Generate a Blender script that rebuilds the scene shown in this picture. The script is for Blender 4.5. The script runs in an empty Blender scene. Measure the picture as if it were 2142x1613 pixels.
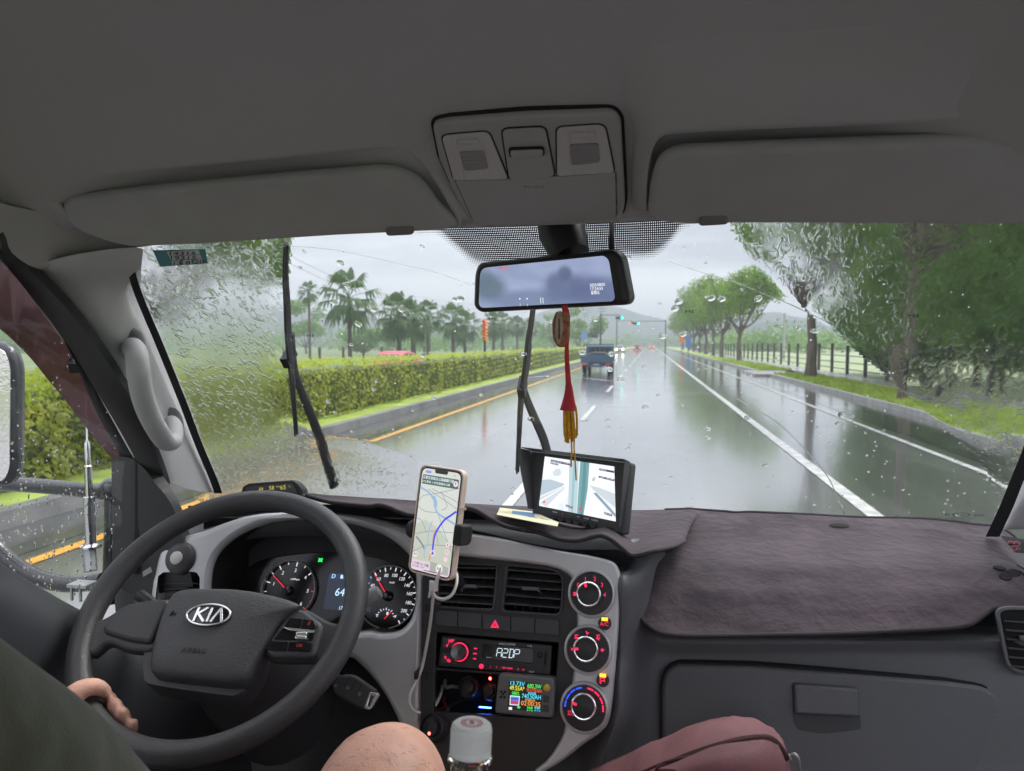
import bpy, math, random
import numpy as np
from mathutils import Vector, Matrix, noise
from mathutils.bvhtree import BVHTree
random.seed(7)
SC = bpy.context.scene
COL = SC.collection
V = Vector
# ------------------------------------------------------------------ camera
CZ = 1.8                                   # eye height above the road
PITCH = math.radians(3.3575); YAW = math.radians(10.850)
FPX, CX, CY = 1500.0, 1071.0, 806.5        # focal length and centre in photo pixels (2142 x 1613)
cam_d = bpy.data.cameras.new('camera'); cam = bpy.data.objects.new('camera', cam_d); COL.objects.link(cam)
cam.location = (0, 0, CZ); cam.rotation_euler = (math.pi/2 - PITCH, 0, YAW)
cam_d.sensor_width = 36; cam_d.lens = 36*FPX/2142
cam_d.clip_start = 0.02; cam_d.clip_end = 20000
cam_d.dof.use_dof = True; cam_d.dof.focus_distance = 1.05; cam_d.dof.aperture_fstop = 9
SC.camera = cam
# ------------------------------------------------------------------ sky, sun, exposure
SUN_EL, SUN_AZ = math.radians(48), math.radians(35)
SC.view_settings.view_transform = 'Standard'; SC.view_settings.look = 'None'
SC.view_settings.exposure = 1.03; SC.view_settings.gamma = 1
W = bpy.data.worlds.new('World'); SC.world = W; W.use_nodes = True
nt = W.node_tree; bg = nt.nodes['Background']
sky = nt.nodes.new('ShaderNodeTexSky'); sky.sky_type = 'NISHITA'; sky.sun_disc = False
sky.sun_elevation = SUN_EL; sky.sun_rotation = SUN_AZ
geo = nt.nodes.new('ShaderNodeTexCoord')
sep = nt.nodes.new('ShaderNodeSeparateXYZ'); nt.links.new(geo.outputs['Generated'], sep.inputs[0])
mp = nt.nodes.new('ShaderNodeMapping'); mp.inputs['Scale'].default_value = (2.2, 2.2, 15)
nt.links.new(geo.outputs['Generated'], mp.inputs[0])
nz = nt.nodes.new('ShaderNodeTexNoise'); nz.inputs['Scale'].default_value = 1.3; nz.inputs['Detail'].default_value = 5
nz.inputs['Roughness'].default_value = .55; nz.inputs['Distortion'].default_value = .4
nt.links.new(mp.outputs[0], nz.inputs['Vector'])
cr = nt.nodes.new('ShaderNodeValToRGB')    # cloud deck: grey undersides and paler breaks
cr.color_ramp.elements[0].position = .38; cr.color_ramp.elements[0].color = (2.0, 2.06, 2.4, 1)
cr.color_ramp.elements[1].position = .60; cr.color_ramp.elements[1].color = (4.9, 4.85, 5.05, 1)
nt.links.new(nz.outputs['Fac'], cr.inputs[0])
hr = nt.nodes.new('ShaderNodeValToRGB')    # height: bright band of clear air low over the hills
hr.color_ramp.elements[0].position = .02; hr.color_ramp.elements[0].color = (1, 1, 1, 1)
hr.color_ramp.elements[1].position = .11; hr.color_ramp.elements[1].color = (0, 0, 0, 1)
nt.links.new(sep.outputs['Z'], hr.inputs[0])
mx = nt.nodes.new('ShaderNodeMix'); mx.data_type = 'RGBA'
nt.links.new(hr.outputs[0], mx.inputs['Factor']); nt.links.new(cr.outputs[0], mx.inputs['A'])
mx.inputs['B'].default_value = (7.0, 6.6, 6.55, 1)
mx2 = nt.nodes.new('ShaderNodeMix'); mx2.data_type = 'RGBA'; mx2.inputs['Factor'].default_value = .96
nt.links.new(sky.outputs[0], mx2.inputs['A']); nt.links.new(mx.outputs['Result'], mx2.inputs['B'])
zb = nt.nodes.new('ShaderNodeMapRange')    # overcast sky: the zenith is brighter than the horizon
zb.inputs['From Min'].default_value = .18; zb.inputs['From Max'].default_value = .95; zb.inputs['To Min'].default_value = .92; zb.inputs['To Max'].default_value = 2.3
nt.links.new(sep.outputs['Z'], zb.inputs['Value'])
zm = nt.nodes.new('ShaderNodeVectorMath'); zm.operation = 'SCALE'; nt.links.new(mx2.outputs['Result'], zm.inputs[0]); nt.links.new(zb.outputs[0], zm.inputs['Scale'])
nt.links.new(zm.outputs[0], bg.inputs['Color']); bg.inputs['Strength'].default_value = 0.15
sl = bpy.data.lights.new('sun', 'SUN'); sl.energy = 1.5; sl.angle = math.radians(25); sl.color = (1, .96, .9)
so = bpy.data.objects.new('sun', sl); COL.objects.link(so); so.location = (0, 0, 60)
so.rotation_euler = (math.pi/2 - SUN_EL, 0, -SUN_AZ + math.pi)   # shines from the front right, high behind cloud
cy_ = SC.cycles
cy_.use_denoising = True
try: cy_.denoiser = 'OPENIMAGEDENOISE'
except Exception: pass
cy_.max_bounces = 10; cy_.diffuse_bounces = 4; cy_.glossy_bounces = 4; cy_.transmission_bounces = 10
cy_.transparent_max_bounces = 24; cy_.volume_bounces = 0; cy_.sample_clamp_indirect = 6
# ------------------------------------------------------------------ rays through photo pixels
_R = V((math.cos(YAW), math.sin(YAW), 0)); _F = V((-math.sin(YAW)*math.cos(PITCH), math.cos(YAW)*math.cos(PITCH), -math.sin(PITCH)))
_U = _R.cross(_F); EYE = V((0, 0, CZ))
def ray(px, py): return _R*((px-CX)/FPX) + _U*((CY-py)/FPX) + _F
def aty(px, py, Y): d = ray(px, py); return EYE + d*(Y/d.y)
def atz(px, py, z=0.0): d = ray(px, py); return EYE + d*((z-CZ)/d.z)
def atx(px, py, x): d = ray(px, py); return EYE + d*(x/d.x)
def zf(ox, oy, s):                          # a crop of the photo (offset, scale) -> photo pixels
    return lambda *pts: [(ox+x/s, oy+y/s) for x, y in pts]
Z1 = zf(0,450,2.933); Z2 = zf(500,450,3.2267); Z3 = zf(900,450,3.2267); Z4 = zf(1300,450,2.481); Z5 = zf(0,900,2.262)
Z6 = zf(150,1000,2.6307); Z7 = zf(800,920,2.3277); Z8 = zf(1300,1050,2.544); Z9 = zf(850,200,3.226); Z10 = zf(860,1150,3.935)
Z11 = zf(1080,920,7.331); Z12 = zf(840,960,5.7625); Z13 = zf(520,1050,5.563)
# ------------------------------------------------------------------ materials
def _n(t, typ): return t.nodes.new(typ)
def M(name, col, rough=.5, metal=0, spec=.5, var=0, vscale=8, bump=0, bscale=400, emit=None, estr=1, coat=0, alpha=1, trans=0, ior=1.45, var2=None, stretch=None, detail=4, rvar=0, sheen=0):
    m = bpy.data.materials.new(name); m.use_nodes = True; t = m.node_tree; p = t.nodes['Principled BSDF']
    p.inputs['Base Color'].default_value = (*col, 1); p.inputs['Roughness'].default_value = rough
    p.inputs['Metallic'].default_value = metal; p.inputs['Specular IOR Level'].default_value = spec
    p.inputs['Coat Weight'].default_value = coat; p.inputs['Alpha'].default_value = alpha
    p.inputs['Transmission Weight'].default_value = trans; p.inputs['IOR'].default_value = ior
    if sheen: p.inputs['Sheen Weight'].default_value = sheen
    tc = _n(t, 'ShaderNodeTexCoord'); mp = _n(t, 'ShaderNodeMapping'); t.links.new(tc.outputs['Object'], mp.inputs[0])
    if stretch: mp.inputs['Scale'].default_value = stretch
    if var or var2 or rvar:
        nz = _n(t, 'ShaderNodeTexNoise'); nz.inputs['Scale'].default_value = vscale; nz.inputs['Detail'].default_value = detail
        t.links.new(mp.outputs[0], nz.inputs['Vector'])
    if var or var2:
        r = _n(t, 'ShaderNodeValToRGB'); r.color_ramp.elements[0].position = .3; r.color_ramp.elements[1].position = .7
        a = var2 or tuple(max(0, c*(1-var)) for c in col); b = col if var2 else tuple(min(1, c*(1+var)) for c in col)
        r.color_ramp.elements[0].color = (*a, 1); r.color_ramp.elements[1].color = (*b, 1)
        t.links.new(nz.outputs['Fac'], r.inputs[0]); t.links.new(r.outputs[0], p.inputs['Base Color'])
    if rvar:
        mr = _n(t, 'ShaderNodeMapRange'); mr.inputs['From Min'].default_value = .3; mr.inputs['From Max'].default_value = .7
        mr.inputs['To Min'].default_value = max(.02, rough-rvar); mr.inputs['To Max'].default_value = min(1, rough+rvar)
        t.links.new(nz.outputs['Fac'], mr.inputs['Value']); t.links.new(mr.outputs[0], p.inputs['Roughness'])
    if bump:
        nb = _n(t, 'ShaderNodeTexNoise'); nb.inputs['Scale'].default_value = bscale; nb.inputs['Detail'].default_value = 3
        t.links.new(mp.outputs[0], nb.inputs['Vector'])
        bu = _n(t, 'ShaderNodeBump'); bu.inputs['Strength'].default_value = bump; bu.inputs['Distance'].default_value = .002 if bscale > 60 else .02
        t.links.new(nb.outputs['Fac'], bu.inputs['Height']); t.links.new(bu.outputs[0], p.inputs['Normal'])
    if emit:
        p.inputs['Emission Color'].default_value = (*emit, 1); p.inputs['Emission Strength'].default_value = estr
    return m
def sr(r, g, b):                            # sRGB 0..255 -> linear
    f = lambda c: (c/255/12.92) if c/255 <= .04045 else ((c/255+.055)/1.055)**2.4
    return (f(r), f(g), f(b))
# ------------------------------------------------------------------ objects
LOC = {}
def tag(o, label=None, cat=None, group=None, kind=None):
    if label: o['label'] = label
    if cat: o['category'] = cat
    if group: o['group'] = group
    if kind: o['kind'] = kind
    return o
def thing(name, loc, label, cat, group=None):
    o = bpy.data.objects.new(name, None); COL.objects.link(o); o.empty_display_size = .05
    o.location = V(loc); LOC[o.name] = V(loc); return tag(o, label, cat, group)
def copy_tree(o, parent=None):
    c = o.copy(); COL.objects.link(c); c.parent = parent
    for ch in o.children: copy_tree(ch, c)
    return c
def cat_rom(p, n, closed=False):
    P = [V(q) for q in p]; N = len(P); out = []
    for i in range(N if closed else N-1):
        a, b, c, d = (P[(i-1) % N], P[i], P[(i+1) % N], P[(i+2) % N]) if closed else (P[max(i-1,0)], P[i], P[i+1], P[min(i+2,N-1)])
        for k in range(n):
            t = k/n; out.append(.5*((2*b)+(c-a)*t+(2*a-5*b+4*c-d)*t*t+(3*b-a-3*c+d)*t**3))
    if not closed: out.append(P[-1])
    return out
def rnd(pts, r, n=5):                       # round the corners of a 2-D polygon
    P = [V((p[0], p[1])) for p in pts]; N = len(P); out = []
    rs = r if isinstance(r, (list, tuple)) else [r]*N
    for i in range(N):
        a, b, c = P[i-1], P[i], P[(i+1) % N]; u = a-b; w = c-b
        q = min(rs[i], .48*u.length, .48*w.length)
        if q < 1e-6: out.append(b); continue
        s, e = b+u.normalized()*q, b+w.normalized()*q
        for k in range(n+1):
            t = k/n; out.append(s*(1-t)**2+b*2*t*(1-t)+e*t*t)
    return out
def rect(x0, y0, x1, y1): return [(x0,y0),(x1,y0),(x1,y1),(x0,y1)]
def area2(p): return sum(p[i-1][0]*p[i][1]-p[i][0]*p[i-1][1] for i in range(len(p)))
def inset(p, d):                            # positive d shrinks
    s = 1 if area2(p) > 0 else -1; N = len(p); out = []
    for i in range(N):
        a, b, c = V(p[i-1][:2]), V(p[i][:2]), V(p[(i+1) % N][:2])
        u, w = (b-a), (c-b)
        if u.length < 1e-9 or w.length < 1e-9: out.append(b); continue
        n1 = V((-u.y, u.x)).normalized(); n2 = V((-w.y, w.x)).normalized(); n = n1+n2
        if n.length < 1e-6: n = n1
        n.normalize(); out.append(b+n*(s*d/max(.5, n.dot(n1))))
    return out
def clean(src, off):                        # drop the loops an inset makes in tight corners
    pairs = [(V(a[:2]), V(b)) for a, b in zip(src, off)]
    for _ in range(12):
        n = len(pairs); bad = None
        if n < 5: break
        out = []; i = 0; hit = False
        while i < n:
            a, b = pairs[i], pairs[(i+1) % n]
            if i+1 < n and (b[1]-a[1]).dot(b[0]-a[0]) <= 0: out.append(((a[0]+b[0])/2, (a[1]+b[1])/2)); i += 2; hit = True
            else: out.append(a); i += 1
        if len(out) > 3 and (out[0][1]-out[-1][1]).dot(out[0][0]-out[-1][0]) <= 0: out.pop(); hit = True
        pairs = out
        if not hit: break
    return [p[1] for p in pairs]
class Pl:                                   # a plane facing the camera side, with 2-D coordinates
    def __init__(s, O, N, right=None):
        s.O = V(O); s.N = V(N).normalized(); r = V(right) if right is not None else V((0,0,1)).cross(s.N)
        s.x = (r - s.N*r.dot(s.N)).normalized(); s.y = s.N.cross(s.x)
    def hit(s, px, py, h=0):
        d = ray(px, py); return EYE + d*(((s.O+s.N*h)-EYE).dot(s.N)/d.dot(s.N))
    def uv(s, px, py, h=0): q = s.hit(px, py, h)-s.O; return V((q.dot(s.x), q.dot(s.y)))
    def uvs(s, pts, h=0): return [s.uv(p[0], p[1], h) for p in pts]
    def pt(s, u, v, h=0): return s.O+s.x*u+s.y*v+s.N*h
    def mat(s, u=0, v=0, h=0, rot=0):
        c, q = math.cos(rot), math.sin(rot); a = s.x*c+s.y*q; b = s.y*c-s.x*q; p = s.pt(u, v, h)
        return Matrix(((a.x,b.x,s.N.x,p.x),(a.y,b.y,s.N.y,p.y),(a.z,b.z,s.N.z,p.z),(0,0,0,1)))
class MB:
    def __init__(s): s.v = []; s.f = []; s.m = []
    def add(s, vs, fs, m=0):
        k = len(s.v); s.v += [V(p) for p in vs]; s.f += [tuple(i+k for i in f) for f in fs]; s.m += [m]*len(fs); return s
    def mesh(s, me, X, m=0):
        s.add([X @ v.co for v in me.vertices], [tuple(p.vertices) for p in me.polygons], m); bpy.data.meshes.remove(me); return s
    def quad(s, a, b, c, d, m=0): return s.add([a,b,c,d], [(0,1,2,3)], m)
    def box(s, c, size, rot=None, m=0):
        c = V(c); h = V(size)/2; R = rot or Matrix.Identity(3)
        vs = [c + R @ V((x*h.x, y*h.y, z*h.z)) for x in (-1,1) for y in (-1,1) for z in (-1,1)]
        return s.add(vs, [(0,1,3,2),(4,6,7,5),(0,4,5,1),(2,3,7,6),(0,2,6,4),(1,5,7,3)], m)
    def tube(s, pts, r, seg=12, closed=False, m=0, cap=True, flat=None):
        P = [V(p) for p in pts]; N = len(P); R = r if isinstance(r, (list, tuple)) else [r]*N
        T = [((P[(i+1) % N]-P[i-1]) if closed else (P[min(i+1,N-1)]-P[max(i-1,0)])).normalized() for i in range(N)]
        a = T[0].orthogonal().normalized() if flat is None else (V(flat)-T[0]*T[0].dot(V(flat))).normalized()
        vs = []
        for i in range(N):
            a = (a-T[i]*a.dot(T[i])).normalized(); b = T[i].cross(a)
            for k in range(seg):
                t = 2*math.pi*k/seg; rr = R[i] if not isinstance(R[i], (tuple, list)) else None
                ra, rb = (rr, rr) if rr is not None else R[i]
                vs.append(P[i]+a*math.cos(t)*ra+b*math.sin(t)*rb)
        fs = [(i*seg+k, i*seg+(k+1) % seg, ((i+1) % N)*seg+(k+1) % seg, ((i+1) % N)*seg+k) for i in range(N if closed else N-1) for k in range(seg)]
        if cap and not closed: fs += [tuple(range(seg))[::-1], tuple(range((N-1)*seg, N*seg))]
        return s.add(vs, fs, m)
    def lathe(s, prof, X, seg=32, m=0, a0=0, a1=2*math.pi):   # prof (r, h), X a 4x4 with its axis on z
        full = a1-a0 > 6.28; n = seg if full else seg+1; vs = []
        for r, h in prof:
            for k in range(n):
                t = a0+(a1-a0)*k/seg; vs.append(X @ V((r*math.cos(t), r*math.sin(t), h)))
        fs = [(i*n+k, i*n+(k+1) % n, (i+1)*n+(k+1) % n, (i+1)*n+k) for i in range(len(prof)-1) for k in range(n if full else n-1)]
        return s.add(vs, fs, m)
    def plate(s, pl, loops, h0, h1, bev=0, m=0, X=None):      # 2-D loops (outline, then holes) thickened from h0 to h1
        c = bpy.data.curves.new('t', 'CURVE'); c.dimensions = '2D'; c.fill_mode = 'BOTH'
        bev = min(bev, (h1-h0)*.49)
        c.extrude = (h1-h0)/2-bev; c.bevel_depth = bev; c.bevel_resolution = 2
        for i, L in enumerate(loops):
            L = [V(p[:2]) for p in L]; e_ = max(bev*.3, 1e-5); K_ = [L[0]]
            for p in L[1:]:
                if (p-K_[-1]).length > e_: K_.append(p)
            if len(K_) > 3 and (K_[0]-K_[-1]).length < e_: K_.pop()
            L = K_ if len(K_) > 2 else L
            if bev: L = clean(L, inset(L, bev if i == 0 else -bev))
            if area2(L) < 0: L = L[::-1]
            sp = c.splines.new('POLY'); sp.points.add(len(L)-1); sp.use_cyclic_u = True
            for q, p in zip(sp.points, L): q.co = (p.x, p.y, 0, 1)
        o = bpy.data.objects.new('t', c); me = bpy.data.meshes.new_from_object(o)
        s.mesh(me, (X or pl.mat()) @ Matrix.Translation((0, 0, (h0+h1)/2)), m)
        bpy.data.objects.remove(o); bpy.data.curves.remove(c); return s
    def text(s, txt, X, h, ext=.0002, m=0, ax='CENTER', ay='CENTER', sx=1, shear=0, off=0, fit=None):
        c = bpy.data.curves.new('t', 'FONT'); c.body = txt; c.size = h/.72; c.extrude = ext; c.align_x = ax; c.align_y = ay; c.shear = shear; c.offset = off
        c.resolution_u = 3
        o = bpy.data.objects.new('t', c); me = bpy.data.meshes.new_from_object(o)
        if fit and len(me.vertices): w_ = [v.co.x for v in me.vertices]; sx = fit/max(1e-6, max(w_)-min(w_))
        s.mesh(me, X @ Matrix.Diagonal((sx,1,1,1)), m); bpy.data.objects.remove(o); bpy.data.curves.remove(c); return s
    def grid(s, rows, nu=4, nv=4, thick=0, m=0, closed=False, fn=None):   # smooth sheet through rows of points
        a = [cat_rom(r, nu, closed) for r in rows]; w = len(a[0])
        cols = [cat_rom([r[k] for r in a], nv) for k in range(w)]; n = len(cols[0])
        pts = [[cols[k][i] for k in range(w)] for i in range(n)]
        if fn: pts = [[fn(p) for p in r] for r in pts]
        q = [[i, k] for i in range(n) for k in range(w)]
        W_ = w if closed else w-1
        fs = [(i*w+k, i*w+(k+1) % w, (i+1)*w+(k+1) % w, (i+1)*w+k) for i in range(n-1) for k in range(W_)]
        flat = [p for r in pts for p in r]
        if not thick: return s.add(flat, fs, m)
        nor = []
        for i in range(n):
            for k in range(w):
                du = pts[i][(k+1) % w if closed else min(k+1, w-1)]-pts[i][(k-1) % w if closed else max(k-1, 0)]
                dv = pts[min(i+1, n-1)][k]-pts[max(i-1, 0)][k]; x = du.cross(dv); nor.append(x.normalized() if x.length > 1e-12 else V((0,0,1)))
        K = n*w; back = [p-nn*thick for p, nn in zip(flat, nor)]
        fs = fs+[tuple(K+j for j in f[::-1]) for f in fs]
        for k in range(W_):
            k2 = (k+1) % w
            fs += [(k2, k, K+k, K+k2), ((n-1)*w+k, (n-1)*w+k2, K+(n-1)*w+k2, K+(n-1)*w+k)]
        if not closed:
            for i in range(n-1): fs += [(i*w, (i+1)*w, K+(i+1)*w, K+i*w), ((i+1)*w+w-1, i*w+w-1, K+i*w+w-1, K+(i+1)*w+w-1)]
        return s.add(flat+back, fs, m)
    def ball(s, c, r, X=None, nu=16, nv=10, m=0):
        c = V(c); R = V(r) if not isinstance(r, (int, float)) else V((r, r, r)); Q = X or Matrix.Identity(3); vs = []
        for i in range(nv+1):
            p = math.pi*i/nv
            for k in range(nu):
                t = 2*math.pi*k/nu; vs.append(c+Q @ V((R.x*math.sin(p)*math.cos(t), R.y*math.sin(p)*math.sin(t), R.z*math.cos(p))))
        return s.add(vs, [(i*nu+k, (i+1)*nu+k, (i+1)*nu+(k+1) % nu, i*nu+(k+1) % nu) for i in range(nv) for k in range(nu)], m)
    def orient(s):                          # closed pieces: make the faces point outwards
        vol = sum(s.v[f[0]].dot(s.v[f[i]].cross(s.v[f[i+1]])) for f in s.f for i in range(1, len(f)-1))
        if vol < 0: s.f = [f[::-1] for f in s.f]
        return s
    def build(s, name, mats, parent=None, sharp=38, merge=False):
        me = bpy.data.meshes.new(name); base = V((0,0,0)); q = parent
        while q is not None: base = base+V(q.location); q = q.parent
        o = bpy.data.objects.new(name, me)
        if parent is None:                  # a thing of one mesh: origin at the middle of its foot
            A = np.array([tuple(p) for p in s.v]); base = V(((A[:,0].min()+A[:,0].max())/2, (A[:,1].min()+A[:,1].max())/2, A[:,2].min())); o.location = base
        else: o.parent = parent
        me.from_pydata([tuple(p-base) for p in s.v], [], s.f)
        for mm in (mats if isinstance(mats, (list, tuple)) else [mats]): me.materials.append(mm)
        me.polygons.foreach_set('material_index', s.m)
        me.validate(); me.update()
        if sharp is None: me.polygons.foreach_set('use_smooth', [False]*len(me.polygons))
        else:
            me.polygons.foreach_set('use_smooth', [True]*len(me.polygons)); me.set_sharp_from_angle(angle=math.radians(sharp))
        COL.objects.link(o); return o
def rotm(ax, a): return Matrix.Rotation(a, 3, ax)
def frame(z, x=None):                       # 3x3 whose z axis is the given direction
    z = V(z).normalized(); x = V(x) if x is not None else z.orthogonal(); x = (x-z*x.dot(z)).normalized(); y = z.cross(x)
    return Matrix(((x.x,y.x,z.x),(x.y,y.y,z.y),(x.z,y.z,z.z)))
def X4(loc, R): return Matrix.Translation(V(loc)) @ R.to_4x4()
def bvh(o):
    b = V((0,0,0)); q = o
    while q is not None: b = b+V(q.location); q = q.parent
    return BVHTree.FromPolygons([v.co+b for v in o.data.vertices], [tuple(p.vertices) for p in o.data.polygons])
def cast(tree, px, py, off=0):
    h = tree.ray_cast(EYE, ray(px, py).normalized())
    if h[0] is None: return None
    n = h[1] if h[1].dot(ray(px, py)) < 0 else -h[1]
    return h[0]+n*off
# ================================================================== OUTSIDE: ground, road, planting, traffic
m_field = M('field_grass', (.16,.21,.085), .9, var=.35, vscale=.25)
m_verge = M('verge_grass', (.33,.43,.08), .85, var=.35, vscale=1.3, bump=.6, bscale=30)
m_kerb = M('kerb_concrete', (.34,.34,.335), .55, var=.25, vscale=3, bump=.3, bscale=50)
m_path = M('path_paving', (.30,.29,.28), .28, var=.2, vscale=2, rvar=.15)
m_white = M('road_paint_white', (.74,.74,.72), .3, var2=(.36,.36,.35), vscale=5, detail=10)
m_yellow = M('road_paint_yellow', (.66,.33,.05), .35, var=.25, vscale=9, detail=8)
def road_mat(name, base, r0, r1):
    m = bpy.data.materials.new(name); m.use_nodes = True; t = m.node_tree; p = t.nodes['Principled BSDF']
    tc = _n(t,'ShaderNodeTexCoord'); mp = _n(t,'ShaderNodeMapping'); mp.inputs['Scale'].default_value = (1.1,.05,1); t.links.new(tc.outputs['Object'], mp.inputs[0])
    n1 = _n(t,'ShaderNodeTexNoise'); n1.inputs['Scale'].default_value = 1.0; n1.inputs['Detail'].default_value = 3; t.links.new(mp.outputs[0], n1.inputs['Vector'])
    n2 = _n(t,'ShaderNodeTexNoise'); n2.inputs['Scale'].default_value = .35; n2.inputs['Detail'].default_value = 4; t.links.new(tc.outputs['Object'], n2.inputs['Vector'])
    ad = _n(t,'ShaderNodeMath'); ad.operation = 'ADD'; t.links.new(n1.outputs['Fac'], ad.inputs[0]); t.links.new(n2.outputs['Fac'], ad.inputs[1])
    mr = _n(t,'ShaderNodeMapRange'); mr.inputs['From Min'].default_value = .8; mr.inputs['From Max'].default_value = 1.2
    mr.inputs['To Min'].default_value = r0; mr.inputs['To Max'].default_value = r1; t.links.new(ad.outputs[0], mr.inputs['Value']); t.links.new(mr.outputs[0], p.inputs['Roughness'])
    cr = _n(t,'ShaderNodeValToRGB'); cr.color_ramp.elements[0].position = .35; cr.color_ramp.elements[0].color = (*[c*.75 for c in base],1)
    cr.color_ramp.elements[1].position = .7; cr.color_ramp.elements[1].color = (*[c*1.3 for c in base],1)
    t.links.new(n1.outputs['Fac'], cr.inputs[0]); t.links.new(cr.outputs[0], p.inputs['Base Color'])
    n3 = _n(t,'ShaderNodeTexNoise'); n3.inputs['Scale'].default_value = 60; n3.inputs['Detail'].default_value = 2; t.links.new(tc.outputs['Object'], n3.inputs['Vector'])
    bu = _n(t,'ShaderNodeBump'); bu.inputs['Strength'].default_value = .2; bu.inputs['Distance'].default_value = .01; t.links.new(n3.outputs['Fac'], bu.inputs['Height']); t.links.new(bu.outputs[0], p.inputs['Normal'])
    p.inputs['Specular IOR Level'].default_value = .8; p.inputs['Coat Weight'].default_value = 1; p.inputs['Coat Roughness'].default_value = .10; p.inputs['Coat IOR'].default_value = 1.75
    return m
m_road = road_mat('wet_asphalt', (.13,.13,.134), .08, .28)
m_gutter = road_mat('wet_asphalt_edge', (.05,.05,.052), .2, .5)
def strip(name, x0, x1, y0, y1, z, mat, ny=1, kind='structure', thick=0):
    b = MB(); ys = [y0+(y1-y0)*i/ny for i in range(ny+1)]
    for i in range(ny): b.quad((x0,ys[i],z),(x1,ys[i],z),(x1,ys[i+1],z),(x0,ys[i+1],z))
    o = b.build(name, mat); o['kind'] = kind; return o
g = MB(); g.quad((-5000,-1200,-.06),(5000,-1200,-.06),(5000,6000,-.06),(-5000,6000,-.06)); g.build('ground', m_field)['kind'] = 'structure'
strip('road', -6.1, 6.5, -30, 900, 0, m_road)
strip('opposite_road', -22, -9.6, -30, 900, -.012, m_road)
strip('road_edge', 4.95, 6.5, -30, 900, .004, m_gutter)
strip('road_shoulder', -6.1, -5.25, -30, 900, .004, m_gutter)
# painted lines
b = MB()
for x, w in ((2.33,.17),(4.60,.12)): b.quad((x-w/2,-30,.008),(x+w/2,-30,.008),(x+w/2,420,.008),(x-w/2,420,.008))
for k in range(-2, 34):
    y = 6.9+10*k-.2; b.quad((-1.59,y,.008),(-1.47,y,.008),(-1.47,y+4,.008),(-1.59,y+4,.008))
b.build('road_line_white', m_white)['kind'] = 'structure'
b = MB(); b.quad((-5.06,-30,.008),(-4.92,-30,.008),(-4.92,420,.008),(-5.06,420,.008)); b.build('road_line_yellow', m_yellow)['kind'] = 'structure'
# kerbs: right with a dropped crossing, left along the median
b = MB(); b.box((6.58,.6,.07),(.16,81.2,.16)); b.box((6.58,476,.07),(.16,858.4,.16)); b.box((6.58,44,.02),(.16,5.6,.08)); b.build('kerb', m_kerb)['kind'] = 'structure'
b = MB(); b.box((-6.2,435,.08),(.2,930,.2)); b.box((-9.5,435,.08),(.2,930,.2)); b.build('median_kerb', M('wet_kerb_concrete', (.2,.2,.2), .4, var=.3, vscale=2.5, bump=.3, bscale=50))['kind'] = 'structure'
b = MB(); b.box((9.6,435,.05),(1.7,930,.16)); b.box((6.9,44,.052),(2.4,5.6,.13)); b.build('pavement', m_path)['kind'] = 'structure'
strip('median_ground', -9.4, -6.3, -30, 900, .12, m_verge)
b = MB()
for y0, y1 in ((-30, 41.2), (46.8, 900)): b.quad((6.66,y0,.142),(8.75,y0,.142),(8.75,y1,.142),(6.66,y1,.142))
b.build('verge', m_verge)['kind'] = 'structure'
strip('meadow', 10.5, 120, -30, 900, .02, M('meadow_grass', (.30,.36,.2), .9, var=.2, vscale=.2))
# grass blades on the verge (uncountable)
b = MB()
for i in range(26000):
    y = 5+abs(random.gauss(0,1))*26; x = random.uniform(6.68,8.72)
    if 41.2 < y < 46.8: continue
    h = random.uniform(.03,.10)*(1+y/60); a = random.uniform(0,6.28); w = .012*(1+y/25); dx, dy = math.cos(a)*w, math.sin(a)*w
    b.add([(x-dx,y-dy,.142),(x+dx,y+dy,.142),(x+random.uniform(-.04,.04),y+random.uniform(-.04,.04),.142+h)], [(0,1,2)])
tag(b.build('grass', m_verge, sharp=None), kind='stuff')
# hills
def hills(name, pts, dist, mat):
    b = MB(); rows = []
    for px, py in pts:
        d = ray(px, py); d = d/math.hypot(d.x, d.y); p = EYE+d*dist; f = EYE+d*(dist*.72); f.z = -2; r = EYE+d*(dist*1.5); r.z = p.z*.6
        mid = EYE+d*(dist*.86); mid.z = p.z*.55; rows.append([f, mid, p, r])
    b.grid(list(zip(*rows)), 8, 5, fn=lambda p: p+V((0,0,1))*(noise.fractal(p*.011,1,2,4)*p.z*.16))
    b.build(name, mat)['kind'] = 'structure'
m_hill = M('hill_forest', (.045,.075,.06), .95, var=.4, vscale=.012, detail=8)
hills('hills', [(-500,630),(-100,640),(150,652),(330,640),(480,636),(560,648),(640,652),(760,660),(900,680),(1040,682),(1150,652),(1220,642),(1300,650),(1370,668),(1440,686),(1540,668),(1620,652),(1700,660),(1850,650),(2100,640),(2700,620)], 640, m_hill)
hills('hills', [(-500,690),(0,694),(300,690),(520,688),(700,690),(900,700),(1100,700),(1300,704),(1500,690),(1640,672),(1750,668),(1900,660),(2200,650)], 470, m_hill)
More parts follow.
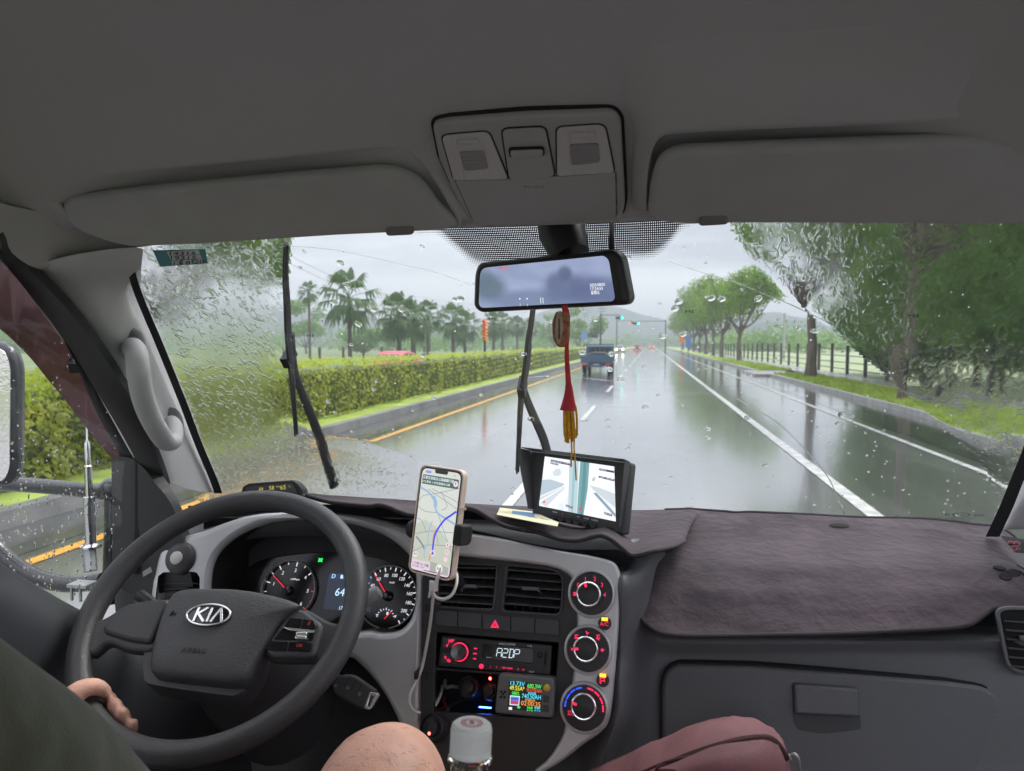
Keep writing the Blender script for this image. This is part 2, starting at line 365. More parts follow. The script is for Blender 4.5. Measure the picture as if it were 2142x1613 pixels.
# ---- foliage helpers
def leaf_mat(name, a, b, scale=.7, tr=.25):
    m = M(name, b, .55, var2=a, vscale=scale, detail=5, spec=.35); t = m.node_tree; p = t.nodes['Principled BSDF']
    out = t.nodes['Material Output']; tl = _n(t,'ShaderNodeBsdfTranslucent'); tl.inputs['Color'].default_value = (b[0]*1.3, b[1]*1.4, b[2]*.9, 1)
    mi = _n(t,'ShaderNodeMixShader'); mi.inputs[0].default_value = tr; t.links.new(p.outputs[0], mi.inputs[1]); t.links.new(tl.outputs[0], mi.inputs[2]); t.links.new(mi.outputs[0], out.inputs[0])
    return m
def leaves(b, c, R, n, size, rng, m=0, flat=.5, shell=.55):
    for _ in range(n):
        while True:
            d = V((rng.gauss(0,1), rng.gauss(0,1), rng.gauss(0,1)))
            if d.length > .1: break
        d.normalize(); k = shell+(1-shell)*rng.random() if rng.random() < .8 else rng.random()
        p = V((c[0]+d.x*R[0]*k, c[1]+d.y*R[1]*k, c[2]+d.z*R[2]*k))
        nn = (d*flat+V((rng.uniform(-1,1), rng.uniform(-1,1), rng.uniform(-.2,1.2)))).normalized()
        t = nn.orthogonal().normalized(); t.rotate(Matrix.Rotation(rng.uniform(0,6.28),3,nn)); s = nn.cross(t)
        L = size*rng.uniform(.6,1.3); w = L*.42
        b.add([p-t*L*.5, p+s*w*.5-nn*L*.08, p+t*L*.5, p-s*w*.5-nn*L*.08], [(0,1,2,3)], m)
m_bark = M('bark', (.13,.105,.085), .8, var=.4, vscale=5, bump=.8, bscale=25, stretch=(1,1,.25))
m_leafA = leaf_mat('street_tree_leaf', (.06,.13,.015), (.25,.39,.045), .9)
m_leafB = leaf_mat('dark_tree_leaf', (.06,.13,.03), (.22,.37,.08), .5)
m_palm = leaf_mat('palm_leaf', (.04,.09,.028), (.11,.19,.06), .6, .15)
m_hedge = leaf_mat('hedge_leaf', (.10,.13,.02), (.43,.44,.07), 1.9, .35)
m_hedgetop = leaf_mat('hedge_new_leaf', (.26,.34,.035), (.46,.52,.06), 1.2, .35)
def tree(name, x, y, z, H, ch, cr, seed, label, cat='tree', n=9000, leaf=.24, lm=None, group=None, tr=.2, lumps=26, squash=.72, lean=(0,0), off=(0,0)):
    rng = random.Random(seed); t = thing(name, (x,y,z), label, cat, group); base = V((x,y,z))
    tb = MB(); fork = H*ch
    pts = [base+V((lean[0]*k+.06*rng.uniform(-1,1), lean[1]*k+.06*rng.uniform(-1,1), fork*k-.05)) for k in (0,.15,.35,.6,.85,1)]
    tb.tube(pts, [tr*1.5, tr*1.15, tr, tr*.92, tr*.85, tr*.75], 9)
    cc = base+V((lean[0]+off[0], lean[1]+off[1], (fork+H)/2+.1*H)); rz = (H-fork)*.55
    L = []
    for i in range(lumps):
        while True:
            d = V((rng.uniform(-1,1), rng.uniform(-1,1), rng.uniform(-.9,1)))
            if .35 < d.length < 1: break
        c = cc+V((d.x*cr*.8, d.y*cr*.8, d.z*rz*.8)); L.append((c, cr*rng.uniform(.22,.42)))
    for c, r in L[:max(6, lumps//3)]:
        q = pts[-2].lerp(c, .45)+V((0,0,-.1*cr)); tb.tube(cat_rom([pts[-2] if rng.random() < .4 else pts[-1], q, c],4), [tr*.5*(1-k/9.5)+.01 for k in range(9)], 6)
    tb.build('trunk', m_bark, t)
    lb = MB(); tot = sum(r**2 for _, r in L)
    for c, r in L: leaves(lb, c, (r, r, r*squash), int(n*r*r/tot), leaf, rng)
    lb.build('crown', lm or m_leafA, t, sharp=None); return t
# street trees on the right verge
near = tree('street_tree', 7.75, 37.0, .14, 11.0, .42, 4.2, 3, 'tall street tree with bare brown trunk beside the pavement crossing', n=12000, leaf=.26, group='street trees on the right verge', tr=.22, lumps=34, off=(.3,0))
t2 = tree('street_tree', 7.35, 22.8, .14, 10.5, .40, 4.3, 11, 'nearest street tree, pale trunk standing in the grass before the dark thicket', n=26000, leaf=.30, lm=m_leafA, group='street trees on the right verge', tr=.14, lumps=52, off=(1.0,-1.0))
proto = tree('street_tree', 8.3, 70.5, .14, 9.0, .33, 4.1, 5, 'slim trunked street tree at the near end of the rounded row', n=7000, leaf=.34, group='street trees on the right verge', tr=.2, lumps=30)
row = [(8.4,88,9.2,'second street tree of the rounded row, just past the slim trunked one'),(8.5,101,9.6,'third street tree of the rounded row on the right'),
       (8.6,115,10.2,'tallest crown in the rounded row of street trees'),(8.7,131,9.6,'street tree behind the orange flag sign'),(8.8,150,9.2,'small far street tree just past the orange flag sign'),
       (8.9,172,9.0,'far street tree fading into mist on the right'),(9,200,9.0,'farthest street tree fading into mist by the road')]
for i, (x, y, h, lab) in enumerate(row):
    if i == 1: proto2 = tree('street_tree', x, y, .14, h, .30, 4.4, 17, lab, n=7000, leaf=.36, group='street trees on the right verge', tr=.19, lumps=24); continue
    c = copy_tree(proto2 if i in (3, 5) else proto); c.location = (x, y, .14); s = h/9.0; c.scale = (s*1.05, s*1.05, s); c.rotation_euler.z = 1.3*i+.7; c['label'] = lab
# dense trees and shrubs beyond the fence on the right
for i, (x, y, h, r, lab) in enumerate([(14.2,46,9.5,3.8,'green tree behind the fence just right of the bare brown trunk'),(13.6,38,10.5,4.4,'tall leafy tree of the thicket behind the pale trunk'),
        (13.0,32,10.2,4.4,'broad leafy tree of the thicket right of the pale trunk'),(12.6,26.5,10.2,4.5,'nearest thicket tree, filling the right edge of the windscreen'),(19,38,12.5,6.5,'highest tree at the back of the thicket on the right')]):
    tree('thicket_tree', x, y, .05, h, .08, r, 40+i, lab, n=11500, leaf=.34, lm=m_leafB, group='dense trees behind the right fence', tr=.16, lumps=44, squash=.95)
for i, (x, y, h, r, lab) in enumerate([(12.4,40.5,3.0,1.7,'low shrub at the near end of the open meadow behind the fence'),(12.6,36,3.8,2.0,'taller rounded shrub behind the fence under the thicket'),(12.0,31.5,3.6,2.1,'shrub pressed against the fence behind the pale trunk'),(12.0,27.5,3.6,2.1,'wide shrub behind the fence right of the pale trunk'),(12.2,34,3.4,2.0,'rounded dark shrub second from the meadow behind the fence'),(12.2,38.2,3.2,1.8,'narrow shrub between two others at the thicket foot'),(12.0,23.5,3.8,2.2,'nearest shrub behind the fence at the right edge')]):
    tree('shrub', x, y, .05, h, .1, r, 60+i, lab, 'shrub', n=5200, leaf=.22, lm=m_leafB, group='shrubs along the right fence', tr=.06, lumps=22, squash=.9)
# left overhanging tree (crown at the top left of the windscreen)
tree('roadside_tree', -8.3, 10.2, .12, 6.4, .30, 2.5, 21, 'leafy tree in the median overhanging the top left of the windscreen', n=15000, leaf=.2, lm=m_leafA, tr=.09, lumps=30, off=(1.35,.4), squash=.6)
# hedge along the median
b = MB(); rng = random.Random(2)
b2 = MB()
def hedge_leaf(p, nn, L, m):
    t = nn.orthogonal().normalized(); t.rotate(Matrix.Rotation(rng.uniform(0,6.28),3,nn)); s = nn.cross(t); w = L*.5
    b.add([p-t*L*.5, p+s*w*.5, p+t*L*.5, p-s*w*.5], [(0,1,2,3)], m)
y = -4.0
while y < 150:
    dy = max(.075, abs(y)*.011); L = .074+max(0,y)*.0023
    wob = .16*noise.noise(V((y*.5,0,0)))+.13*noise.noise(V((y*1.7,3,0)))
    for z in np.arange(.14, 1.36, max(.055, y*.006)):
        if y < 60 or z > .9:
            for _ in range(3):
                x = -7.02+wob+.24*noise.noise(V((y*1.1,z*2.2,7)))+rng.uniform(-.1,.05)-max(0,z-1.15)*.5+max(0,.45-z)*-.35
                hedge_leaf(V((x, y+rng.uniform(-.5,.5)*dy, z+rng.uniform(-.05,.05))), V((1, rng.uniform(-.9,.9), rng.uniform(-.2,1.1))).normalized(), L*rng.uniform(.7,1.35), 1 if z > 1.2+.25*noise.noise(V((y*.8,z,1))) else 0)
    for x in list(np.arange(-8.7, -7.05, max(.11, y*.01)))+list(np.arange(-8.65, -7.05, max(.075, y*.007))):
        zt = 1.34+.10*noise.noise(V((y*.6,x*1.2,0)))+.08*noise.noise(V((y*2.4,x*2.4,2)))
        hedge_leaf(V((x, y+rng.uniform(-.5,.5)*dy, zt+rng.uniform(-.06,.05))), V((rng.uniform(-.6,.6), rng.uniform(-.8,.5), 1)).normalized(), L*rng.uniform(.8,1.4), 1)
    y += dy
hd = thing('clipped_hedge', (-7.9, 40, .12), 'long clipped hedge with yellow green top along the median', 'hedge')
b.build('foliage', [m_hedge, m_hedgetop], hd, sharp=None)
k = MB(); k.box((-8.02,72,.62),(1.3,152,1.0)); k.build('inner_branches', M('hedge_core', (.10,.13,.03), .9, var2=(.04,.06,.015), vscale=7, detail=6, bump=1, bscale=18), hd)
# fan palms beyond the opposite road
def palm(x, y, H, seed, label, group=None, cr=2.0, tr=.2, n=26, skirt=True):
    rng = random.Random(seed); t = thing('fan_palm', (x,y,0), label, 'palm tree', group); base = V((x,y,0)); top = base+V((rng.uniform(-.15,.15),0,H-cr*.55))
    a = MB(); a.tube([base, base.lerp(top,.1), base.lerp(top,.5), top], [tr*1.4, tr*1.05, tr*.95, tr*.85], 9); a.build('trunk', m_bark, t)
    c = MB()
    for i in range(n):
        az = i*2.4+rng.uniform(-.3,.3); el = math.radians(80-150*(i/n)**.8+rng.uniform(-8,8)); d = V((math.cos(az)*math.cos(el), math.sin(az)*math.cos(el), math.sin(el)))
        st = cr*.5; p = top+d*st; c.tube([top, top+d*st*.6+V((0,0,.04)), p], [.03,.025,.02], 4)
        side = d.cross(V((0,0,1))); side = side.normalized() if side.length > .05 else V((1,0,0)); up = side.cross(d)
        for j in range(11):
            f = (j-5)/5*1.25; dd = (d*math.cos(f)+side*math.sin(f)).normalized(); L = cr*.62*(1-.25*abs(f)); w = .09*cr*.5
            m1 = p+dd*L*.6+up*.05; e = p+dd*L+V((0,0,-.30*cr*rng.uniform(.6,1.2))); pr = dd.cross(up).normalized()*w
            c.add([p, m1-pr, e, m1+pr], [(0,1,2,3)])
    c.build('crown', m_palm, t, sharp=None); return t
palms = [(-22.4,51.5,6.6,2.6,'nearest and tallest fan palm of the row beyond the hedge'),(-22.2,59.5,5.6,2.4,'second fan palm of the row, left of the pink car roof'),(-22.0,66.5,5.6,2.3,'third fan palm of the row, above the pink car roof'),
  (-22,71.5,5.5,2.3,'fourth fan palm of the row beyond the hedge'),(-22,79,5.6,2.3,'fifth fan palm of the row beyond the hedge'),(-22,87.5,5.7,2.3,'fan palm just left of the orange spiral marker'),
  (-22,97,5.8,2.3,'fan palm just right of the orange spiral marker'),(-22,107,5.8,2.3,'misty fan palm left of the upright wiper blade'),(-22,119,5.9,2.3,'faint fan palm right behind the upright wiper blade'),(-22,133,6,2.3,'farthest fan palm of the row, lost in mist')]
rngp = random.Random(12)
for i, (x, y, h, r, lab) in enumerate(palms): palm(x+rngp.uniform(-.8,.8), y, h*rngp.uniform(.95,1.06), 80+i, lab, 'fan palms beyond the opposite road', r*rngp.uniform(.85,1.12), rngp.uniform(.15,.24), rngp.randint(22,32))
palm(-33.0, 66, 7.6, 99, 'thin solitary palm with a small crown left of the palm row', None, 1.3, .13, 16)
# far woods (one mass)
b = MB(); rng = random.Random(5)
for i in range(420):
    px = rng.uniform(-300, 2300); dist = rng.uniform(150, 420)
    if 1220 < px < 1500 and dist < 330: dist = rng.uniform(330,480)
    d = ray(px, 718); d = V((d.x, d.y, 0)).normalized(); c = d*dist
    if px < 700 and rng.random() < .45: continue
    if -23 < c.x < 12 and c.y < 330: continue
    r = rng.uniform(3.5,6.5); hh = rng.uniform(.5,1.15)
    leaves(b, (c.x,c.y,2.8*hh), (r*1.25,r*1.25,4.2*hh), 80, 1.7, rng)
tag(b.build('woodland', m_leafB, sharp=None), kind='stuff')
for i, (px, y, h, r, lab) in enumerate([(640,120,9.5,5,'rounded dark tree in mist left of the white pole'),(760,105,4,4,'low bush in mist under the nearest palm'),(1215,130,8,4.5,'pale tree in mist behind the charm'),(1160,150,7.5,4.5,'misty tree just left of the hanging charm')]):
    d = aty(px, 718, y); tree('distant_tree', d.x, y, 0, h, .12, r, 120+i, lab, n=1500, leaf=.7, lm=m_leafB, tr=.2, lumps=16)
# fence on the right
m_fence = M('fence_metal', (.075,.07,.068), .45, var=.2, vscale=6)
fz = thing('roadside_fence', (10.9, 20, .1), 'dark post and rail fence along the far side of the pavement', 'fence')
rb = MB()
for z in (.35, .72, 1.1, 1.5): rb.box((10.9, 110, z),(.035,230,.045))
rb.build('rails', m_fence, fz)
y = 12.0; pb = MB(); pb.box((10.9,y,.9),(.15,.15,1.66)); pb.box((10.9,y,1.76),(.19,.19,.07)); post = pb.build('post', m_fence, fz)
for i in range(1, 56):
    c = post.copy(); COL.objects.link(c); c.parent = fz; c.location = (0, 3.45*i, 0)
# fence stubs beyond the hedge, far left
rng = random.Random(8)
fl = thing('field_fence', (-25.2, 30, 0), 'row of short brown posts in the field beyond the hedge', 'fence'); pb = MB(); pb.box((-25.2,30,.75),(.16,.16,1.5)); p0 = pb.build('post', m_bark, fl)
for i in range(1, 12):
    c = p0.copy(); COL.objects.link(c); c.parent = fl; c.location = (0, 4.4*i, 0)
# poles and wires
m_pole = M('pole_concrete', (.42,.42,.41), .6, var=.15, vscale=3); m_steel = M('galvanised_steel', (.45,.46,.47), .4, .6)
m_dark = M('dark_steel', (.05,.05,.055), .5)
def pole(px, y, h, r, lab, name='utility_pole', mat=None, arm=None):
    d = aty(px, 718, y); t = thing(name, (d.x,y,0), lab, 'pole'); a = MB(); a.tube([(d.x,y,0),(d.x,y,h)], [r*1.15, r*.8], 10); a.build('shaft', mat or m_pole, t)
    if arm: c = MB(); c.box((d.x,y,h-.5),(arm,.1,.1)); c.box((d.x,y,h-1.1),(arm*.8,.1,.1)); c.build('crossarm', m_dark, t)
    return d.x
pole(731, 55, 4.6, .12, 'plain white pole standing left of the nearest palm')
pole(1640, 85, 5.2, .14, 'pale utility pole in the meadow left of the bare trunk', arm=None)
xa = pole(1258, 150, 9.5, .15, 'utility pole in mist left of the green traffic lights', arm=1.8)
pole(1222, 190, 10, .15, 'farther utility pole in mist behind the hanging charm', arm=1.8)
xb = pole(560, 46, 9.2, .14, 'tall utility pole hidden behind the driver side wiper', arm=1.6)
b = MB()
for dz in (0, -.6):
    P = [V((-26, 30, 10.5+dz)), V((xb, 46, 8.8+dz)), V((xa-24, 98, 8.6+dz)), V((xa, 150, 9+dz))]
    for i in range(3): b.tube([P[i].lerp(P[i+1], k/8)-V((0,0,1.0*4*(k/8)*(1-k/8))) for k in range(9)], .014, 5)
tag(b.build('overhead_wires', m_dark), 'thin dark overhead wires running past the palms', 'wires')
# spiral orange marker on a black post in the hedge
p = aty(1014, 712, 34.5); t = thing('spiral_marker', (p.x, 34.5, .12), 'orange spiral marker on a black post rising from the hedge', 'marker')
a = MB(); a.tube([(p.x,34.5,.1),(p.x,34.5,1.95)], .06, 8); a.build('post', m_dark, t)
a = MB(); rows = []
for k in range(40):
    z = 1.9+1.1*k/39; an = k*.55; c, s = math.cos(an)*.17, math.sin(an)*.17; rows.append([V((p.x-c,34.5-s,z)), V((p.x,34.5,z+.01)), V((p.x+c,34.5+s,z))])
a.grid(rows, 2, 2, .008); a.build('spiral_vane', M('orange_vinyl', (.85,.26,.02), .4), t)
# traffic signals
def em(name, col, s):
    if s <= 1.2: s *= .56            # screens and backlights, set for this exposure
    return M(name, (.02,.02,.02), .4, emit=col, estr=s)
m_green = em('signal_green', (.02,.95,.60), 4.5); m_red = em('signal_red', (1,.05,.03), 2.2); m_off = M('signal_lens_off', (.03,.03,.03), .3)
def signal(px, py, y, polepx, lit, lab):
    c = aty(px, py, y); q = aty(polepx, 718, y); t = thing('traffic_signal', (q.x, y, 0), lab, 'traffic light', 'traffic lights over the junction')
    a = MB(); a.tube([(q.x,y,0),(q.x,y,c.z+.7)], [.14,.1], 10); a.tube([(q.x,y,c.z+.45),(c.x,y,c.z+.45)], [.07,.05], 8); a.tube([(c.x,y,c.z+.45),(c.x,y,c.z+.2)], .04, 6); a.build('mast', m_dark, t)
    a = MB(); a.plate(Pl((c.x,y,c.z),(0,-1,0)), [rnd(rect(-.62,-.22,.62,.22),.1)], -.12, .12, .03); a.build('housing', m_dark, t)
    for i in (-1,0,1):
        on = (lit == 'g' and i == 1) or (lit == 'r' and i == -1); a = MB(); a.lathe([(0,.03),(.1,.025),(.16,.0),(.17,-.02)], X4((c.x+.4*i,y-.125,c.z), frame((0,-1,0))), 16)
        a.build('lamp', (m_green if lit == 'g' else m_red) if on else m_off, t)
signal(1296, 665, 112, 1256, 'g', 'traffic light lit green at the end of the higher mast arm')
signal(1331, 677, 140, 1392, 'g', 'traffic light lit green on the lower, farther mast')
signal(1322, 675, 165, 1290, 'r', 'traffic light lit red between the two green ones')
# orange flag sign and blue board by the right trees
def panel_sign(px, py, w, h, y, mat, lab, cat='sign', name='road_sign'):
    c = aty(px, py, y); t = thing(name, (c.x,y,.1), lab, cat); a = MB(); a.tube([(c.x,y,.1),(c.x,y,c.z+h/2)], .05, 8); a.build('post', m_dark, t)
    a = MB(); a.plate(Pl((c.x,y-.08,c.z),(0,-1,0)), [rnd(rect(-w/2,-h/2,w/2,h/2),.08)], -.02, .02, .006); a.build('panel', mat, t)
panel_sign(1426, 708, .8, 1.5, 128, M('orange_cloth', (.9,.25,.02), .5), 'orange upright sign under the rounded row of trees')
panel_sign(1440, 716, .9, 1.9, 120, M('blue_board', (.12,.25,.62), .5), 'tall blue board beside the orange sign')
panel_sign(1222, 702, .8, 1.2, 105, M('blue_plate', (.18,.32,.62), .5), 'small blue road sign in mist left of the blue truck')
# ---- vehicles on the road
m_blue = M('truck_blue_paint', (.07,.13,.21), .45, var=.15, vscale=3); m_tyre = M('tyre_rubber', (.025,.025,.025), .8); m_gls = M('vehicle_glass', (.03,.04,.05), .08, spec=.8)
m_tail = em('tail_lamp_red', (1,.06,.03), .5); m_brake = em('brake_lamp_red', (1,.05,.03), 6); m_head = em('headlamp_lit', (1,.9,.65), 14)
def wheel(t, x, y, r, w):
    a = MB(); a.lathe([(r*.55,-w/2),(r*.95,-w/2),(r,-w*.35),(r,w*.35),(r*.95,w/2),(r*.55,w/2)], X4((x,y,r), frame((1,0,0))), 18); o = a.build('wheel', m_tyre, t)
    a = MB(); a.lathe([(0,-w*.3),(r*.5,-w*.42),(r*.56,-w*.5)], X4((x,y,r), frame((1,0,0))), 14); a.lathe([(0,w*.3),(r*.5,w*.42),(r*.56,w*.5)], X4((x,y,r), frame((1,0,0))), 14); a.build('rim', m_steel, o)
def body(b, X, secs, m=0):                  # loft of rounded-rectangle sections: (y, half width, z0, z1, corner)
    rows = []
    for y, hw, z0, z1, c in secs:
        rows.append([X+V((q.x, y, q.y)) for q in rnd(rect(-hw,z0,hw,z1), c, 3)])
    b.grid(rows, 1, 1, closed=True, m=m); b.add(rows[0], [tuple(range(len(rows[0])))], m); b.add(rows[-1], [tuple(range(len(rows[-1])))[::-1]], m)
tx, ty = -3.05, 42.0
t = thing('flatbed_truck', (tx,ty,0), 'small blue flatbed truck loaded with dark crates, driving ahead in spray', 'truck')
o = V((tx,ty,0))
a = MB(); a.box(o+V((0,1.6,.78)),(1.75,3.2,.12)); a.box(o+V((0,2.2,.55)),(.8,4.6,.16)); a.build('cargo_bed', m_blue, t)
a = MB(); a.plate(Pl(o+V((0,-.03,.98)),(0,-1,0)), [rnd(rect(-.86,-.2,.86,.2),.02), ], -.025,.025,.006)
for k in range(-3,4): a.box(o+V((k*.25,-.07,.98)),(.04,.03,.36))
a.build('tailgate', m_blue, t)
for s in (-1,1):
    a = MB(); a.box(o+V((s*.87,1.6,.98)),(.04,3.2,.38))
    for k in range(4): a.box(o+V((s*.90,.2+k*.9,1.0)),(.04,.06,.42))
    a.build('side_board', m_blue, t)
a = MB(); body(a, o+V((0,3.3,0)), [(0,.8,.7,1.80,.1),(.15,.82,.6,1.86,.12),(.8,.82,.45,1.86,.14),(1.3,.8,.4,1.75,.14),(1.75,.76,.4,1.05,.12)]); cab_t = a.build('cab', m_blue, t)
a = MB(); a.plate(Pl(o+V((0,3.29,1.55)),(0,-1,0)), [rnd(rect(-.66,-.2,.66,.2),.06)], 0,.02,.004); a.build('rear_window', m_gls, cab_t)
a = MB(); a.plate(Pl(o+V((0,3.1,1.5)),(0,-1,0)), [rect(-.84,-.45,.84,.45), rect(-.76,-.37,.76,.37)], -.03,.03,.005)
for k in range(-2,3): a.box(o+V((k*.28,3.1,1.5)),(.03,.04,.76))
a.build('headboard_rack', m_blue, t)
m_crate = M('dark_crate', (.05,.045,.045), .7, var=.3, vscale=4)
for (cx, cyy, w, d, h, mt, nm) in [(-.35,.7,.9,.9,.42,m_crate,'dark_crate'),(.02,2.0,1.3,.9,.5,m_crate,'dark_crate'),(.5,.75,.55,.6,.30,M('pale_tarp',(.42,.42,.34),.8),'pale_bundle'),(.25,1.3,.35,.35,.45,M('green_tub',(.06,.25,.12),.6),'green_tub')]:
    a = MB(); a.plate(Pl(o+V((cx,cyy,.84)),(0,0,1)), [rnd(rect(-w/2,-d/2,w/2,d/2),.05)], 0, h, .03)
    q = a.build(nm, mt); tag(q, {'dark_crate':'dark crate at the tail of the blue truck bed' if cyy < 1 else 'wide dark crate against the rack of the blue truck','pale_bundle':'pale tarpaulin bundle at the right tail of the truck bed','green_tub':'green plastic tub between crates on the blue truck'}[nm], 'cargo')
for s in (-1,1):
    wheel(t, tx+s*.72, ty+.75, .33, .22); wheel(t, tx+s*.72, ty+4.1, .33, .2)
    a = MB(); a.plate(Pl(o+V((s*.68,-.05,.66)),(0,-1,0)), [rnd(rect(-.14,-.05,.14,.05),.02)], 0,.03,.006); a.build('tail_lamp', m_tail, t)
    a = MB(); a.box(o+V((s*.72,.25,.42)),(.26,.02,.34)); a.build('mud_flap', m_tyre, t)
a = MB(); a.box(o+V((0,-.02,.6)),(1.5,.06,.1)); a.build('rear_bumper', m_dark, t)
a = MB(); a.plate(Pl(o+V((0,-.06,.6)),(0,-1,0)), [rnd(rect(-.17,-.08,.17,.08),.01)], 0, .01, .002); a.build('number_plate', M('plate_white', (.6,.6,.58), .5), t)
a = MB()
for k in range(4): a.tube([o+V((-.88,.3+k*.7,1.15)), o+V((-.3,.5+k*.7,1.42)), o+V((.4,.5+k*.7,1.40)), o+V((.88,.3+k*.7,1.15))], .012, 5)
a.build('load_rope', M('rope', (.35,.3,.2), .8), t)
t.scale = (1, 1, .9)
def car(x, y, face, mat, lab, lit=None, s=1.0, name='car'):   # face +1 drives away, -1 comes towards us
    t = thing(name, (x,y,0), lab, 'car'); o = V((x,y,0)); f = face
    a = MB(); body(a, o, [(f*-2.15,.74,.42,.92,.1),(f*-2.0,.84,.3,.98,.12),(f*-1.2,.88,.25,.98,.12),(f*.9,.88,.25,.95,.12),(f*1.8,.82,.28,.82,.12),(f*2.1,.7,.38,.7,.1)]); a.build('body', mat, t)
    a = MB(); body(a, o, [(f*-1.75,.70,.93,1.0,.02),(f*-1.15,.64,.93,1.38,.1),(f*-.4,.62,.93,1.45,.12),(f*.25,.62,.93,1.42,.12),(f*1.05,.72,.9,.96,.02)]); r = a.build('roof', mat, t)
    for k, (yy, nn, zz) in enumerate(((-1.5,(0,-f*.55,.8),1.2),(.72,(0,f*.5,.85),1.18))):
        p = Pl(o+V((0,f*yy,zz)), V(nn).normalized()); a = MB(); a.plate(p, [rnd([(-.60,-.22),(.60,-.22),(.5,.2),(-.5,.2)],.05)], .015,.03,.004); a.build('window', m_gls, r)
    for sx in (-1,1):
        p = Pl(o+V((sx*.66,-f*.3,1.17)), (sx,0,.25)); a = MB(); a.plate(p, [rnd([(-.95,-.16),(.95,-.16),(.55,.16),(-.6,.16)],.04)], .0,.02,.004); a.build('window', m_gls, r)
        wheel(t, x+sx*.76, y+1.3, .31, .2); wheel(t, x+sx*.76, y-1.3, .31, .2)
        yb = y-2.13 if f > 0 else y-2.1
        a = MB(); a.plate(Pl((x+sx*.6,yb,.72 if f>0 else .66),(0,-1,0)), [rnd(rect(-.16,-.08,.16,.08),.05)], 0,.05,.01); a.build('tail_lamp' if f > 0 else 'headlamp', lit or m_tail, t)
    return t
m_redc = M('pinkish_red_paint', (.62,.10,.13), .3); m_silver = M('silver_paint', (.35,.36,.37), .35, .3); m_grey = M('dark_car_paint', (.06,.06,.07), .3)
car(-11.6, 31.5, -1, m_redc, 'pinkish red car whose roof shows above the hedge')
car(-3.1, 185, 1, m_grey, 'distant car with red tail lights braking in mist', m_brake)
car(.6, 240, 1, m_silver, 'farthest car with faint red tail lights in the rain haze', m_brake)
car(-5.6, 140, -1, m_silver, 'oncoming car with lit headlights right of the blue truck', m_head)
# ================================================================== CAB SHELL
def P3(x, y, z): return V((x, y, z+CZ))     # cab coordinates: z counted from the eye
m_liner = M('headliner_fabric', (.395,.385,.38), .95, var=.02, vscale=300, bump=.4, bscale=1400, spec=.2)
m_trim = M('pale_grey_trim', (.46,.46,.47), .6, bump=.12, bscale=700, var=.03, vscale=12)
m_visor = M('visor_vinyl', (.345,.34,.335), .85, bump=.2, bscale=900, spec=.25, var=.04, vscale=20)
m_blackp = M('black_plastic', (.026,.026,.028), .5, bump=.15, bscale=900)
m_rubber = M('black_rubber', (.022,.022,.024), .7, bump=.2, bscale=300)
m_gap = M('shadow_gap', (.012,.012,.012), .9)
m_whitep = M('white_body_paint', (.62,.62,.61), .35)
# ---- windscreen
def ws(u, v):
    b = P3(-.16+.80*u, 1.455-.095*u*u, -.37); t = P3(-.155+.63*u, .952-.085*u*u, .188-.050*u*u)
    p = b.lerp(t, v); return p+V((0, .035, .03))*(4*v*(1-v)*.6)
def ws_sheet(u0, u1, v0, v1, nu, nv): return [[ws(u0+(u1-u0)*i/nu, v0+(v1-v0)*j/nv) for i in range(nu+1)] for j in range(nv+1)]
m_glass = bpy.data.materials.new('windscreen_glass'); m_glass.use_nodes = True; t = m_glass.node_tree; t.nodes.clear()
o_ = _n(t,'ShaderNodeOutputMaterial'); tr = _n(t,'ShaderNodeBsdfTransparent'); tr.inputs[0].default_value = (.93,.96,.95,1)
gl = _n(t,'ShaderNodeBsdfGlossy'); gl.inputs['Roughness'].default_value = .01; fr = _n(t,'ShaderNodeFresnel'); fr.inputs[0].default_value = 1.3
mi = _n(t,'ShaderNodeMixShader'); t.links.new(fr.outputs[0], mi.inputs[0]); t.links.new(tr.outputs[0], mi.inputs[1]); t.links.new(gl.outputs[0], mi.inputs[2]); t.links.new(mi.outputs[0], o_.inputs[0])
wst = thing('windscreen', ws(0,0), 'wide rain covered windscreen with a dotted black band behind the mirror', 'windscreen')
a = MB(); rows = ws_sheet(-1, 1, 0, 1, 40, 16); a.grid(rows, 1, 1); ws_o = a.build('glass_pane', m_glass, wst); ws_t = bvh(ws_o)
m_frit = bpy.data.materials.new('frit_dots'); m_frit.use_nodes = True; t = m_frit.node_tree; t.nodes.clear()
o_ = _n(t,'ShaderNodeOutputMaterial'); tr = _n(t,'ShaderNodeBsdfTransparent'); df = _n(t,'ShaderNodeBsdfDiffuse'); df.inputs[0].default_value = (.01,.01,.01,1)
tc = _n(t,'ShaderNodeTexCoord'); se = _n(t,'ShaderNodeSeparateXYZ'); t.links.new(tc.outputs['Object'], se.inputs[0])
def mth(op, a, b=None, t=t):
    n = _n(t,'ShaderNodeMath'); n.operation = op
    for k, q in enumerate((a, b)):
        if q is None: continue
        if isinstance(q, (int, float)): n.inputs[k].default_value = q
        else: t.links.new(q, n.inputs[k])
    return n.outputs[0]
K = 2*math.pi/.0036
s1 = mth('SINE', mth('MULTIPLY', mth('ADD', se.outputs['X'], se.outputs['Z']), K*.7)); s2 = mth('SINE', mth('MULTIPLY', mth('SUBTRACT', se.outputs['X'], se.outputs['Z']), K*.7))
at = _n(t,'ShaderNodeAttribute'); at.attribute_name = 'fade'
dots = mth('LESS_THAN', mth('MULTIPLY', s1, s2), at.outputs['Fac'])
mi = _n(t,'ShaderNodeMixShader'); t.links.new(dots, mi.inputs[0]); t.links.new(tr.outputs[0], mi.inputs[1]); t.links.new(df.outputs[0], mi.inputs[2]); t.links.new(mi.outputs[0], o_.inputs[0])
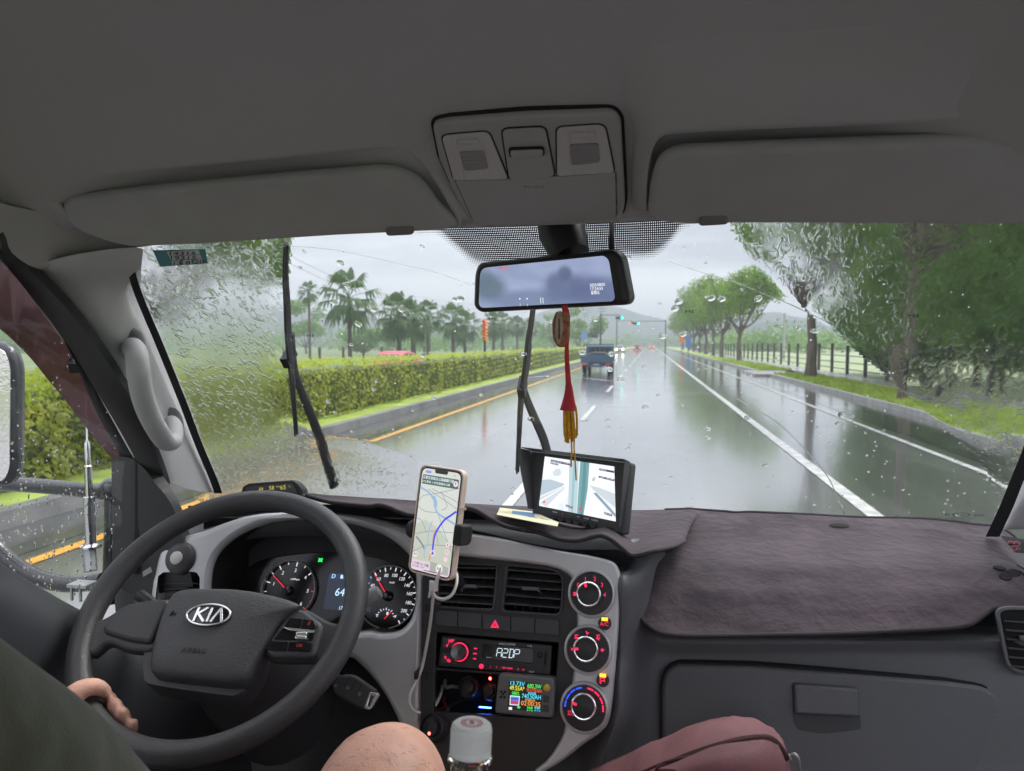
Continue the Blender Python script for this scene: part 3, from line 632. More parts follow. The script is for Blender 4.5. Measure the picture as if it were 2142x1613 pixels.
low = Z2((1190,112),(1330,125),(1400,175),(1470,235),(1560,312),(1640,350),(1800,370))+Z3((820,372),(1100,340),(1285,292),(1380,297),(1480,290),(1560,250),(1640,170),(1700,95),(1830,38))
low = [V((x, y, 0)) for x, y in low]; lowc = cat_rom(low, 4); a = MB(); rows = []; fade = []
NR = 14
for j in range(NR+1):
    r = []
    for q in lowc:
        h = cast(ws_t, q.x, q.y*(1-j/NR)+438*j/NR, .002)
        if h is None: h = cast(ws_t, q.x, 470, .002)
        r.append(h)
        d = (q.y-438)*j/NR; fade.append(min(.40, -.75+1.15*min(1, d/20.)) if d < 20 else .40)
    rows.append(r)
a.grid(rows, 1, 1); fo = a.build('frit_band', m_frit, wst)
at_ = fo.data.attributes.new('fade', 'FLOAT', 'POINT')
for i, q in enumerate(fade[:len(fo.data.vertices)]): at_.data[i].value = q
WSE = Z1((835,200),(800,260),(830,420),(900,600),(960,740),(1050,960),(1130,1160),(1220,1400),(1310,1613),(1340,1700))
a = MB()
def wscast(px, py):
    p = cast(ws_t, px, py, .003); k = 0
    while p is None and k < 40: px += 3 if px < 1000 else -3; k += 1; p = cast(ws_t, px, py, .003)
    return p
a.grid([[wscast(x-8, y), wscast(x+4, y)] for x, y in WSE], 2, 4); a.grid([[wscast(x+4, y), wscast(x+(9 if y > 540 else 6), y)] for x, y in WSE], 2, 4)
a.grid([[wscast(x-9, y), wscast(x+20, y)] for x, y in ((2070,1120),(2098,1060),(2122,1000),(2150,930),(2190,800),(2230,640),(2262,480))], 2, 4)
a.grid([[ws(-1+2*i/30, .0)+V((0,-.002,0)) for i in range(31)], [ws(-1+2*i/30, .05)+V((0,-.002,0)) for i in range(31)]], 1, 1)
a.build('edge_seal', m_rubber, wst)
# small printed marks on the glass (mirrored maker's dots as seen from inside)
m_ink = M('glass_print_ink', (.03,.03,.035), .6)
def on_ws(px, py, off=.003):
    p = cast(ws_t, px, py, off); q = cast(ws_t, px+12, py, off); r = cast(ws_t, px, py-12, off); x = (q-p).normalized(); n = x.cross(r-p).normalized(); y = n.cross(x)
    return Matrix(((x.x,y.x,n.x,p.x),(x.y,y.y,n.y,p.y),(x.z,y.z,n.z,p.z),(0,0,0,1)))
a = MB()
for px, py in ((650,700),(1031,665),(1443,649),(1912,658),(1443,1060)): a.text('3M', on_ws(px, py), .0062, .0001, sx=-1.25)
X = on_ws(1990, 1078)
a.text('KIA', X @ Matrix.Translation((.014,.005,0)), .0045, .0001, sx=1.2)
a.lathe([(.011,0),(.0125,0)], X @ Matrix.Translation((.014,.005,0)) @ Matrix.Diagonal((1,.5,1,1)), 24)
a.text('E4', X @ Matrix.Translation((-.006,.005,0)), .005, .0001); a.text('DOT', X @ Matrix.Translation((.04,.003,0)), .005, .0001)
for k in range(3): a.text('LAMINATED SAFETY GLASS'[:20-k*3], X @ Matrix.Translation((.012,-.004-.0045*k,0)), .0026, .0001)
a.build('printed_mark', m_ink, wst)
# service sticker, top left
stt = thing('service_sticker', on_ws(385,545).translation, 'teal and white handwritten service sticker at the top left of the windscreen', 'sticker')
def ws_poly(px, off): return [cast(ws_t, x, y, off) for x, y in px]
a = MB(); a.add(ws_poly(Z1((940,203),(1262,196),(1278,285),(985,305)), .004), [(0,1,2,3)]); a.build('backing', M('sticker_teal', (.12,.33,.38), .6), stt)
a = MB()
for q in (((1025,208),(1222,197),(1231,226),(1037,236)), ((1040,238),(1232,229),(1243,252),(1050,262)), ((1056,266),(1106,263),(1110,290),(1060,294)), ((1124,262),(1178,258),(1182,286),(1128,290)), ((1192,258),(1245,254),(1250,280),(1196,284))):
    a.add(ws_poly(Z1(*q), .005), [(0,1,2,3)])
a.build('white_field', M('sticker_paper', (.7,.72,.74), .7), stt)
a = MB()
for s_, x, y, h in (('14315',1115,218,.0075),('19315',1120,246,.0075),('13',1084,279,.007),('8',1153,275,.007),('20',1221,270,.007)):
    (px, py), = Z1((x, y)); a.text(s_, on_ws(px, py, .0062), h, .0001, sx=1.5, shear=.25)
a.build('handwriting', m_ink, stt)
# ---- water on the glass: film where the wipers do not reach, drops and trails elsewhere
m_water = bpy.data.materials.new('rain_water'); m_water.use_nodes = True; t = m_water.node_tree; t.nodes.clear()
o_ = _n(t,'ShaderNodeOutputMaterial'); wg = _n(t,'ShaderNodeBsdfGlass'); wg.inputs['IOR'].default_value = 1.33; wg.inputs['Roughness'].default_value = 0
t.links.new(wg.outputs[0], o_.inputs[0])
m_film = m_water.copy(); m_film.name = 'rain_film'; t = m_film.node_tree; wg = [n for n in t.nodes if n.type == 'BSDF_GLASS'][0]
tc = _n(t,'ShaderNodeTexCoord'); mp = _n(t,'ShaderNodeMapping'); mp.inputs['Rotation'].default_value = (0, .6, 0); mp.inputs['Scale'].default_value = (1.0,.55,.55); t.links.new(tc.outputs['Object'], mp.inputs[0])
n1 = _n(t,'ShaderNodeTexNoise'); n1.inputs['Scale'].default_value = 105; n1.inputs['Detail'].default_value = 3; n1.inputs['Distortion'].default_value = 1.2; t.links.new(mp.outputs[0], n1.inputs['Vector'])
n2 = _n(t,'ShaderNodeTexNoise'); n2.inputs['Scale'].default_value = 14; n2.inputs['Detail'].default_value = 2; t.links.new(tc.outputs['Object'], n2.inputs['Vector'])
rp = _n(t,'ShaderNodeValToRGB'); rp.color_ramp.elements[0].position = .50; rp.color_ramp.elements[1].position = .72; rp.color_ramp.interpolation = 'EASE'; t.links.new(n1.outputs['Fac'], rp.inputs[0])
at = _n(t,'ShaderNodeAttribute'); at.attribute_name = 'wet'
hh = mth('MULTIPLY', mth('ADD', mth('MULTIPLY', rp.outputs[0], .40, t), mth('MULTIPLY', n2.outputs['Fac'], .9, t), t), at.outputs['Fac'], t)
t.links.new(mth('MULTIPLY', at.outputs['Fac'], .17, t), wg.inputs['Roughness'])
bu = _n(t,'ShaderNodeBump'); bu.inputs['Strength'].default_value = 1; bu.inputs['Distance'].default_value = .0015; t.links.new(hh, bu.inputs['Height']); t.links.new(bu.outputs[0], wg.inputs['Normal'])
def proj(p):
    q = p-EYE; d = q.dot(_F); return CX+FPX*q.dot(_R)/d, CY-FPX*q.dot(_U)/d
def inpoly(x, y, P):
    c = False
    for i in range(len(P)):
        (x0,y0),(x1,y1) = P[i-1], P[i]
        if (y0 > y) != (y1 > y) and x < (x1-x0)*(y-y0)/(y1-y0)+x0: c = not c
    return c
def edged(x, y, P):
    m = 1e9
    for i in range(len(P)):
        ax, ay = P[i-1]; bx, by = P[i]; L = (bx-ax)**2+(by-ay)**2+1e-9; k = max(0, min(1, ((x-ax)*(bx-ax)+(y-ay)*(by-ay))/L)); m = min(m, math.hypot(x-ax-k*(bx-ax), y-ay-k*(by-ay)))
    return m
WETL = [(230,480),(610,480),(600,560),(592,700),(600,860),(640,905),(760,925),(860,960),(900,1060),(420,1080)]
WETR = [(1520,440),(1570,540),(1640,610),(1740,690),(1830,760),(1960,880),(2060,960),(2120,1100),(2300,1100),(2500,400)]
vis = []; N_U, N_V = 240, 110
vid = {}; a = MB(); wet = []; vv = []
def wetness(x, y):
    w = 0
    for P in (WETL, WETR):
        if inpoly(x, y, P): w = max(w, min(1, edged(x, y, P)/60)*(1 if P is WETL else (.8-.5*max(0, min(1, (x-1700)/250)))))
    return w
G_ = [[None]*(N_U+1) for _ in range(N_V+1)]
for j in range(N_V+1):
    for i in range(N_U+1):
        u, v = -1+2*i/N_U, .02+.96*j/N_V; p = ws(u, v); G_[j][i] = (p, wetness(*proj(p)))
nrm = (ws(.02,.5)-ws(-.02,.5)).cross(ws(0,.55)-ws(0,.45)).normalized()
if nrm.y < 0: nrm = -nrm
fs = []; ix = {}
def vi(j, i):
    if (j, i) not in ix: ix[(j, i)] = len(vv); vv.append(G_[j][i][0]+nrm*.003); wet.append(G_[j][i][1])
    return ix[(j, i)]
for j in range(N_V):
    for i in range(N_U):
        if max(G_[j][i][1], G_[j][i+1][1], G_[j+1][i][1], G_[j+1][i+1][1]) > 0: fs.append((vi(j,i), vi(j,i+1), vi(j+1,i+1), vi(j+1,i)))
n0 = len(vv)
a.add(vv, [f[::-1] for f in fs]); a.add([p+nrm*(.0002+.0016*min(1, 2*w_)) for p, w_ in zip(vv, wet)], fs)
edge = {}
for f in fs:
    for k in range(4):
        e = (f[k], f[(k+1) % 4]); r = (e[1], e[0])
        if r in edge: del edge[r]
        else: edge[e] = 1
a.f += [(e[0], e[1], e[1]+n0, e[0]+n0) for e in edge]; a.m += [0]*len(edge)
a.orient(); fo = a.build('rain_film', m_film, sharp=60); tag(fo, kind='stuff')
wa = fo.data.attributes.new('wet', 'FLOAT', 'POINT')
for i in range(n0): wa.data[i].value = 0; wa.data[i+n0].value = wet[i]
rng = random.Random(31); a = MB()
def drop(px, py, r, ex=1.0, ang=0, hk=.12):
    p = cast(ws_t, px, py, 0)
    if p is None: return
    p = p+nrm*.0032; R = frame(nrm, V((1,0,0))) @ rotm('Z', ang) @ Matrix.Diagonal((1, ex, 1)); h = r*hk
    prof = [(0,h*.62),(r*.55,h*.7),(r*.74,h),(r*.88,h*.8),(r*.97,h*.3),(r,0),(r*.9,-.0006),(0,-.0006)]
    a.lathe(prof, X4(p, R), 14)
for _ in range(85):                        # larger ring-shaped drops in the wiped field
    x, y = rng.uniform(610,1900), rng.uniform(500,1060)
    if wetness(x, y) > .2: continue
    drop(x, y, rng.choice((.003,.0035,.004,.005,.0065))*rng.uniform(.7,1.05), rng.uniform(.7,1.0), rng.uniform(0,3.1))
for x, y in ((725,602),(783,650),(953,630),(838,650),(697,635),(748,680),(962,628),(885,745),(1165,585),(1420,633),(1412,648),(1386,706),(1430,701),(1488,626),(1587,627),(1705,695),(1563,878),(1760,870),(1480,900),(1350,855),(1218,740),(1278,743),(1275,775)): drop(x, y, .0066, rng.uniform(.7,.95), rng.uniform(0,3))
for _ in range(230):                        # fine beads
    x, y = rng.uniform(300,2100), rng.uniform(470,1080)
    drop(x, y, rng.uniform(.0007,.0018), 1, 0, .35)
for _ in range(150):                        # clusters along the unwiped borders
    if rng.random() < .5: x, y = rng.uniform(440,880), rng.uniform(900,1050)
    else: x, y = rng.uniform(1650,2110), rng.uniform(880,1080); y += (x-1900)*.1
    drop(x, y, rng.uniform(.0008,.0028), rng.uniform(.5,1), rng.uniform(0,3), .3)
def trail(pts, w):
    P = [cast(ws_t, x, y, 0) for x, y in pts]; P = [p+nrm*.0035 for p in P if p is not None]
    C = cat_rom(P, 6); rr = [(w*rng.uniform(.55,1.1), w*.2) for _ in C]; a.tube(C, rr, 6, flat=V((1,0,0)))
trail(Z2((300,215),(600,240),(880,292),(1100,345),(1260,378),(1440,435),(1570,482)), .0008)
trail(Z4((250,245),(420,305),(560,345),(700,400),(850,460),(980,520),(1110,585)), .0010)
trail(Z3((660,1108),(760,1098),(900,1102),(1100,1115),(1230,1132)), .0007); trail(Z4((600,960),(800,1080),(950,1220),(1060,1350),(1110,1440),(1160,1560)), .0011)
a.orient(); tag(a.build('raindrops', m_water, sharp=60), kind='stuff')
# ---- wipers outside the glass
m_wip = M('wiper_black', (.02,.02,.022), .5)
def ws_pts(px, off): return [cast(ws_t, x, y, 0)+nrm*off for x, y in px]
def wiper(lab, blade, arm, mid):
    t = thing('wiper', ws_pts([arm[-1]], .01)[0], lab, 'wiper', 'windscreen wipers')
    a = MB(); C = cat_rom(ws_pts(blade, .012), 6); n = len(C); a.tube(C, [(.0028+.0042*math.sin(math.pi*k/(n-1)), .005) for k in range(n)], 8); C2 = cat_rom(ws_pts(blade, .0055), 6); a.tube(C2, .0018, 6); a.build('blade', m_wip, t)
    a = MB(); C = cat_rom(ws_pts(arm, .030), 6); n = len(C); a.tube(C, [(.0055+.005*k/(n-1), .005) for k in range(n)], 8)
    q = ws_pts([mid], .02)[0]; a.box(q, (.013,.022,.036), frame(nrm, V((1,0,0)))); a.build('arm', m_wip, t)
    return t
wiper('driver side wiper standing upright at the left of the windscreen', Z2((298,225),(292,420),(305,640),(315,860),(335,1050),(350,1250),(372,1505)), Z2((312,880),(335,1120),(380,1260),(440,1400),(520,1613))+[(690,1042)], Z2((308,1010))[0])
wiper('centre wiper behind the hanging charm and the small monitor', Z3((690,655),(672,780),(655,900),(640,1050),(615,1200),(602,1350),(595,1500),(582,1760)), Z3((650,960),(632,1130),(612,1230),(640,1330),(690,1450),(760,1613))+[(1150,1010)], Z3((612,1215))[0])
# ---- headliner
hp = [(.952,.168),(.936,.186),(.87,.222),(.78,.262),(.66,.305),(.5,.335),(.25,.352),(0,.356),(-.30,.356)]
def hl(x, y0, z0, s):
    w = min(1.15, abs((x+.155)/.565)**2.6); return P3(x, y0-.085*w*max(0,1-s*4), z0-w*(.042+.15*min(1,max(0,s-.22)*2.0)))
xs = [-.80,-.76,-.70,-.62,-.5,-.36,-.2,-.05,.1,.24,.34,.42,.47,.50]
a = MB(); a.grid([[hl(x, y, z, i/8) for x in xs] for i, (y, z) in enumerate(hp)], 3, 4, -.03)
sideA = [(-260,300,.42),(-120,380,.55),(0,425,.66),(100,445,.74),(200,462,.81),(292,492,.862)]; sideB = [(-260,380,.46),(-120,438,.60),(0,503,.705),(82,553,.79),(180,543,.835),(286,521,.872)]
a.grid([[aty(*p) for p in sideA], [aty(*p) for p in sideB], [aty(x, y+10, yy+.03) for x, y, yy in sideB]], 4, 3)
hlo = a.build('headliner', m_liner); tag(hlo, 'dark grey fabric headliner curving over the whole cab', 'headliner'); hl_t = bvh(hlo)
def hl_plane(pts, off):                     # plane through three headliner points, facing down into the cab
    A, B, C = [cast(hl_t, *p) for p in pts]; n = (B-A).cross(C-A).normalized()
    if n.dot(EYE-A) < 0: n = -n
    return Pl(A+n*off, n, B-A)
LIPS = []
def visor(px, pts, lab, clip, r, lip, name='sun_visor'):
    pl = hl_plane(pts, .021); t = thing(name, pl.hit(*px[len(px)//2]), lab, 'sun visor', 'sun visors')
    L = rnd(pl.uvs(px), r, 6); L = [p-V((0, .020 if p.y > sum(q.y for q in L)/len(L) else 0)) for p in L]; a = MB(); a.plate(pl, [L], -.009, .008, .0075); a.build('visor_pad', m_visor, t)
    U = [V(p[:2]) for p in cat_rom([p.to_3d() for p in pl.uvs(lip)], 5)]; n_ = len(U); rows = []
    for k, p in enumerate(U):               # the moulded lip of the headliner round the visor's pocket
        d = (U[min(k+1, n_-1)]-U[max(k-1, 0)]).normalized(); o = V((d.y, -d.x)); f = min(1, k/2, (n_-1-k)/3)
        w_ = .022+.095*abs(d.x)**3; hp0 = cast(hl_t, *proj(pl.pt(*p, .0)), .0004); dl = (pl.pt(*p, .001)-hp0)*f if hp0 is not None else V((0,0,0)); rr = []
        for tt in (0, .2, .4, .6, .8, .95):
            h0 = cast(hl_t, *proj(pl.pt(*(p+o*w_*(1-tt)), -.01)), -.003 if tt == 0 else .0); h0 = h0 if h0 is not None else pl.pt(*(p+o*w_*(1-tt)), -.02); rr.append(h0+dl*(tt*tt*(3-2*tt)))
        rr += [pl.pt(*p, .001*f-.012*(1-f)), pl.pt(*(p-o*.002), -.010), pl.pt(*(p-o*.003), -.034)]
        rows.append(rr)
    LIPS.append(list(zip(*rows)))
    c = pl.uvs(clip); a = MB(); a.plate(pl, [rnd(c, .006)], -.012, .011, .003); a.build('clip', M('clip_plastic', (.17,.165,.16), .6), t)
visor([(107,383),(330,356),(600,331),(815,313),(880,338),(915,390),(960,466),(930,477),(700,488),(420,506),(265,512),(155,476)], [(175,455),(930,440),(520,345)], 'driver side sun visor folded against the headliner, top left', [(806,466),(868,464),(866,481),(808,484)], [.02,.0,.0,.05,.05,.0,.02,.01,0,0,.02,.02], [(968,482),(955,458),(915,388),(878,338),(815,311),(600,329),(330,354),(150,376),(104,384),(118,425),(160,490)])
visor([(1378,281),(1600,270),(1900,258),(2300,244),(2330,470),(2142,459),(1800,459),(1530,459),(1440,462),(1356,452),(1357,360)], [(1420,440),(2050,440),(1700,290)], 'passenger side sun visor folded against the headliner, top right', [(1462,441),(1522,438),(1526,455),(1463,459)], [.035,0,0,.04,.03,0,0,.0,.015,.02,.0], [(2500,236),(2300,242),(1900,256),(1600,268),(1440,276),(1385,284),(1362,320),(1354,380),(1352,425),(1351,456)])
# the lips belong to the headliner
a = MB()
for r_ in LIPS: a.grid(r_, 1, 2)
lo_ = a.build('visor_pocket_lip', m_liner, hlo, sharp=70); lo_.location = V((0,0,0))
# ---- overhead console
oc = hl_plane([(960,430),(1270,420),(1100,260)], .004); t = thing('overhead_console', oc.hit(1110,340), 'overhead console with two map lamps and a push flap above the mirror', 'console')
m_con = M('console_plastic', (.33,.32,.315), .7, bump=.15, bscale=900); m_lens = M('lamp_lens', (.44,.42,.42), .25, spec=.6, bump=.5, bscale=160, stretch=(3,.2,.2))
out_ = Z9((178,160),(300,138),(800,98),(1395,76),(1448,140),(1478,700),(1455,790),(1380,815),(800,845),(480,838),(415,800),(330,640),(225,400))
L = rnd(oc.uvs(out_), [.02,0,0,.022,.012,.012,.015,.01,0,.015,.012,0,0], 5); a = MB(); a.plate(oc, [inset(L,-.003)], -.006, .001, .0005, m=1); a.plate(oc, [L], -.004, .008, .004); a.build('housing', [m_con, m_gap], t)
def ocp(name, px, r, h0, h1, bev, mat, gap=True):
    L = rnd(oc.uvs(Z9(*px)), r, 4); a = MB()
    if gap: a.plate(oc, [inset(L,-.0016)], h0, h1-.0015, .0003, m=1)
    a.plate(oc, [L], h0, h1+.0005, bev, m=0); return a.build(name, [mat, m_gap], t)
ocp('map_lamp_lens', [(243,225),(560,197),(690,515),(325,525)], [.008,.008,.005,.005], .007, .010, .001, m_lens)
ocp('map_lamp_lens', [(1018,170),(1340,148),(1405,470),(1020,497)], [.007,.01,.005,.005], .007, .010, .001, m_lens)
for q in ([(365,325),(530,318),(560,440),(400,455)], [(1105,275),(1300,265),(1310,395),(1118,415)]): ocp('bulb_shade', q, .004, .0095, .0112, .0004, M('bulb_shade', (.22,.21,.21), .35, bump=.5, bscale=250, stretch=(.2,1,3)), False)
for q in ([(340,250),(490,240),(498,262),(345,275)], [(1108,195),(1275,188),(1278,225),(1110,232)]): ocp('lens_button', q, .003, .0095, .0125, .0012, m_lens, False)
ocp('centre_panel', [(650,180),(940,165),(1005,500),(700,525)], .008, .008, .0105, .0015, m_con)
ocp('switch', [(705,300),(925,292),(930,335),(715,350)], .003, .010, .0155, .0015, m_con)
ocp('storage_flap', [(335,530),(700,522),(1010,505),(1412,475),(1418,770),(1390,785),(800,820),(480,822),(455,800)], [.002,.0,.0,.003,.004,.004,0,.008,.006], .007, .0095, .001, m_con)
a = MB(); a.text('PUSH', oc.mat(*oc.uv(*Z9((865,570))[0]), .0098, rot=-.05), .0045, .0004, sx=1.7); a.build('lettering', M('embossed_mark', (.2,.19,.185), .8), t)
# ---- left front pillar
PL = Z1((0,120),(100,190),(240,300),(400,480),(560,680),(700,880),(800,1050),(900,1250),(1000,1500),(1045,1640))
PY = [.70,.745,.80,.865,.93,.985,1.02,1.065,1.115,1.14]
door_e = [aty(px, py, y) for (px, py), y in zip(PL, PY)]
wse = WSE; _ = Z1((835,200),(800,260),(830,420),(900,600),(960,740),(1050,960),(1130,1160),(1220,1400),(1310,1613),(1340,1700))
wsp = [aty(px, py, y-.03) for (px, py), y in zip(wse, [.88,.915,1.0,1.06,1.10,1.17,1.235,1.30,1.365,1.39])]
pt = thing('windscreen_pillar', door_e[-1], 'pale grey pillar trim between the windscreen and the driver window', 'pillar')
A_ = [door_e[2]]+door_e[3:]; B_ = wsp[1:][:len(A_)]
n = 8
da = cat_rom(door_e[2:], 4); db = cat_rom([wsp[0]]+wsp[2:], 4); n = min(len(da), len(db))
rs = lambda L, k: L[min(len(L)-1, int(round(k*(len(L)-1)/15)))]
rows = []
for k in range(16):
    p, q = rs(da, k), rs(db, k); m1 = p.lerp(q, .35)+V((.012,-.022,.0)); m2 = p.lerp(q, .75)+V((.010,-.020,0)); rows.append([p+V((-.015,.01,0)), p, m1, m2, q, q+V((-.005,.02,0))])
a = MB(); a.grid(rows, 4, 2); pil = a.build('pillar_cover', m_trim, pt)
a = MB(); hdr = [aty(80,552,.798), aty(160,541,.83), aty(230,533,.86), aty(283,519,.88)]; a.tube(hdr, .0022, 6); a.build('seam', m_gap, pt)
rp_ = thing('windscreen_pillar', aty(2120,1110,1.2), 'pale grey pillar trim at the right edge of the windscreen', 'pillar')
a = MB(); a.grid([[aty(x-4, y, yy+.02), aty(x, y, yy), aty(x+60, y, yy-.06), aty(x+200, y, yy-.10)] for (x, y), yy in zip(((2095,1108),(2098,1096),(2122,1040),(2150,970),(2200,820),(2260,600),(2300,440)), (1.34,1.33,1.30,1.27,1.17,1.0,.86))], 4, 4); a.build('pillar_cover', m_trim, rp_)
# grab handle
gh = thing('grab_handle', aty(350,905,1.05), 'moulded grey grab handle on the driver side pillar', 'handle')
hx = Z1((800,800),(835,850),(850,960),(868,1080),(905,1200),(960,1310),(1015,1390),(1060,1385),(1070,1310),(1050,1275))
hy = [1.0,.955,.945,.955,.975,1.0,1.035,1.06,1.085,1.11]
C = cat_rom([aty(px, py, y) for (px, py), y in zip(hx, hy)], 6); n = len(C)
a = MB(); a.tube(C, [((.0165 if k < n*.75 else .0165-.003*(k/n)), .0135) for k in range(n)], 16); a.build('grip', m_trim, gh)
m_sock = M('handle_socket', (.2,.2,.21), .7)
for (px, py), y, r in ((Z1((815,800))[0],1.0,.022),(Z1((1052,1285))[0],1.135,.024)): a = MB(); a.ball(aty(px,py,y), (r,.01,r*1.3), nu=16, nv=8); a.build('socket', m_sock, gh)
a = MB(); a.tube(cat_rom([aty(px,py,y-.0135) for (px,py),y in zip(Z1((905,1030),(930,1150),(975,1265),(1030,1360),(1075,1375),(1085,1320)), (.963,.985,1.01,1.05,1.08,1.09))],5), .0012, 5); a.build('seam', m_gap, gh)
# ---- driver door: frame, rubber seal, window, rain visor, panel
dr = thing('driver_door', P3(-.85,.5,-1.2), 'driver door with a rain spotted window and tinted rain visor', 'door')
def band(l1, l2, y1, y2, mat, name, thick=.012, push=0):
    n = min(len(l1), len(l2)); r1 = [aty(px, py, y1[0]+(y1[1]-y1[0])*k/(n-1)+push) for k, (px, py) in enumerate(l1[:n])]; r2 = [aty(px, py, y2[0]+(y2[1]-y2[0])*k/(n-1)+push) for k, (px, py) in enumerate(l2[:n])]
    a = MB(); a.grid([r1, [p.lerp(q,.5)+(EYE-p).normalized()*.006 for p, q in zip(r1, r2)], r2], 4, 3, thick); return a.build(name, mat, dr)
E1 = Z1((-60,75),(40,155),(160,245),(400,480),(560,680),(700,880),(800,1050),(900,1250),(1000,1500),(1045,1640))
E2 = Z1((-60,160),(0,215),(60,260),(160,370),(330,590),(480,800),(620,1040),(760,1280),(880,1500),(950,1640))
E3 = Z1((-60,180),(0,235),(40,270),(140,390),(300,610),(460,830),(600,1060),(730,1290),(850,1500),(920,1640))
E4 = Z1((-60,225),(0,280),(60,335),(200,500),(350,710),(490,920),(590,1120),(690,1320),(770,1460),(850,1640))
E5 = Z1((-60,640),(0,700),(70,760),(180,870),(290,1000),(400,1125),(490,1240),(590,1365),(690,1480),(755,1548))
band(E1, E2, (.69,1.13), (.70,1.14), m_rubber, 'rubber_seal', .012)
band(E2, E3, (.705,1.15), (.71,1.155), m_whitep, 'painted_frame', .006)
band(E3, E4, (.715,1.16), (.72,1.17), m_rubber, 'window_channel', .01)
m_tint = bpy.data.materials.new('tinted_acrylic'); m_tint.use_nodes = True; t_ = m_tint.node_tree; t_.nodes.clear()
o_ = _n(t_,'ShaderNodeOutputMaterial'); tr = _n(t_,'ShaderNodeBsdfTransparent'); tr.inputs[0].default_value = (.30,.225,.22,1); gl = _n(t_,'ShaderNodeBsdfGlossy'); gl.inputs['Roughness'].default_value = .12; gl.inputs[0].default_value = (.9,.7,.8,1)
dfu = _n(t_,'ShaderNodeBsdfTranslucent'); dfu.inputs[0].default_value = (.20,.135,.14,1); m0 = _n(t_,'ShaderNodeMixShader'); m0.inputs[0].default_value = .25; t_.links.new(tr.outputs[0], m0.inputs[1]); t_.links.new(dfu.outputs[0], m0.inputs[2])
mi = _n(t_,'ShaderNodeMixShader'); mi.inputs[0].default_value = .07; t_.links.new(m0.outputs[0], mi.inputs[1]); t_.links.new(gl.outputs[0], mi.inputs[2]); t_.links.new(mi.outputs[0], o_.inputs[0])
rv = band(E4, E5, (.76,1.20), (.80,1.215), m_tint, 'rain_visor', .003)
q = aty(*Z1((495,915))[0], 1.0); a = MB(); a.box(q, (.02,.02,.03), frame((1,.6,0))); a.build('visor_clip', m_rubber, rv)
# window plane: x from -.80 to -.93
win = [(-260,300),(0,545),(60,640),(180,840),(262,950),(256,1010),(253,1130),(190,1262),(150,1272),(0,1180),(-260,1040)]
def door_pt(px, py, off=0):
    d = ray(px, py); n = V((1,-.18,.22)).normalized(); O = P3(-.845-off,.95,-.1); return EYE+d*((O-EYE).dot(n)/d.dot(n))
a = MB(); C = [door_pt(x, y, .02) for x, y in win]; a.add(C, [tuple(range(len(C)))]); a.build('window_glass', m_glass, dr, sharp=None)
rng = random.Random(77); a = MB(); nd = V((-1,.18,-.22)).normalized()
for _ in range(560):
    px = rng.uniform(0,255); py = rng.uniform(640,1260)
    if py < 900 and rng.random() < .75: continue
    p = door_pt(px, py, .0215); r = rng.uniform(.0006,.0019)*(1.3 if py > 1050 else 1); a.lathe([(0,r*.5),(r*.6,r*.4),(r,0),(r*.7,-.0005),(0,-.0005)], X4(p, frame(nd)), 8)
    if py > 1000 and rng.random() < .25: a.tube([p, p-V((0,0,rng.uniform(.002,.007)))], r*.6, 5)
a.orient(); tag(a.build('window_raindrops', m_water), kind='stuff')
# sail triangle and door panel
m_panel = M('door_panel_plastic', (.05,.054,.062), .55, bump=.15, bscale=700, var=.05, vscale=10)
a = MB(); a.grid([[aty(256,955,1.12), aty(300,960,1.10), aty(345,1000,1.09)], [aty(256,1080,1.10), aty(300,1085,1.09), aty(385,1075,1.09)], [aty(250,1215,1.08), aty(310,1240,1.08), aty(420,1220,1.08)]], 4, 4, .02); a.build('sail_panel', m_blackp, dr)
a = MB(); a.tube([aty(262,950,1.135), aty(258,1080,1.12), aty(253,1165,1.10), aty(200,1258,1.02)], .009, 8); a.tube([aty(290,965,1.085), aty(289,1100,1.075), aty(282,1200,1.06)], .008, 8); a.build('window_pillar', m_rubber, dr)
rows = []
for off, k in ((.0,0),(.02,1),(.06,2),(.10,3),(.10,4)):
    r = []
    for px, py in ((-300,1050),(-120,1135),(0,1205),(100,1262),(160,1290),(260,1330),(420,1400)):
        p = door_pt(px, py, .012); r.append(p+V((off*.9, 0, (0,.004,-.02,-.16,-.75)[k])))
    rows.append(r)
a = MB(); a.grid(rows, 4, 4); a.build('door_panel', m_panel, dr)
# ---- outside mirror on its tube bracket
om = thing('outside_mirror', P3(-1.12,1.2,-.4), 'large outside mirror on a wet black tube bracket beyond the driver window', 'mirror')
m_wetb = M('wet_black_paint', (.05,.05,.056), .22, bump=.5, bscale=120, spec=.8)
def T(px, y): return cat_rom([aty(x, yy, y) for x, yy in px], 5)
a = MB(); a.tube(T([(-60,1008),(30,1013),(120,1020),(215,1030)],1.25), .0150, 12); a.tube(T([(236,1005),(236,1080),(234,1160),(230,1260)],1.24), .0155, 12); a.tube(T([(-30,1120),(10,1165),(70,1205),(140,1222),(215,1215)],1.22), .0165, 12); a.ball(aty(232,1022,1.24), .022); a.build('bracket_tube', m_wetb, om)
a = MB(); mp_ = Pl(aty(0,860,1.12), (.35,-1,.02)); L = rnd(mp_.uvs([(-170,690),(18,718),(37,760),(36,985),(18,1018),(-170,1030)]), .03, 6); a.plate(mp_, [L], -.035, .0, .012); mh = a.build('mirror_housing', m_wetb, om)
a = MB(); a.plate(mp_, [inset(L, .011)], .0, .003, .0008); a.build('mirror_glass', M('mirror_silver', (.9,.86,.84), .09, 1, bump=.15, bscale=120), mh)
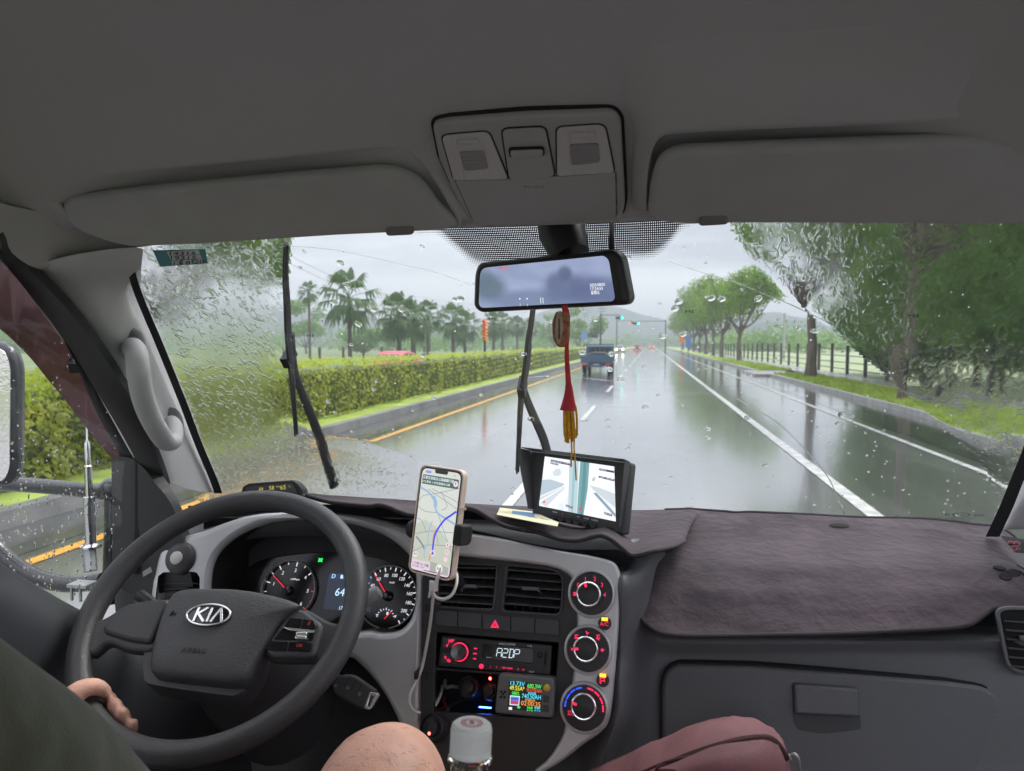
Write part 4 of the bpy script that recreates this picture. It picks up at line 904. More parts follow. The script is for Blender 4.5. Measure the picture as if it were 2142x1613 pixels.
# antenna on the bracket
an = thing('antenna', aty(190,1150,1.2), 'steel rod antenna with a flanged base clamped to the mirror bracket', 'antenna')
X = X4(aty(190,1145,1.2), Matrix.Identity(3)); a = MB(); a.lathe([(0,.0),(.019,.0),(.019,.004),(.010,.008),(.010,.085),(.0105,.086),(.0105,.1),(.0068,.101),(.0068,.16),(.0052,.162),(.0052,.205),(.0016,.21),(.0015,.42),(0,.42)], X, 16); a.build('rod', M('polished_steel', (.75,.75,.76), .15, 1), an)
a = MB(); a.box(aty(172,1222,1.17), (.042,.03,.006)); a.box(aty(168,1240,1.17), (.004,.004,.035)); a.box(aty(150,1240,1.17), (.004,.004,.03)); a.tube([aty(186,1150,1.2), aty(190,1195,1.19)], .012, 8); a.build('clamp', m_steel, an)

# ---- floor, bulkhead and passenger door of the cab
b = MB(); b.grid([[P3(x, y, -1.27) for x in (-.98, -.5, 0, .4, .78)] for y in (-.7, 0, .7, 1.46)], 2, 2); b.build('cab_floor', M('floor_rubber', (.03,.03,.032), .85, bump=.4, bscale=80))['kind'] = 'structure'
b = MB(); b.grid([[ws(-1+.25*k, .04)+V((0,.03,-dz)) for k in range(9)] for dz in (0,.1,.5,.95)], 2, 2); tag(b.build('bulkhead', m_rubber), 'black bulkhead under the windscreen behind the dashboard', 'bulkhead')
pd_ = thing('passenger_door', P3(.70,.5,-1.25), 'passenger door with a dark lower panel beyond the right edge of the photo', 'door')
b = MB(); b.grid([[P3(.69+.04*k, y, -.33-.05*k) for k in (0,1)]+[P3(.66, y, -.5), P3(.69, y, -1.25)] for y in (-.2,.3,.8,1.2)], 2, 3); b.build('door_panel', m_panel, pd_)
b = MB(); b.tube([P3(.71,1.26,-.30), P3(.66,1.12,-.12), P3(.58,.86,.10), P3(.52,.6,.17), P3(.50,-.2,.18)], .022, 10); b.build('window_frame', m_rubber, pd_)
# ================================================================== DASHBOARD
m_dash = M('dash_plastic', (.105,.107,.115), .5, bump=.3, bscale=520, var=.07, vscale=9, rvar=.13, detail=7)
m_dark2 = M('dark_dash_plastic', (.05,.05,.054), .5, bump=.2, bscale=800)
m_silver2 = M('silver_trim', (.50,.50,.51), .40, .4, var=.03, vscale=30)
m_blk = M('satin_black', (.022,.022,.024), .42, bump=.1, bscale=900)
m_gloss = M('gloss_black', (.012,.012,.013), .12)
m_hole = M('vent_depth', (.008,.008,.008), .9)
m_chrome = M('chrome', (.88,.88,.89), .22, .9)
m_redlit = em('red_backlight', (1,.02,.10), 1.1); m_whitelit = em('white_backlight', (.85,.9,1), 1.0); m_amber = em('amber_lamp', (1,.30,.02), 1.6)
m_mark = M('white_marking', (.75,.75,.75), .5); m_grey = M('grey_marking', (.3,.3,.31), .5)
DB = thing('dashboard', aty(1100,1613,1.05)+V((0,0,-.5)), 'wide dark grey dashboard with silver trim round dials, vents and radio', 'dashboard')
SP = Pl(aty(1100,1300,1.03), (0,-math.cos(math.radians(20)),math.sin(math.radians(20))))
CP = Pl(aty(720,1230,1.125), (0,-math.cos(math.radians(24)),math.sin(math.radians(24))))
AP = Pl(aty(700,1180,1.075), (0,-math.cos(math.radians(20)),math.sin(math.radians(20))))
def G3(pts, nu=4, nv=4, thick=0, name='panel', mat=m_dash, parent=None):
    a = MB(); a.grid([[aty(*p) for p in r] for r in pts], nu, nv, thick); return a.build(name, mat, parent or DB, sharp=60)
# shell: passenger side fascia that wraps round the centre stack
cols = [(1150,1.14),(1240,1.09),(1290,1.045),(1303,1.04),(1322,1.055),(1346,1.085),(1385,1.105),(1480,1.11),(1700,1.105),(1950,1.09),(2142,1.07),(2420,1.04)]
rows = []
for py, dy, dx in ((1128,.06,0),(1160,.02,4),(1210,.0,4),(1300,-.01,2),(1332,-.012,0),(1370,-.015,0),(1420,-.03,-4),(1500,-.045,-8),(1613,-.065,-18),(1720,-.09,-30),(1850,-.1,-40)):
    rows.append([(px+(dx if k < 7 else 0)+(-30 if (py > 1550 and k < 6) else 0), py+(22 if k < 4 and py < 1170 else 0), y+dy+(.05 if (k < 6 and py < 1165) else 0)+((.2+.25*max(0,min(1,(px-1900)/150)))*max(0,min(1,(px-1345)/90))*max(0,min(1,(1322-py)/60)))) for k, (px, y) in enumerate(cols)])
G3(rows, 4, 4, 0, 'fascia')
# top pad behind the instruments and under the mat
tp = [(255,1150),(300,1112),(380,1078),(470,1050),(560,1036),(660,1040),(760,1046),(870,1052),(990,1056),(1100,1060),(1250,1066),(1420,1072),(1700,1086),(2000,1100),(2110,1112),(2400,1180)]
fr_ = [(250,1215),(300,1165),(352,1130),(430,1108),(520,1082),(620,1076),(730,1078),(850,1096),(980,1112),(1100,1140),(1200,1158),(1290,1178),(1420,1180),(1700,1205),(2142,1225),(2420,1260)]
A1 = []
for x, y in tp:
    h = cast(ws_t, x, y+14, -.0); A1.append(V((h.x, h.y-.015, h.z-.02)) if h is not None else aty(x, y, 1.36))
A2 = [aty(x, y, 1.10 if x < 1320 else 1.16) for x, y in fr_]
a = MB(); a.grid([A1, [p.lerp(q,.5)+V((0,0,-.03 if q.x < -.03 else -.06)) for p, q in zip(A1, A2)], [q+V((0,.012,-.0 if q.x < -.03 else -.07)) for q in A2], [q+V((0,.01,-.04 if q.x < -.03 else -.08)) for q in A2], [q+V((0,.085,-.06 if q.x < -.03 else -.1)) for q in A2], [q+V((0,.085,-.5)) for q in A2]], 4, 4); a.build('top_pad', m_dark2, DB)
G3([[(236,1180,1.10),(300,1140,1.105),(352,1112,1.10)],[(240,1260,1.08),(300,1240,1.09),(345,1200,1.085)],[(240,1400,1.06),(310,1400,1.07),(350,1400,1.07)],[(150,1640,1.04),(280,1640,1.05),(420,1640,1.05)]], 4, 4, 0, 'end_panel', m_dark2)
# knee panel under the wheel
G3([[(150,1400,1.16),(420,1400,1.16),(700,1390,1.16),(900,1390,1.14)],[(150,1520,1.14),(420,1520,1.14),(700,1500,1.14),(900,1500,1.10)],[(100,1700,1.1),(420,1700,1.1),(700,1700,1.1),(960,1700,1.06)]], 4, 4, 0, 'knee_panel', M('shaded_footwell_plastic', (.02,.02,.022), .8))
# ---- silver instrument surround
out_ = Z6((440,1000),(450,760),(458,640),(472,540),(490,450),(510,395),(560,350),(640,318),(760,285),(860,245),(960,215),(1080,196),(1220,190),(1400,192),(1550,203),(1680,224),(1800,258),(1890,300),(1965,345),(1972,420),(1955,560),(1947,800),(1940,1100),(1930,1400),(1890,1420),(1835,1390),(1760,1240),(1690,1130),(1600,1030),(1520,985),(1300,1000),(1000,1000))
hol = Z6((778,640),(780,560),(790,490),(815,430),(860,375),(930,320),(1030,272),(1150,240),(1300,232),(1450,240),(1600,270),(1720,315),(1810,375),(1870,440),(1895,510),(1900,640),(1885,740),(1850,805),(1790,842),(1700,848),(1620,838),(1300,880),(900,880),(790,760))
L0, L1 = AP.uvs(out_), AP.uvs(hol); L0 = [V(p[:2]) for p in cat_rom([p.to_3d() for p in L0], 3, True)]; L1 = [V(p[:2]) for p in cat_rom([p.to_3d() for p in L1], 3, True)]
vh = rnd(AP.uvs(Z6((522,553),(698,550),(697,668),(508,668))), .006)
a = MB(); a.plate(AP, [L0, L1, vh], -.012, .012, .010); a.build('instrument_surround', m_silver2, DB)
a = MB(); a.grid([[AP.pt(p.x, p.y, .004) for p in L1], [AP.pt(p.x*.995, p.y, -.02) for p in L1], [AP.pt(p.x*.98, p.y*.97, -.075) for p in L1]], 1, 3, closed=True); a.build('binnacle_hood', m_blk, DB)
ic = None
a = MB(); a.plate(CP, [rnd(CP.uvs([(420,1080),(905,1085),(905,1345),(420,1345)]), .01)], -.012, -.008, .001); ic = a.build('instrument_cluster', m_gloss, DB)
a = MB(); C_ = Z13((0,760),(120,690),(300,640),(560,605),(760,590),(1000,590),(1200,610),(1420,640),(1600,680),(1760,730),(1900,790),(2060,840)); C2_ = [(x, y-70) for x, y in C_]
a.grid([[CP.hit(x, y, -.004) for x, y in C_], [CP.hit(x, y, .012)+V((0,0,.004)) for x, y in C2_]], 4, 3); a.build('cluster_mask', M('mask_black', (.03,.03,.033), .6), DB)
# gauges
def arcpts(cu, cv, r, a0, a1, n=24): return [V((cu+r*math.cos(a0+(a1-a0)*k/n), cv+r*math.sin(a0+(a1-a0)*k/n))) for k in range(n+1)]
def gauge(cpx, rpx, name):
    c = CP.uv(*cpx); r = (CP.uv(cpx[0], cpx[1]-rpx)-c).length
    a = MB(); a.plate(CP, [arcpts(c.x, c.y, r, 0, 2*math.pi, 64)[:-1], arcpts(c.x, c.y, r*.962, 0, 2*math.pi, 64)[:-1]], -.008, .001, .001); g = a.build(name, M('gauge_ring', (.42,.42,.43), .35, .5), ic); return c, r
tc_, tr_ = gauge((602,1233), 61.5, 'tachometer'); sc_, sr_ = gauge((810,1248), 66, 'speedometer')
a = MB(); b = MB(); bh = MB()
def bar(mb, p, q, w, h=.0):
    d = (q-p).normalized(); n = V((-d.y, d.x))*w/2; mb.plate(CP, [[p-n, q-n, q+n, p+n]], h-.0082, h-.0070)
def pol(c, r, deg): t = math.radians(deg); return V((c.x+r*math.cos(t), c.y+r*math.sin(t)))
for k in range(0, 13):                      # tachometer 0..6, 1 at 166 deg, 3 at 83, 6 at -42
    v = k/2; dg = 208-41.6*v; big = k % 2 == 0; bar(b if v >= 4.5 else a, pol(tc_, tr_*(.80 if big else .86), dg), pol(tc_, tr_*.94, dg), .0016 if big else .0009)
    if big: p = pol(tc_, tr_*.66, dg); a.text(str(k//2), CP.mat(p.x, p.y, -.0075), .0062, .0002, shear=.15)
p = pol(tc_, tr_*.38, 72); a.text('x1000rpm', CP.mat(p.x, p.y, -.0075), .0032, .0002, shear=.15, sx=.95)
P_ = arcpts(tc_.x, tc_.y, tr_*.95, math.radians(22), math.radians(-46)); Q_ = arcpts(tc_.x, tc_.y, tr_*.915, math.radians(-46), math.radians(22)); b.plate(CP, [P_+Q_], -.0078, -.0070)
a1_ = a; a = MB()
for k in range(0, 23):                      # speedometer 0..220 (200 at -35 deg, 100 at 82)
    v = k*10; dg = 82-(v-100)*1.17; big = k % 2 == 0; bar(a, pol(sc_, sr_*(.82 if big else .87), dg), pol(sc_, sr_*.94, dg), .0016 if big else .0009)
    if big and v <= 200: p = pol(sc_, sr_*.69, dg); a.text(str(v), CP.mat(p.x, p.y, -.0075), .0058, .0002, shear=.15, sx=.9)
p = pol(sc_, sr_*.46, 84); a.text('km/h', CP.mat(p.x, p.y, -.0075), .0032, .0002, shear=.15)
a2_ = a; a = MB(); fc = CP.uv(*Z13((1570,1360))[0]); fr2 = (CP.uv(*Z13((1570,1240))[0])-fc).length
for k in range(9): dg = 160-k*17.5; bar(a, pol(fc, fr2*.88, dg), pol(fc, fr2*(1.1 if k % 2 == 0 else 1.02), dg), .0012)
for s_, q in (('E',(1478,1320)),('F',(1692,1335))): p = CP.uv(*Z13(q)[0]); a.text(s_, CP.mat(p.x, p.y, -.0075), .005, .0002, shear=.15)
p = CP.uv(*Z13((1598,1295))[0]); a.plate(CP, [rnd([p+V(q) for q in ((-.0016,-.0025),(.0016,-.0025),(.0016,.0025),(-.0016,.0025))], .0005)], -.008, -.0072)
m_gw = em('gauge_white', (.9,.92,1), .75); a1_.build('tachometer_marking', m_gw, ic); a2_.build('speedometer_marking', m_gw, ic); a.build('fuel_gauge_marking', m_gw, ic); b.build('red_zone', em('gauge_red', (1,.02,.05), .7), ic)
a = MB()
def needle(c, r, dg, r0, w): d = V((math.cos(math.radians(dg)), math.sin(math.radians(dg)))); n = V((-d.y, d.x))*w; a.plate(CP, [[c+d*r0-n, c+d*r-n*.5, c+d*r+n*.5, c+d*r0+n]], -.004, -.003, .0003)
needle(CP.uv(*Z13((440,1030))[0]), tr_*.80, 143, -.0, .0009); needle(CP.uv(*Z13((1605,1092))[0]), sr_*.86, 129, -.0, .0009); needle(fc, fr2*1.05, 50, .0, .0006); a.build('needle', em('needle_red', (1,.02,.06), .95), ic)
for q, r in (((440,1030),.0085),((1605,1092),.0085)): a = MB(); c = CP.uv(*Z13(q)[0]); a.lathe([(r,-.006),(r,-.0032),(r*.85,-.0026),(0,-.0026)], CP.mat(c.x, c.y), 24); a.build('needle_hub', m_gloss, ic)
L = CP.uvs(Z13((905,885),(1420,885),(1400,1275),(850,1245))); a = MB(); a.plate(CP, [L], -.0085, -.0074); a.build('trip_display', em('display_navy', (.08,.10,.16), .35), ic)
L = CP.uvs(Z13((925,830),(1420,830),(1420,895),(908,895))); a = MB(); a.plate(CP, [L], -.0085, -.0073); a.build('gear_bar', em('display_blue', (.06,.14,.30), .35), ic)
a = MB()
for s_, q, h, sx in (('D',(968,860),.0072,1),('332',(1120,868),.0058,.9),('64',(1040,1050),.0135,.95),('km/h',(1128,1080),.0045,.8),('1782',(1072,1235),.0062,.85)):
    p = CP.uv(*Z13(q)[0]); a.text(s_, CP.mat(p.x, p.y, -.0070), h, .0002, sx=sx, shear=.12)
p = CP.uv(*Z13((1065,866))[0]); a.plate(CP, [[p+V(q) for q in ((-.002,-.003),(.002,-.003),(.002,.003),(-.002,.003))]], -.0073, -.0068)
a.build('display_digits', em('display_white', (.55,.78,1), 1.1), ic)
a = MB(); c = CP.uv(*Z13((815,670))[0])
for s in (-1,1):
    a.plate(CP, [[c+V((s*.0004,-.0028)), c+V((s*.0042,-.0036)), c+V((s*.0030,0)), c+V((s*.0042,.0036)), c+V((s*.0004,.0028))]], -.008, -.007)
a.build('lamp_telltale', em('telltale_green', (.02,.9,.15), 1.1), ic)
# headlamp levelling knob and left vent
c = AP.uv(*Z6((625,445))[0]); r = (AP.uv(*Z6((700,445))[0])-c).length; a = MB(); a.lathe([(r*1.06,.0),(r*1.06,.014),(r*.98,.018),(r*.8,.021),(r*.45,.023),(0,.023)], AP.mat(c.x, c.y), 40); kn = a.build('rotary_cap', m_dark2, DB)
a = MB(); a.lathe([(r*.42,.023),(r*.42,.026),(r*.34,.0275),(0,.0275)], AP.mat(c.x, c.y), 28); a.build('centre_button', M('cream_button', (.55,.52,.50), .3), kn)
a = MB(); a.plate(AP, [inset(vh, -.004)], -.04, -.036, .001); lv = a.build('side_vent', m_hole, DB)
for k in range(3):
    p, q = AP.uv(*Z6((515-2*k,585+30*k))[0]), AP.uv(*Z6((700-k,583+29*k))[0]); a = MB(); a.plate(AP, [[p, q, q+V((0,.0018)), p+V((0,.0018))]], -.02, .002, .0006); a.build('vent_slat', m_blk, lv)
# ---- centre stack
bez = Z7((290,432),(400,452),(560,476),(700,507),(860,540),(1000,562),(1090,583),(1130,600),(1152,632),(1162,690),(1155,850),(1140,1050),(1122,1250),(1108,1350),(1085,1400),(1040,1440),(980,1480),(900,1545),(830,1590),(740,1640),(700,1640),(800,1560),(850,1490),(885,1420),(905,1300),(930,1150),(945,1000),(950,880),(940,720),(920,670),(880,640),(800,615),(600,590),(380,568),(290,560))
L = SP.uvs(bez); a = MB(); L = [V(p[:2]) for p in cat_rom([p.to_3d() for p in L], 2, True)]; a.plate(SP, [L], -.03, .010, .005); a.build('centre_trim', m_silver2, DB)
v1 = rnd(SP.uvs(Z10((225,110),(692,128),(706,145),(676,480),(655,492),(240,470),(222,452))), .005); v2 = rnd(SP.uvs(Z10((792,128),(1140,158),(1215,188),(1250,245),(1232,500),(1205,535),(770,506),(752,485))), [.004,.006,.01,.01,.004,.004,.004,.004])
rad = rnd(SP.uvs(Z10((205,682),(1212,768),(1190,1048),(195,972))), .003); cub = rnd(SP.uvs(Z10((195,992),(1178,1066),(1160,1392),(180,1335))), .004)
pan = SP.uvs(Z7((190,668),(280,560),(380,560),(600,580),(800,605),(960,640),(985,700),(975,1000),(955,1300),(930,1440),(850,1560),(760,1660),(180,1660)))
a = MB(); a.plate(SP, [pan, v1, v2, rad, cub], -.014, -.002, .0015); a.build('centre_panel', m_blk, DB)
a = MB(); a.plate(SP, [inset(pan, -.005)], -.075, -.07, 0)
a.build('centre_backing', m_hole, DB)
def vent(loop, ends, tab, name='air_vent'):
    a = MB(); o2 = inset(loop, -.0025); a.plate(SP, [o2, inset(loop, .0012)], -.018, .001, .0012); v = a.build(name, m_dark2, DB)
    for (xl, yl), (xr, yr) in ends:
        p, q = SP.uv(*Z10((xl, yl))[0]), SP.uv(*Z10((xr, yr))[0]); d = .0013
        a = MB(); P, Q = SP.pt(p.x, p.y, -.002), SP.pt(q.x, q.y, -.002); dn = SP.N*-.022+SP.y*.010; th = SP.y*.0016
        a.add([P, Q, Q+th, P+th, P+dn, Q+dn, Q+dn+th, P+dn+th], [(0,1,2,3),(7,6,5,4),(0,4,5,1),(3,2,6,7),(0,3,7,4),(1,5,6,2)]); a.build('vent_slat', m_dark2, v)
    for k in range(1, 7):
        p = SP.uv(*Z10(ends[0][0])[0]).lerp(SP.uv(*Z10(ends[0][1])[0]), k/7); q = SP.uv(*Z10(ends[-1][0])[0]).lerp(SP.uv(*Z10(ends[-1][1])[0]), k/7)
        a = MB(); a.plate(SP, [[p+V((-.0006,.004)), p+V((.0006,.004)), q+V((.0006,-.006)), q+V((-.0006,-.006))]], -.05, -.03); a.build('vent_vane', m_blk, v)
    L = rnd(SP.uvs(Z10(*tab)), .0015); a = MB(); a.plate(SP, [L], -.006, .006, .0015); a.build('vent_tab', m_dash, v)
vent(v1, [((228,150),(706,158)),((226,225),(700,240)),((225,295),(692,315)),((224,365),(685,388)),((222,430),(678,456))], [(425,285),(540,288),(542,318),(422,314)])
vent(v2, [((790,170),(1222,205)),((786,240),(1248,272)),((780,308),(1246,338)),((770,376),(1242,415)),((760,448),(1236,486))], [(922,303),(1052,311),(1052,340),(918,333)])
xb_ = [205,385,585,820,1020,1222]
for k in range(5):
    f = lambda x, top: (x, (500+(x-205)*.079) if top else (622+(x-205)*.085))
    L = rnd(SP.uvs(Z10(f(xb_[k]+3,1), f(xb_[k+1]-3,1), f(xb_[k+1]-3,0), f(xb_[k]+3,0))), .0015); a = MB(); a.plate(SP, [L], -.004, .0025, .0012); hb = a.build('push_button', m_dark2, DB)
    if k == 2:
        a = MB(); T = SP.uvs(Z10((655,640),(695,576),(728,643))); a.plate(SP, [T, inset(T, .0022)], .0022, .0031); a.plate(SP, [inset(T, .0036), inset(T, .0047)], .0022, .0031); a.build('hazard_triangle', m_redlit, hb)
# climate dials
def dial(c10, r10, k10, kr10, name='climate_dial'):
    c = SP.uv(*Z10(c10)[0]); r = (SP.uv(*Z10((c10[0], c10[1]-r10))[0])-c).length; a = MB()
    a.lathe([(r*1.0,.0),(r*1.0,.013),(r*.97,.0165),(r*.9,.0175),(r*.865,.016)], SP.mat(c.x, c.y), 56); d = a.build(name, m_silver2, DB)
    a = MB(); a.lathe([(r*.87,.0158),(r*.6,.0165),(0,.0165)], SP.mat(c.x, c.y), 48); a.build('dial_face', m_blk, d)
    k = SP.uv(*Z10(k10)[0], h=.033); kr = (SP.uv(*Z10((k10[0], k10[1]-kr10))[0], h=.033)-k).length
    a = MB(); a.lathe([(kr*1.05,.016),(kr*.96,.032),(kr*.93,.0335),(kr*.86,.034),(0,.0345)], SP.mat(k.x, k.y), 48, m=0); kb = a.build('knob', m_blk, d)
    a = MB(); a.lathe([(kr*1.03,.028),(kr*1.06,.032),(kr*1.03,.0352),(kr*.95,.0362),(kr*.88,.0350)], SP.mat(k.x, k.y), 48); a.build('chrome_ring', m_chrome, d)
    return d, c, r, k, kr
d1 = dial((1490,360), 200, (1460,366), 101); d2 = dial((1461,818), 206, (1436,818), 105); d3 = dial((1431,1290), 215, (1418,1292), 110)
def dtext(d, items, h=.0062):
    a = MB()
    for s_, q in items: p = SP.uv(*Z10(q)[0], h=.0168); a.text(s_, SP.mat(p.x, p.y, .0170), h, .0002, sx=.95, off=.0)
    return a
def dbar(a, q0, q1, w, h=.0172):
    p, q = SP.uv(*Z10(q0)[0], h=h), SP.uv(*Z10(q1)[0], h=h); d = (q-p).normalized(); n = V((-d.y, d.x))*w/2; a.plate(SP, [[p-n, q-n, q+n, p+n]], h-.0004, h+.0003)
def dpoly(a, pts, h=.0172): a.plate(SP, [SP.uvs(Z10(*pts), h)], h-.0004, h+.0003)
a = dtext(d1, [('0',(1375,292)),('1',(1435,243)),('2',(1512,243)),('3',(1570,292)),('4',(1592,373))])
for k in range(3): dbar(a, (1338+k*9,372),(1342+k*9,350), .0012)
dbar(a, (1334,352),(1366,352), .0012); dbar(a, (1334,375),(1362,375), .0012)
dbar(a, (1434,268),(1438,308), .0034, .0352); a.build('lit_marking', m_redlit, d1[0])
a = MB()
dpoly(a, [(1312,806),(1340,816),(1340,822),(1312,832),(1322,818)]); dbar(a, (1345,818),(1376,816), .0034, .0352)
for cx_, cy_k, s in ((1362,720,1),(1450,682,0),(1540,722,2)):
    dpoly(a, [(cx_-14,cy_k-12),(cx_-4,cy_k-12),(cx_+2,cy_k+6),(cx_+14,cy_k-4),(cx_+16,cy_k+2),(cx_+2,cy_k+16),(cx_-6,cy_k+14)])
    if s: dbar(a, (cx_-16,cy_k-18),(cx_+14,cy_k-18), .0012); dbar(a, (cx_-18,cy_k+4),(cx_-10,cy_k+14), .001)
    if s == 2: dbar(a, (cx_-4,cy_k+20),(cx_+10,cy_k+20), .001)
dpoly(a, [(1558,822),(1573,812),(1590,822),(1580,836),(1573,842),(1566,836)]); a.build('lit_marking', m_redlit, d2[0])
def darc(a, a0, a1, n, d):
    for k in range(n):
        b0 = a0+(a1-a0)*(k+.08)/n; b1 = a0+(a1-a0)*(k+.92)/n; c, r = d[1], d[2]
        P = arcpts(c.x, c.y, r*.80, math.radians(b0), math.radians(b1), 6); Q = arcpts(c.x, c.y, r*.735, math.radians(b1), math.radians(b0), 6); a.plate(SP, [P+Q], .0166, .0174)
a = MB(); darc(a, 183, 97, 4, d3); a.build('cold_scale', em('blue_backlight', (.03,.10,1), 1.0), d3[0])
a = MB(); darc(a, 83, -8, 4, d3); a.build('hot_scale', m_redlit, d3[0]); a = MB()
p = SP.uv(*Z10((1313,1332))[0], h=.0168); a.text('MAX', SP.mat(p.x, p.y, .017), .0026, .0002); p = SP.uv(*Z10((1313,1354))[0], h=.0168); a.text('A/C', SP.mat(p.x, p.y, .017), .0038, .0002)
dbar(a, (1330,1262),(1362,1276), .0034, .0352); a.build('lit_marking', m_redlit, d3[0])
for c10, lab in (((1597,605),'A/C'),((1582,1068),'')):
    c = SP.uv(*Z10(c10)[0]); r = (SP.uv(*Z10((c10[0], c10[1]-56))[0])-c).length; a = MB(); a.lathe([(r,.006),(r,.013),(r*.93,.0155),(0,.016)], SP.mat(c.x, c.y), 32); b_ = a.build('round_button', m_blk, DB)
    p = SP.uv(c10[0]/3.935+860-1, (c10[1]-33)/3.935+1150, .016); a = MB(); a.plate(SP, [rnd([p+V(q) for q in ((-.0045,-.0024),(.0045,-.0024),(.0045,.0024),(-.0045,.0024))], .0008)], .0155, .0168); a.build('indicator_lamp', m_amber, b_)
    a = MB()
    if lab: p = SP.uv(*Z10((c10[0]-6, c10[1]+8))[0], h=.0165); a.text(lab, SP.mat(p.x, p.y, .0166), .0056, .0002)
    else:
        x, y = c10[0]-8, c10[1]+12
        for q0, q1 in (((x-18,y-22),(x+14,y-22)),((x-18,y-22),(x-18,y+20)),((x-18,y+20),(x-8,y+20)),((x-6,y),(x+18,y)),((x+16,y-22),(x+18,y+10)),((x-8,y+6),(x-4,y-8))): dbar(a, q0, q1, .0012, .0166)
    a.build('lit_marking', m_redlit, b_)
# glove box and handle, passenger vent (cast on the fascia)
GP = Pl(aty(1750,1500,1.055), (-.07,-.97,.24)); gpx = Z8((215,1300),(215,960),(235,890),(290,850),(700,862),(1200,900),(1700,938),(1900,965),(1980,1010),(2010,1100),(2000,1440),(2000,1900),(200,1900))
L = rnd(GP.uvs(gpx), [.0,.02,.02,.02,0,0,0,.03,.03,.02,.0,.0,.0], 4); a = MB(); a.plate(GP, [inset(L, -.0022)], -.03, .0125, .001, m=1); a.plate(GP, [inset(L, .0004)], -.02, .0165, .006, m=0); gb = a.build('glove_box', [m_dash, m_gap], DB)
hq = rnd(GP.uvs(Z8((898,945),(1245,972),(1262,1190),(1235,1195),(1060,1218),(930,1195),(905,1150))), [.006,.006,.012,.01,.01,.015,.01], 4); a = MB(); a.plate(GP, [hq], .0165, .0172, .0003); a.build('latch_recess', M('recess_dark', (.055,.056,.06), .6), gb)
L = rnd(GP.uvs(Z8((905,948),(1242,972),(1252,1122),(912,1105))), .005, 4); a = MB(); a.plate(GP, [L], .012, .0275, .004); a.build('latch_handle', m_dash, gb)
PV = Pl(aty(2130,1370,1.045), (-.05,-.97,.15)); L = rnd(PV.uvs(Z8((2010,585),(2060,575),(2300,580),(2300,930),(2070,880),(2045,760))), .01); a = MB(); a.plate(PV, [inset(L,-.005), inset(L,.0)], -.004, .002, .0015, m=0); a.plate(PV, [L], -.004, -.001, 0, m=1); pv_ = a.build('passenger_vent', [m_dash, m_hole], DB)
for k in range(6):
    y = 628+k*48; L = PV.uvs(Z8((2030+k*7,y),(2310,y+20),(2310,y+30),(2031+k*7,y+8))); a = MB(); a.plate(PV, [L], -.001, .004, .0008); a.build('vent_slat', m_dark2, pv_)
L = rnd(PV.uvs(Z8((2105,705),(2180,712),(2180,735),(2108,730))), .001); a = MB(); a.plate(PV, [L], .003, .009, .0015); a.build('vent_tab', m_dash, pv_)
p = AP.uv(*Z6((445,505))[0]); lb_ = Pl(aty(322,1192,1.07), (.35,-.9,.2)); L = lb_.uvs([(301,1195),(344,1168),(343,1183),(302,1206)]); a = MB(); a.plate(lb_, [L], .006, .007, .0002); ls = a.build('warning_label', M('label_grey', (.35,.35,.36), .7), DB)
a = MB()
for k in range(3):
    p, q = lb_.uv(304, 1195+k*3.2), lb_.uv(341, 1172+k*3.2); d = q-p; ang = math.atan2(d.y, d.x); a.text('ABCDEFGH HJK'[k:10+k] if False else '1000 50 20 10', lb_.mat((p.x+q.x)/2, (p.y+q.y)/2, .0072, rot=ang), .0020, .0001)
# ---- dash mat
m_suede = M('plum_suede', (.094,.073,.084), .95, var2=(.052,.043,.049), vscale=11, bump=.28, bscale=45, detail=9, sheen=.1, spec=.1)
m_pipe = M('mat_piping', (.035,.03,.033), .8)
DM = thing('dash_mat', aty(1500,1150,1.3), 'plum suede dashboard mat with dark piping draped over the dash', 'mat')
outl = [(640,1036),(692,1050),(768,1058),(793,1056),(815,1061),(836,1070),(867,1078),(920,1072),(960,1062),(993,1066),(1023,1083),(1058,1100),(1101,1109),(1126,1113),(1165,1126),(1187,1130),(1212,1130),(1242,1122),(1260,1120),(1281,1130),(1303,1148),(1326,1162),(1371,1152),(1410,1143),(1428,1134)]+Z8((330,212),(235,268),(155,345),(98,440),(98,600),(150,662),(230,700),(400,712),(800,706),(1200,698),(1550,680),(1750,668),(1850,650),(1920,605),(1980,565),(2060,560),(2142,582),(2400,640))
backx = [(625,1028),(680,1034),(760,1040),(790,1042),(815,1043),(840,1045),(870,1047),(920,1050),(960,1052),(995,1054),(1030,1056),(1070,1058),(1110,1059),(1140,1060),(1180,1061),(1210,1063),(1240,1064),(1270,1065),(1290,1065),(1310,1066),(1330,1067),(1350,1067),(1390,1066),(1430,1065),(1447,1065),
  (1462,1066),(1475,1067),(1490,1068),(1505,1069),(1520,1070),(1540,1072),(1565,1071),(1600,1072),(1690,1076),(1800,1082),(1920,1084),(1990,1090),(2030,1096),(2065,1099),(2090,1102),(2120,1122),(2150,1150),(2260,1195)]
def interp(x, xs, ys):
    if x <= xs[0]: return ys[0]
    for i in range(1, len(xs)):
        if x <= xs[i]: return ys[i-1]+(ys[i]-ys[i-1])*(x-xs[i-1])/(xs[i]-xs[i-1])
    return ys[-1]
rows = []; NM = 14
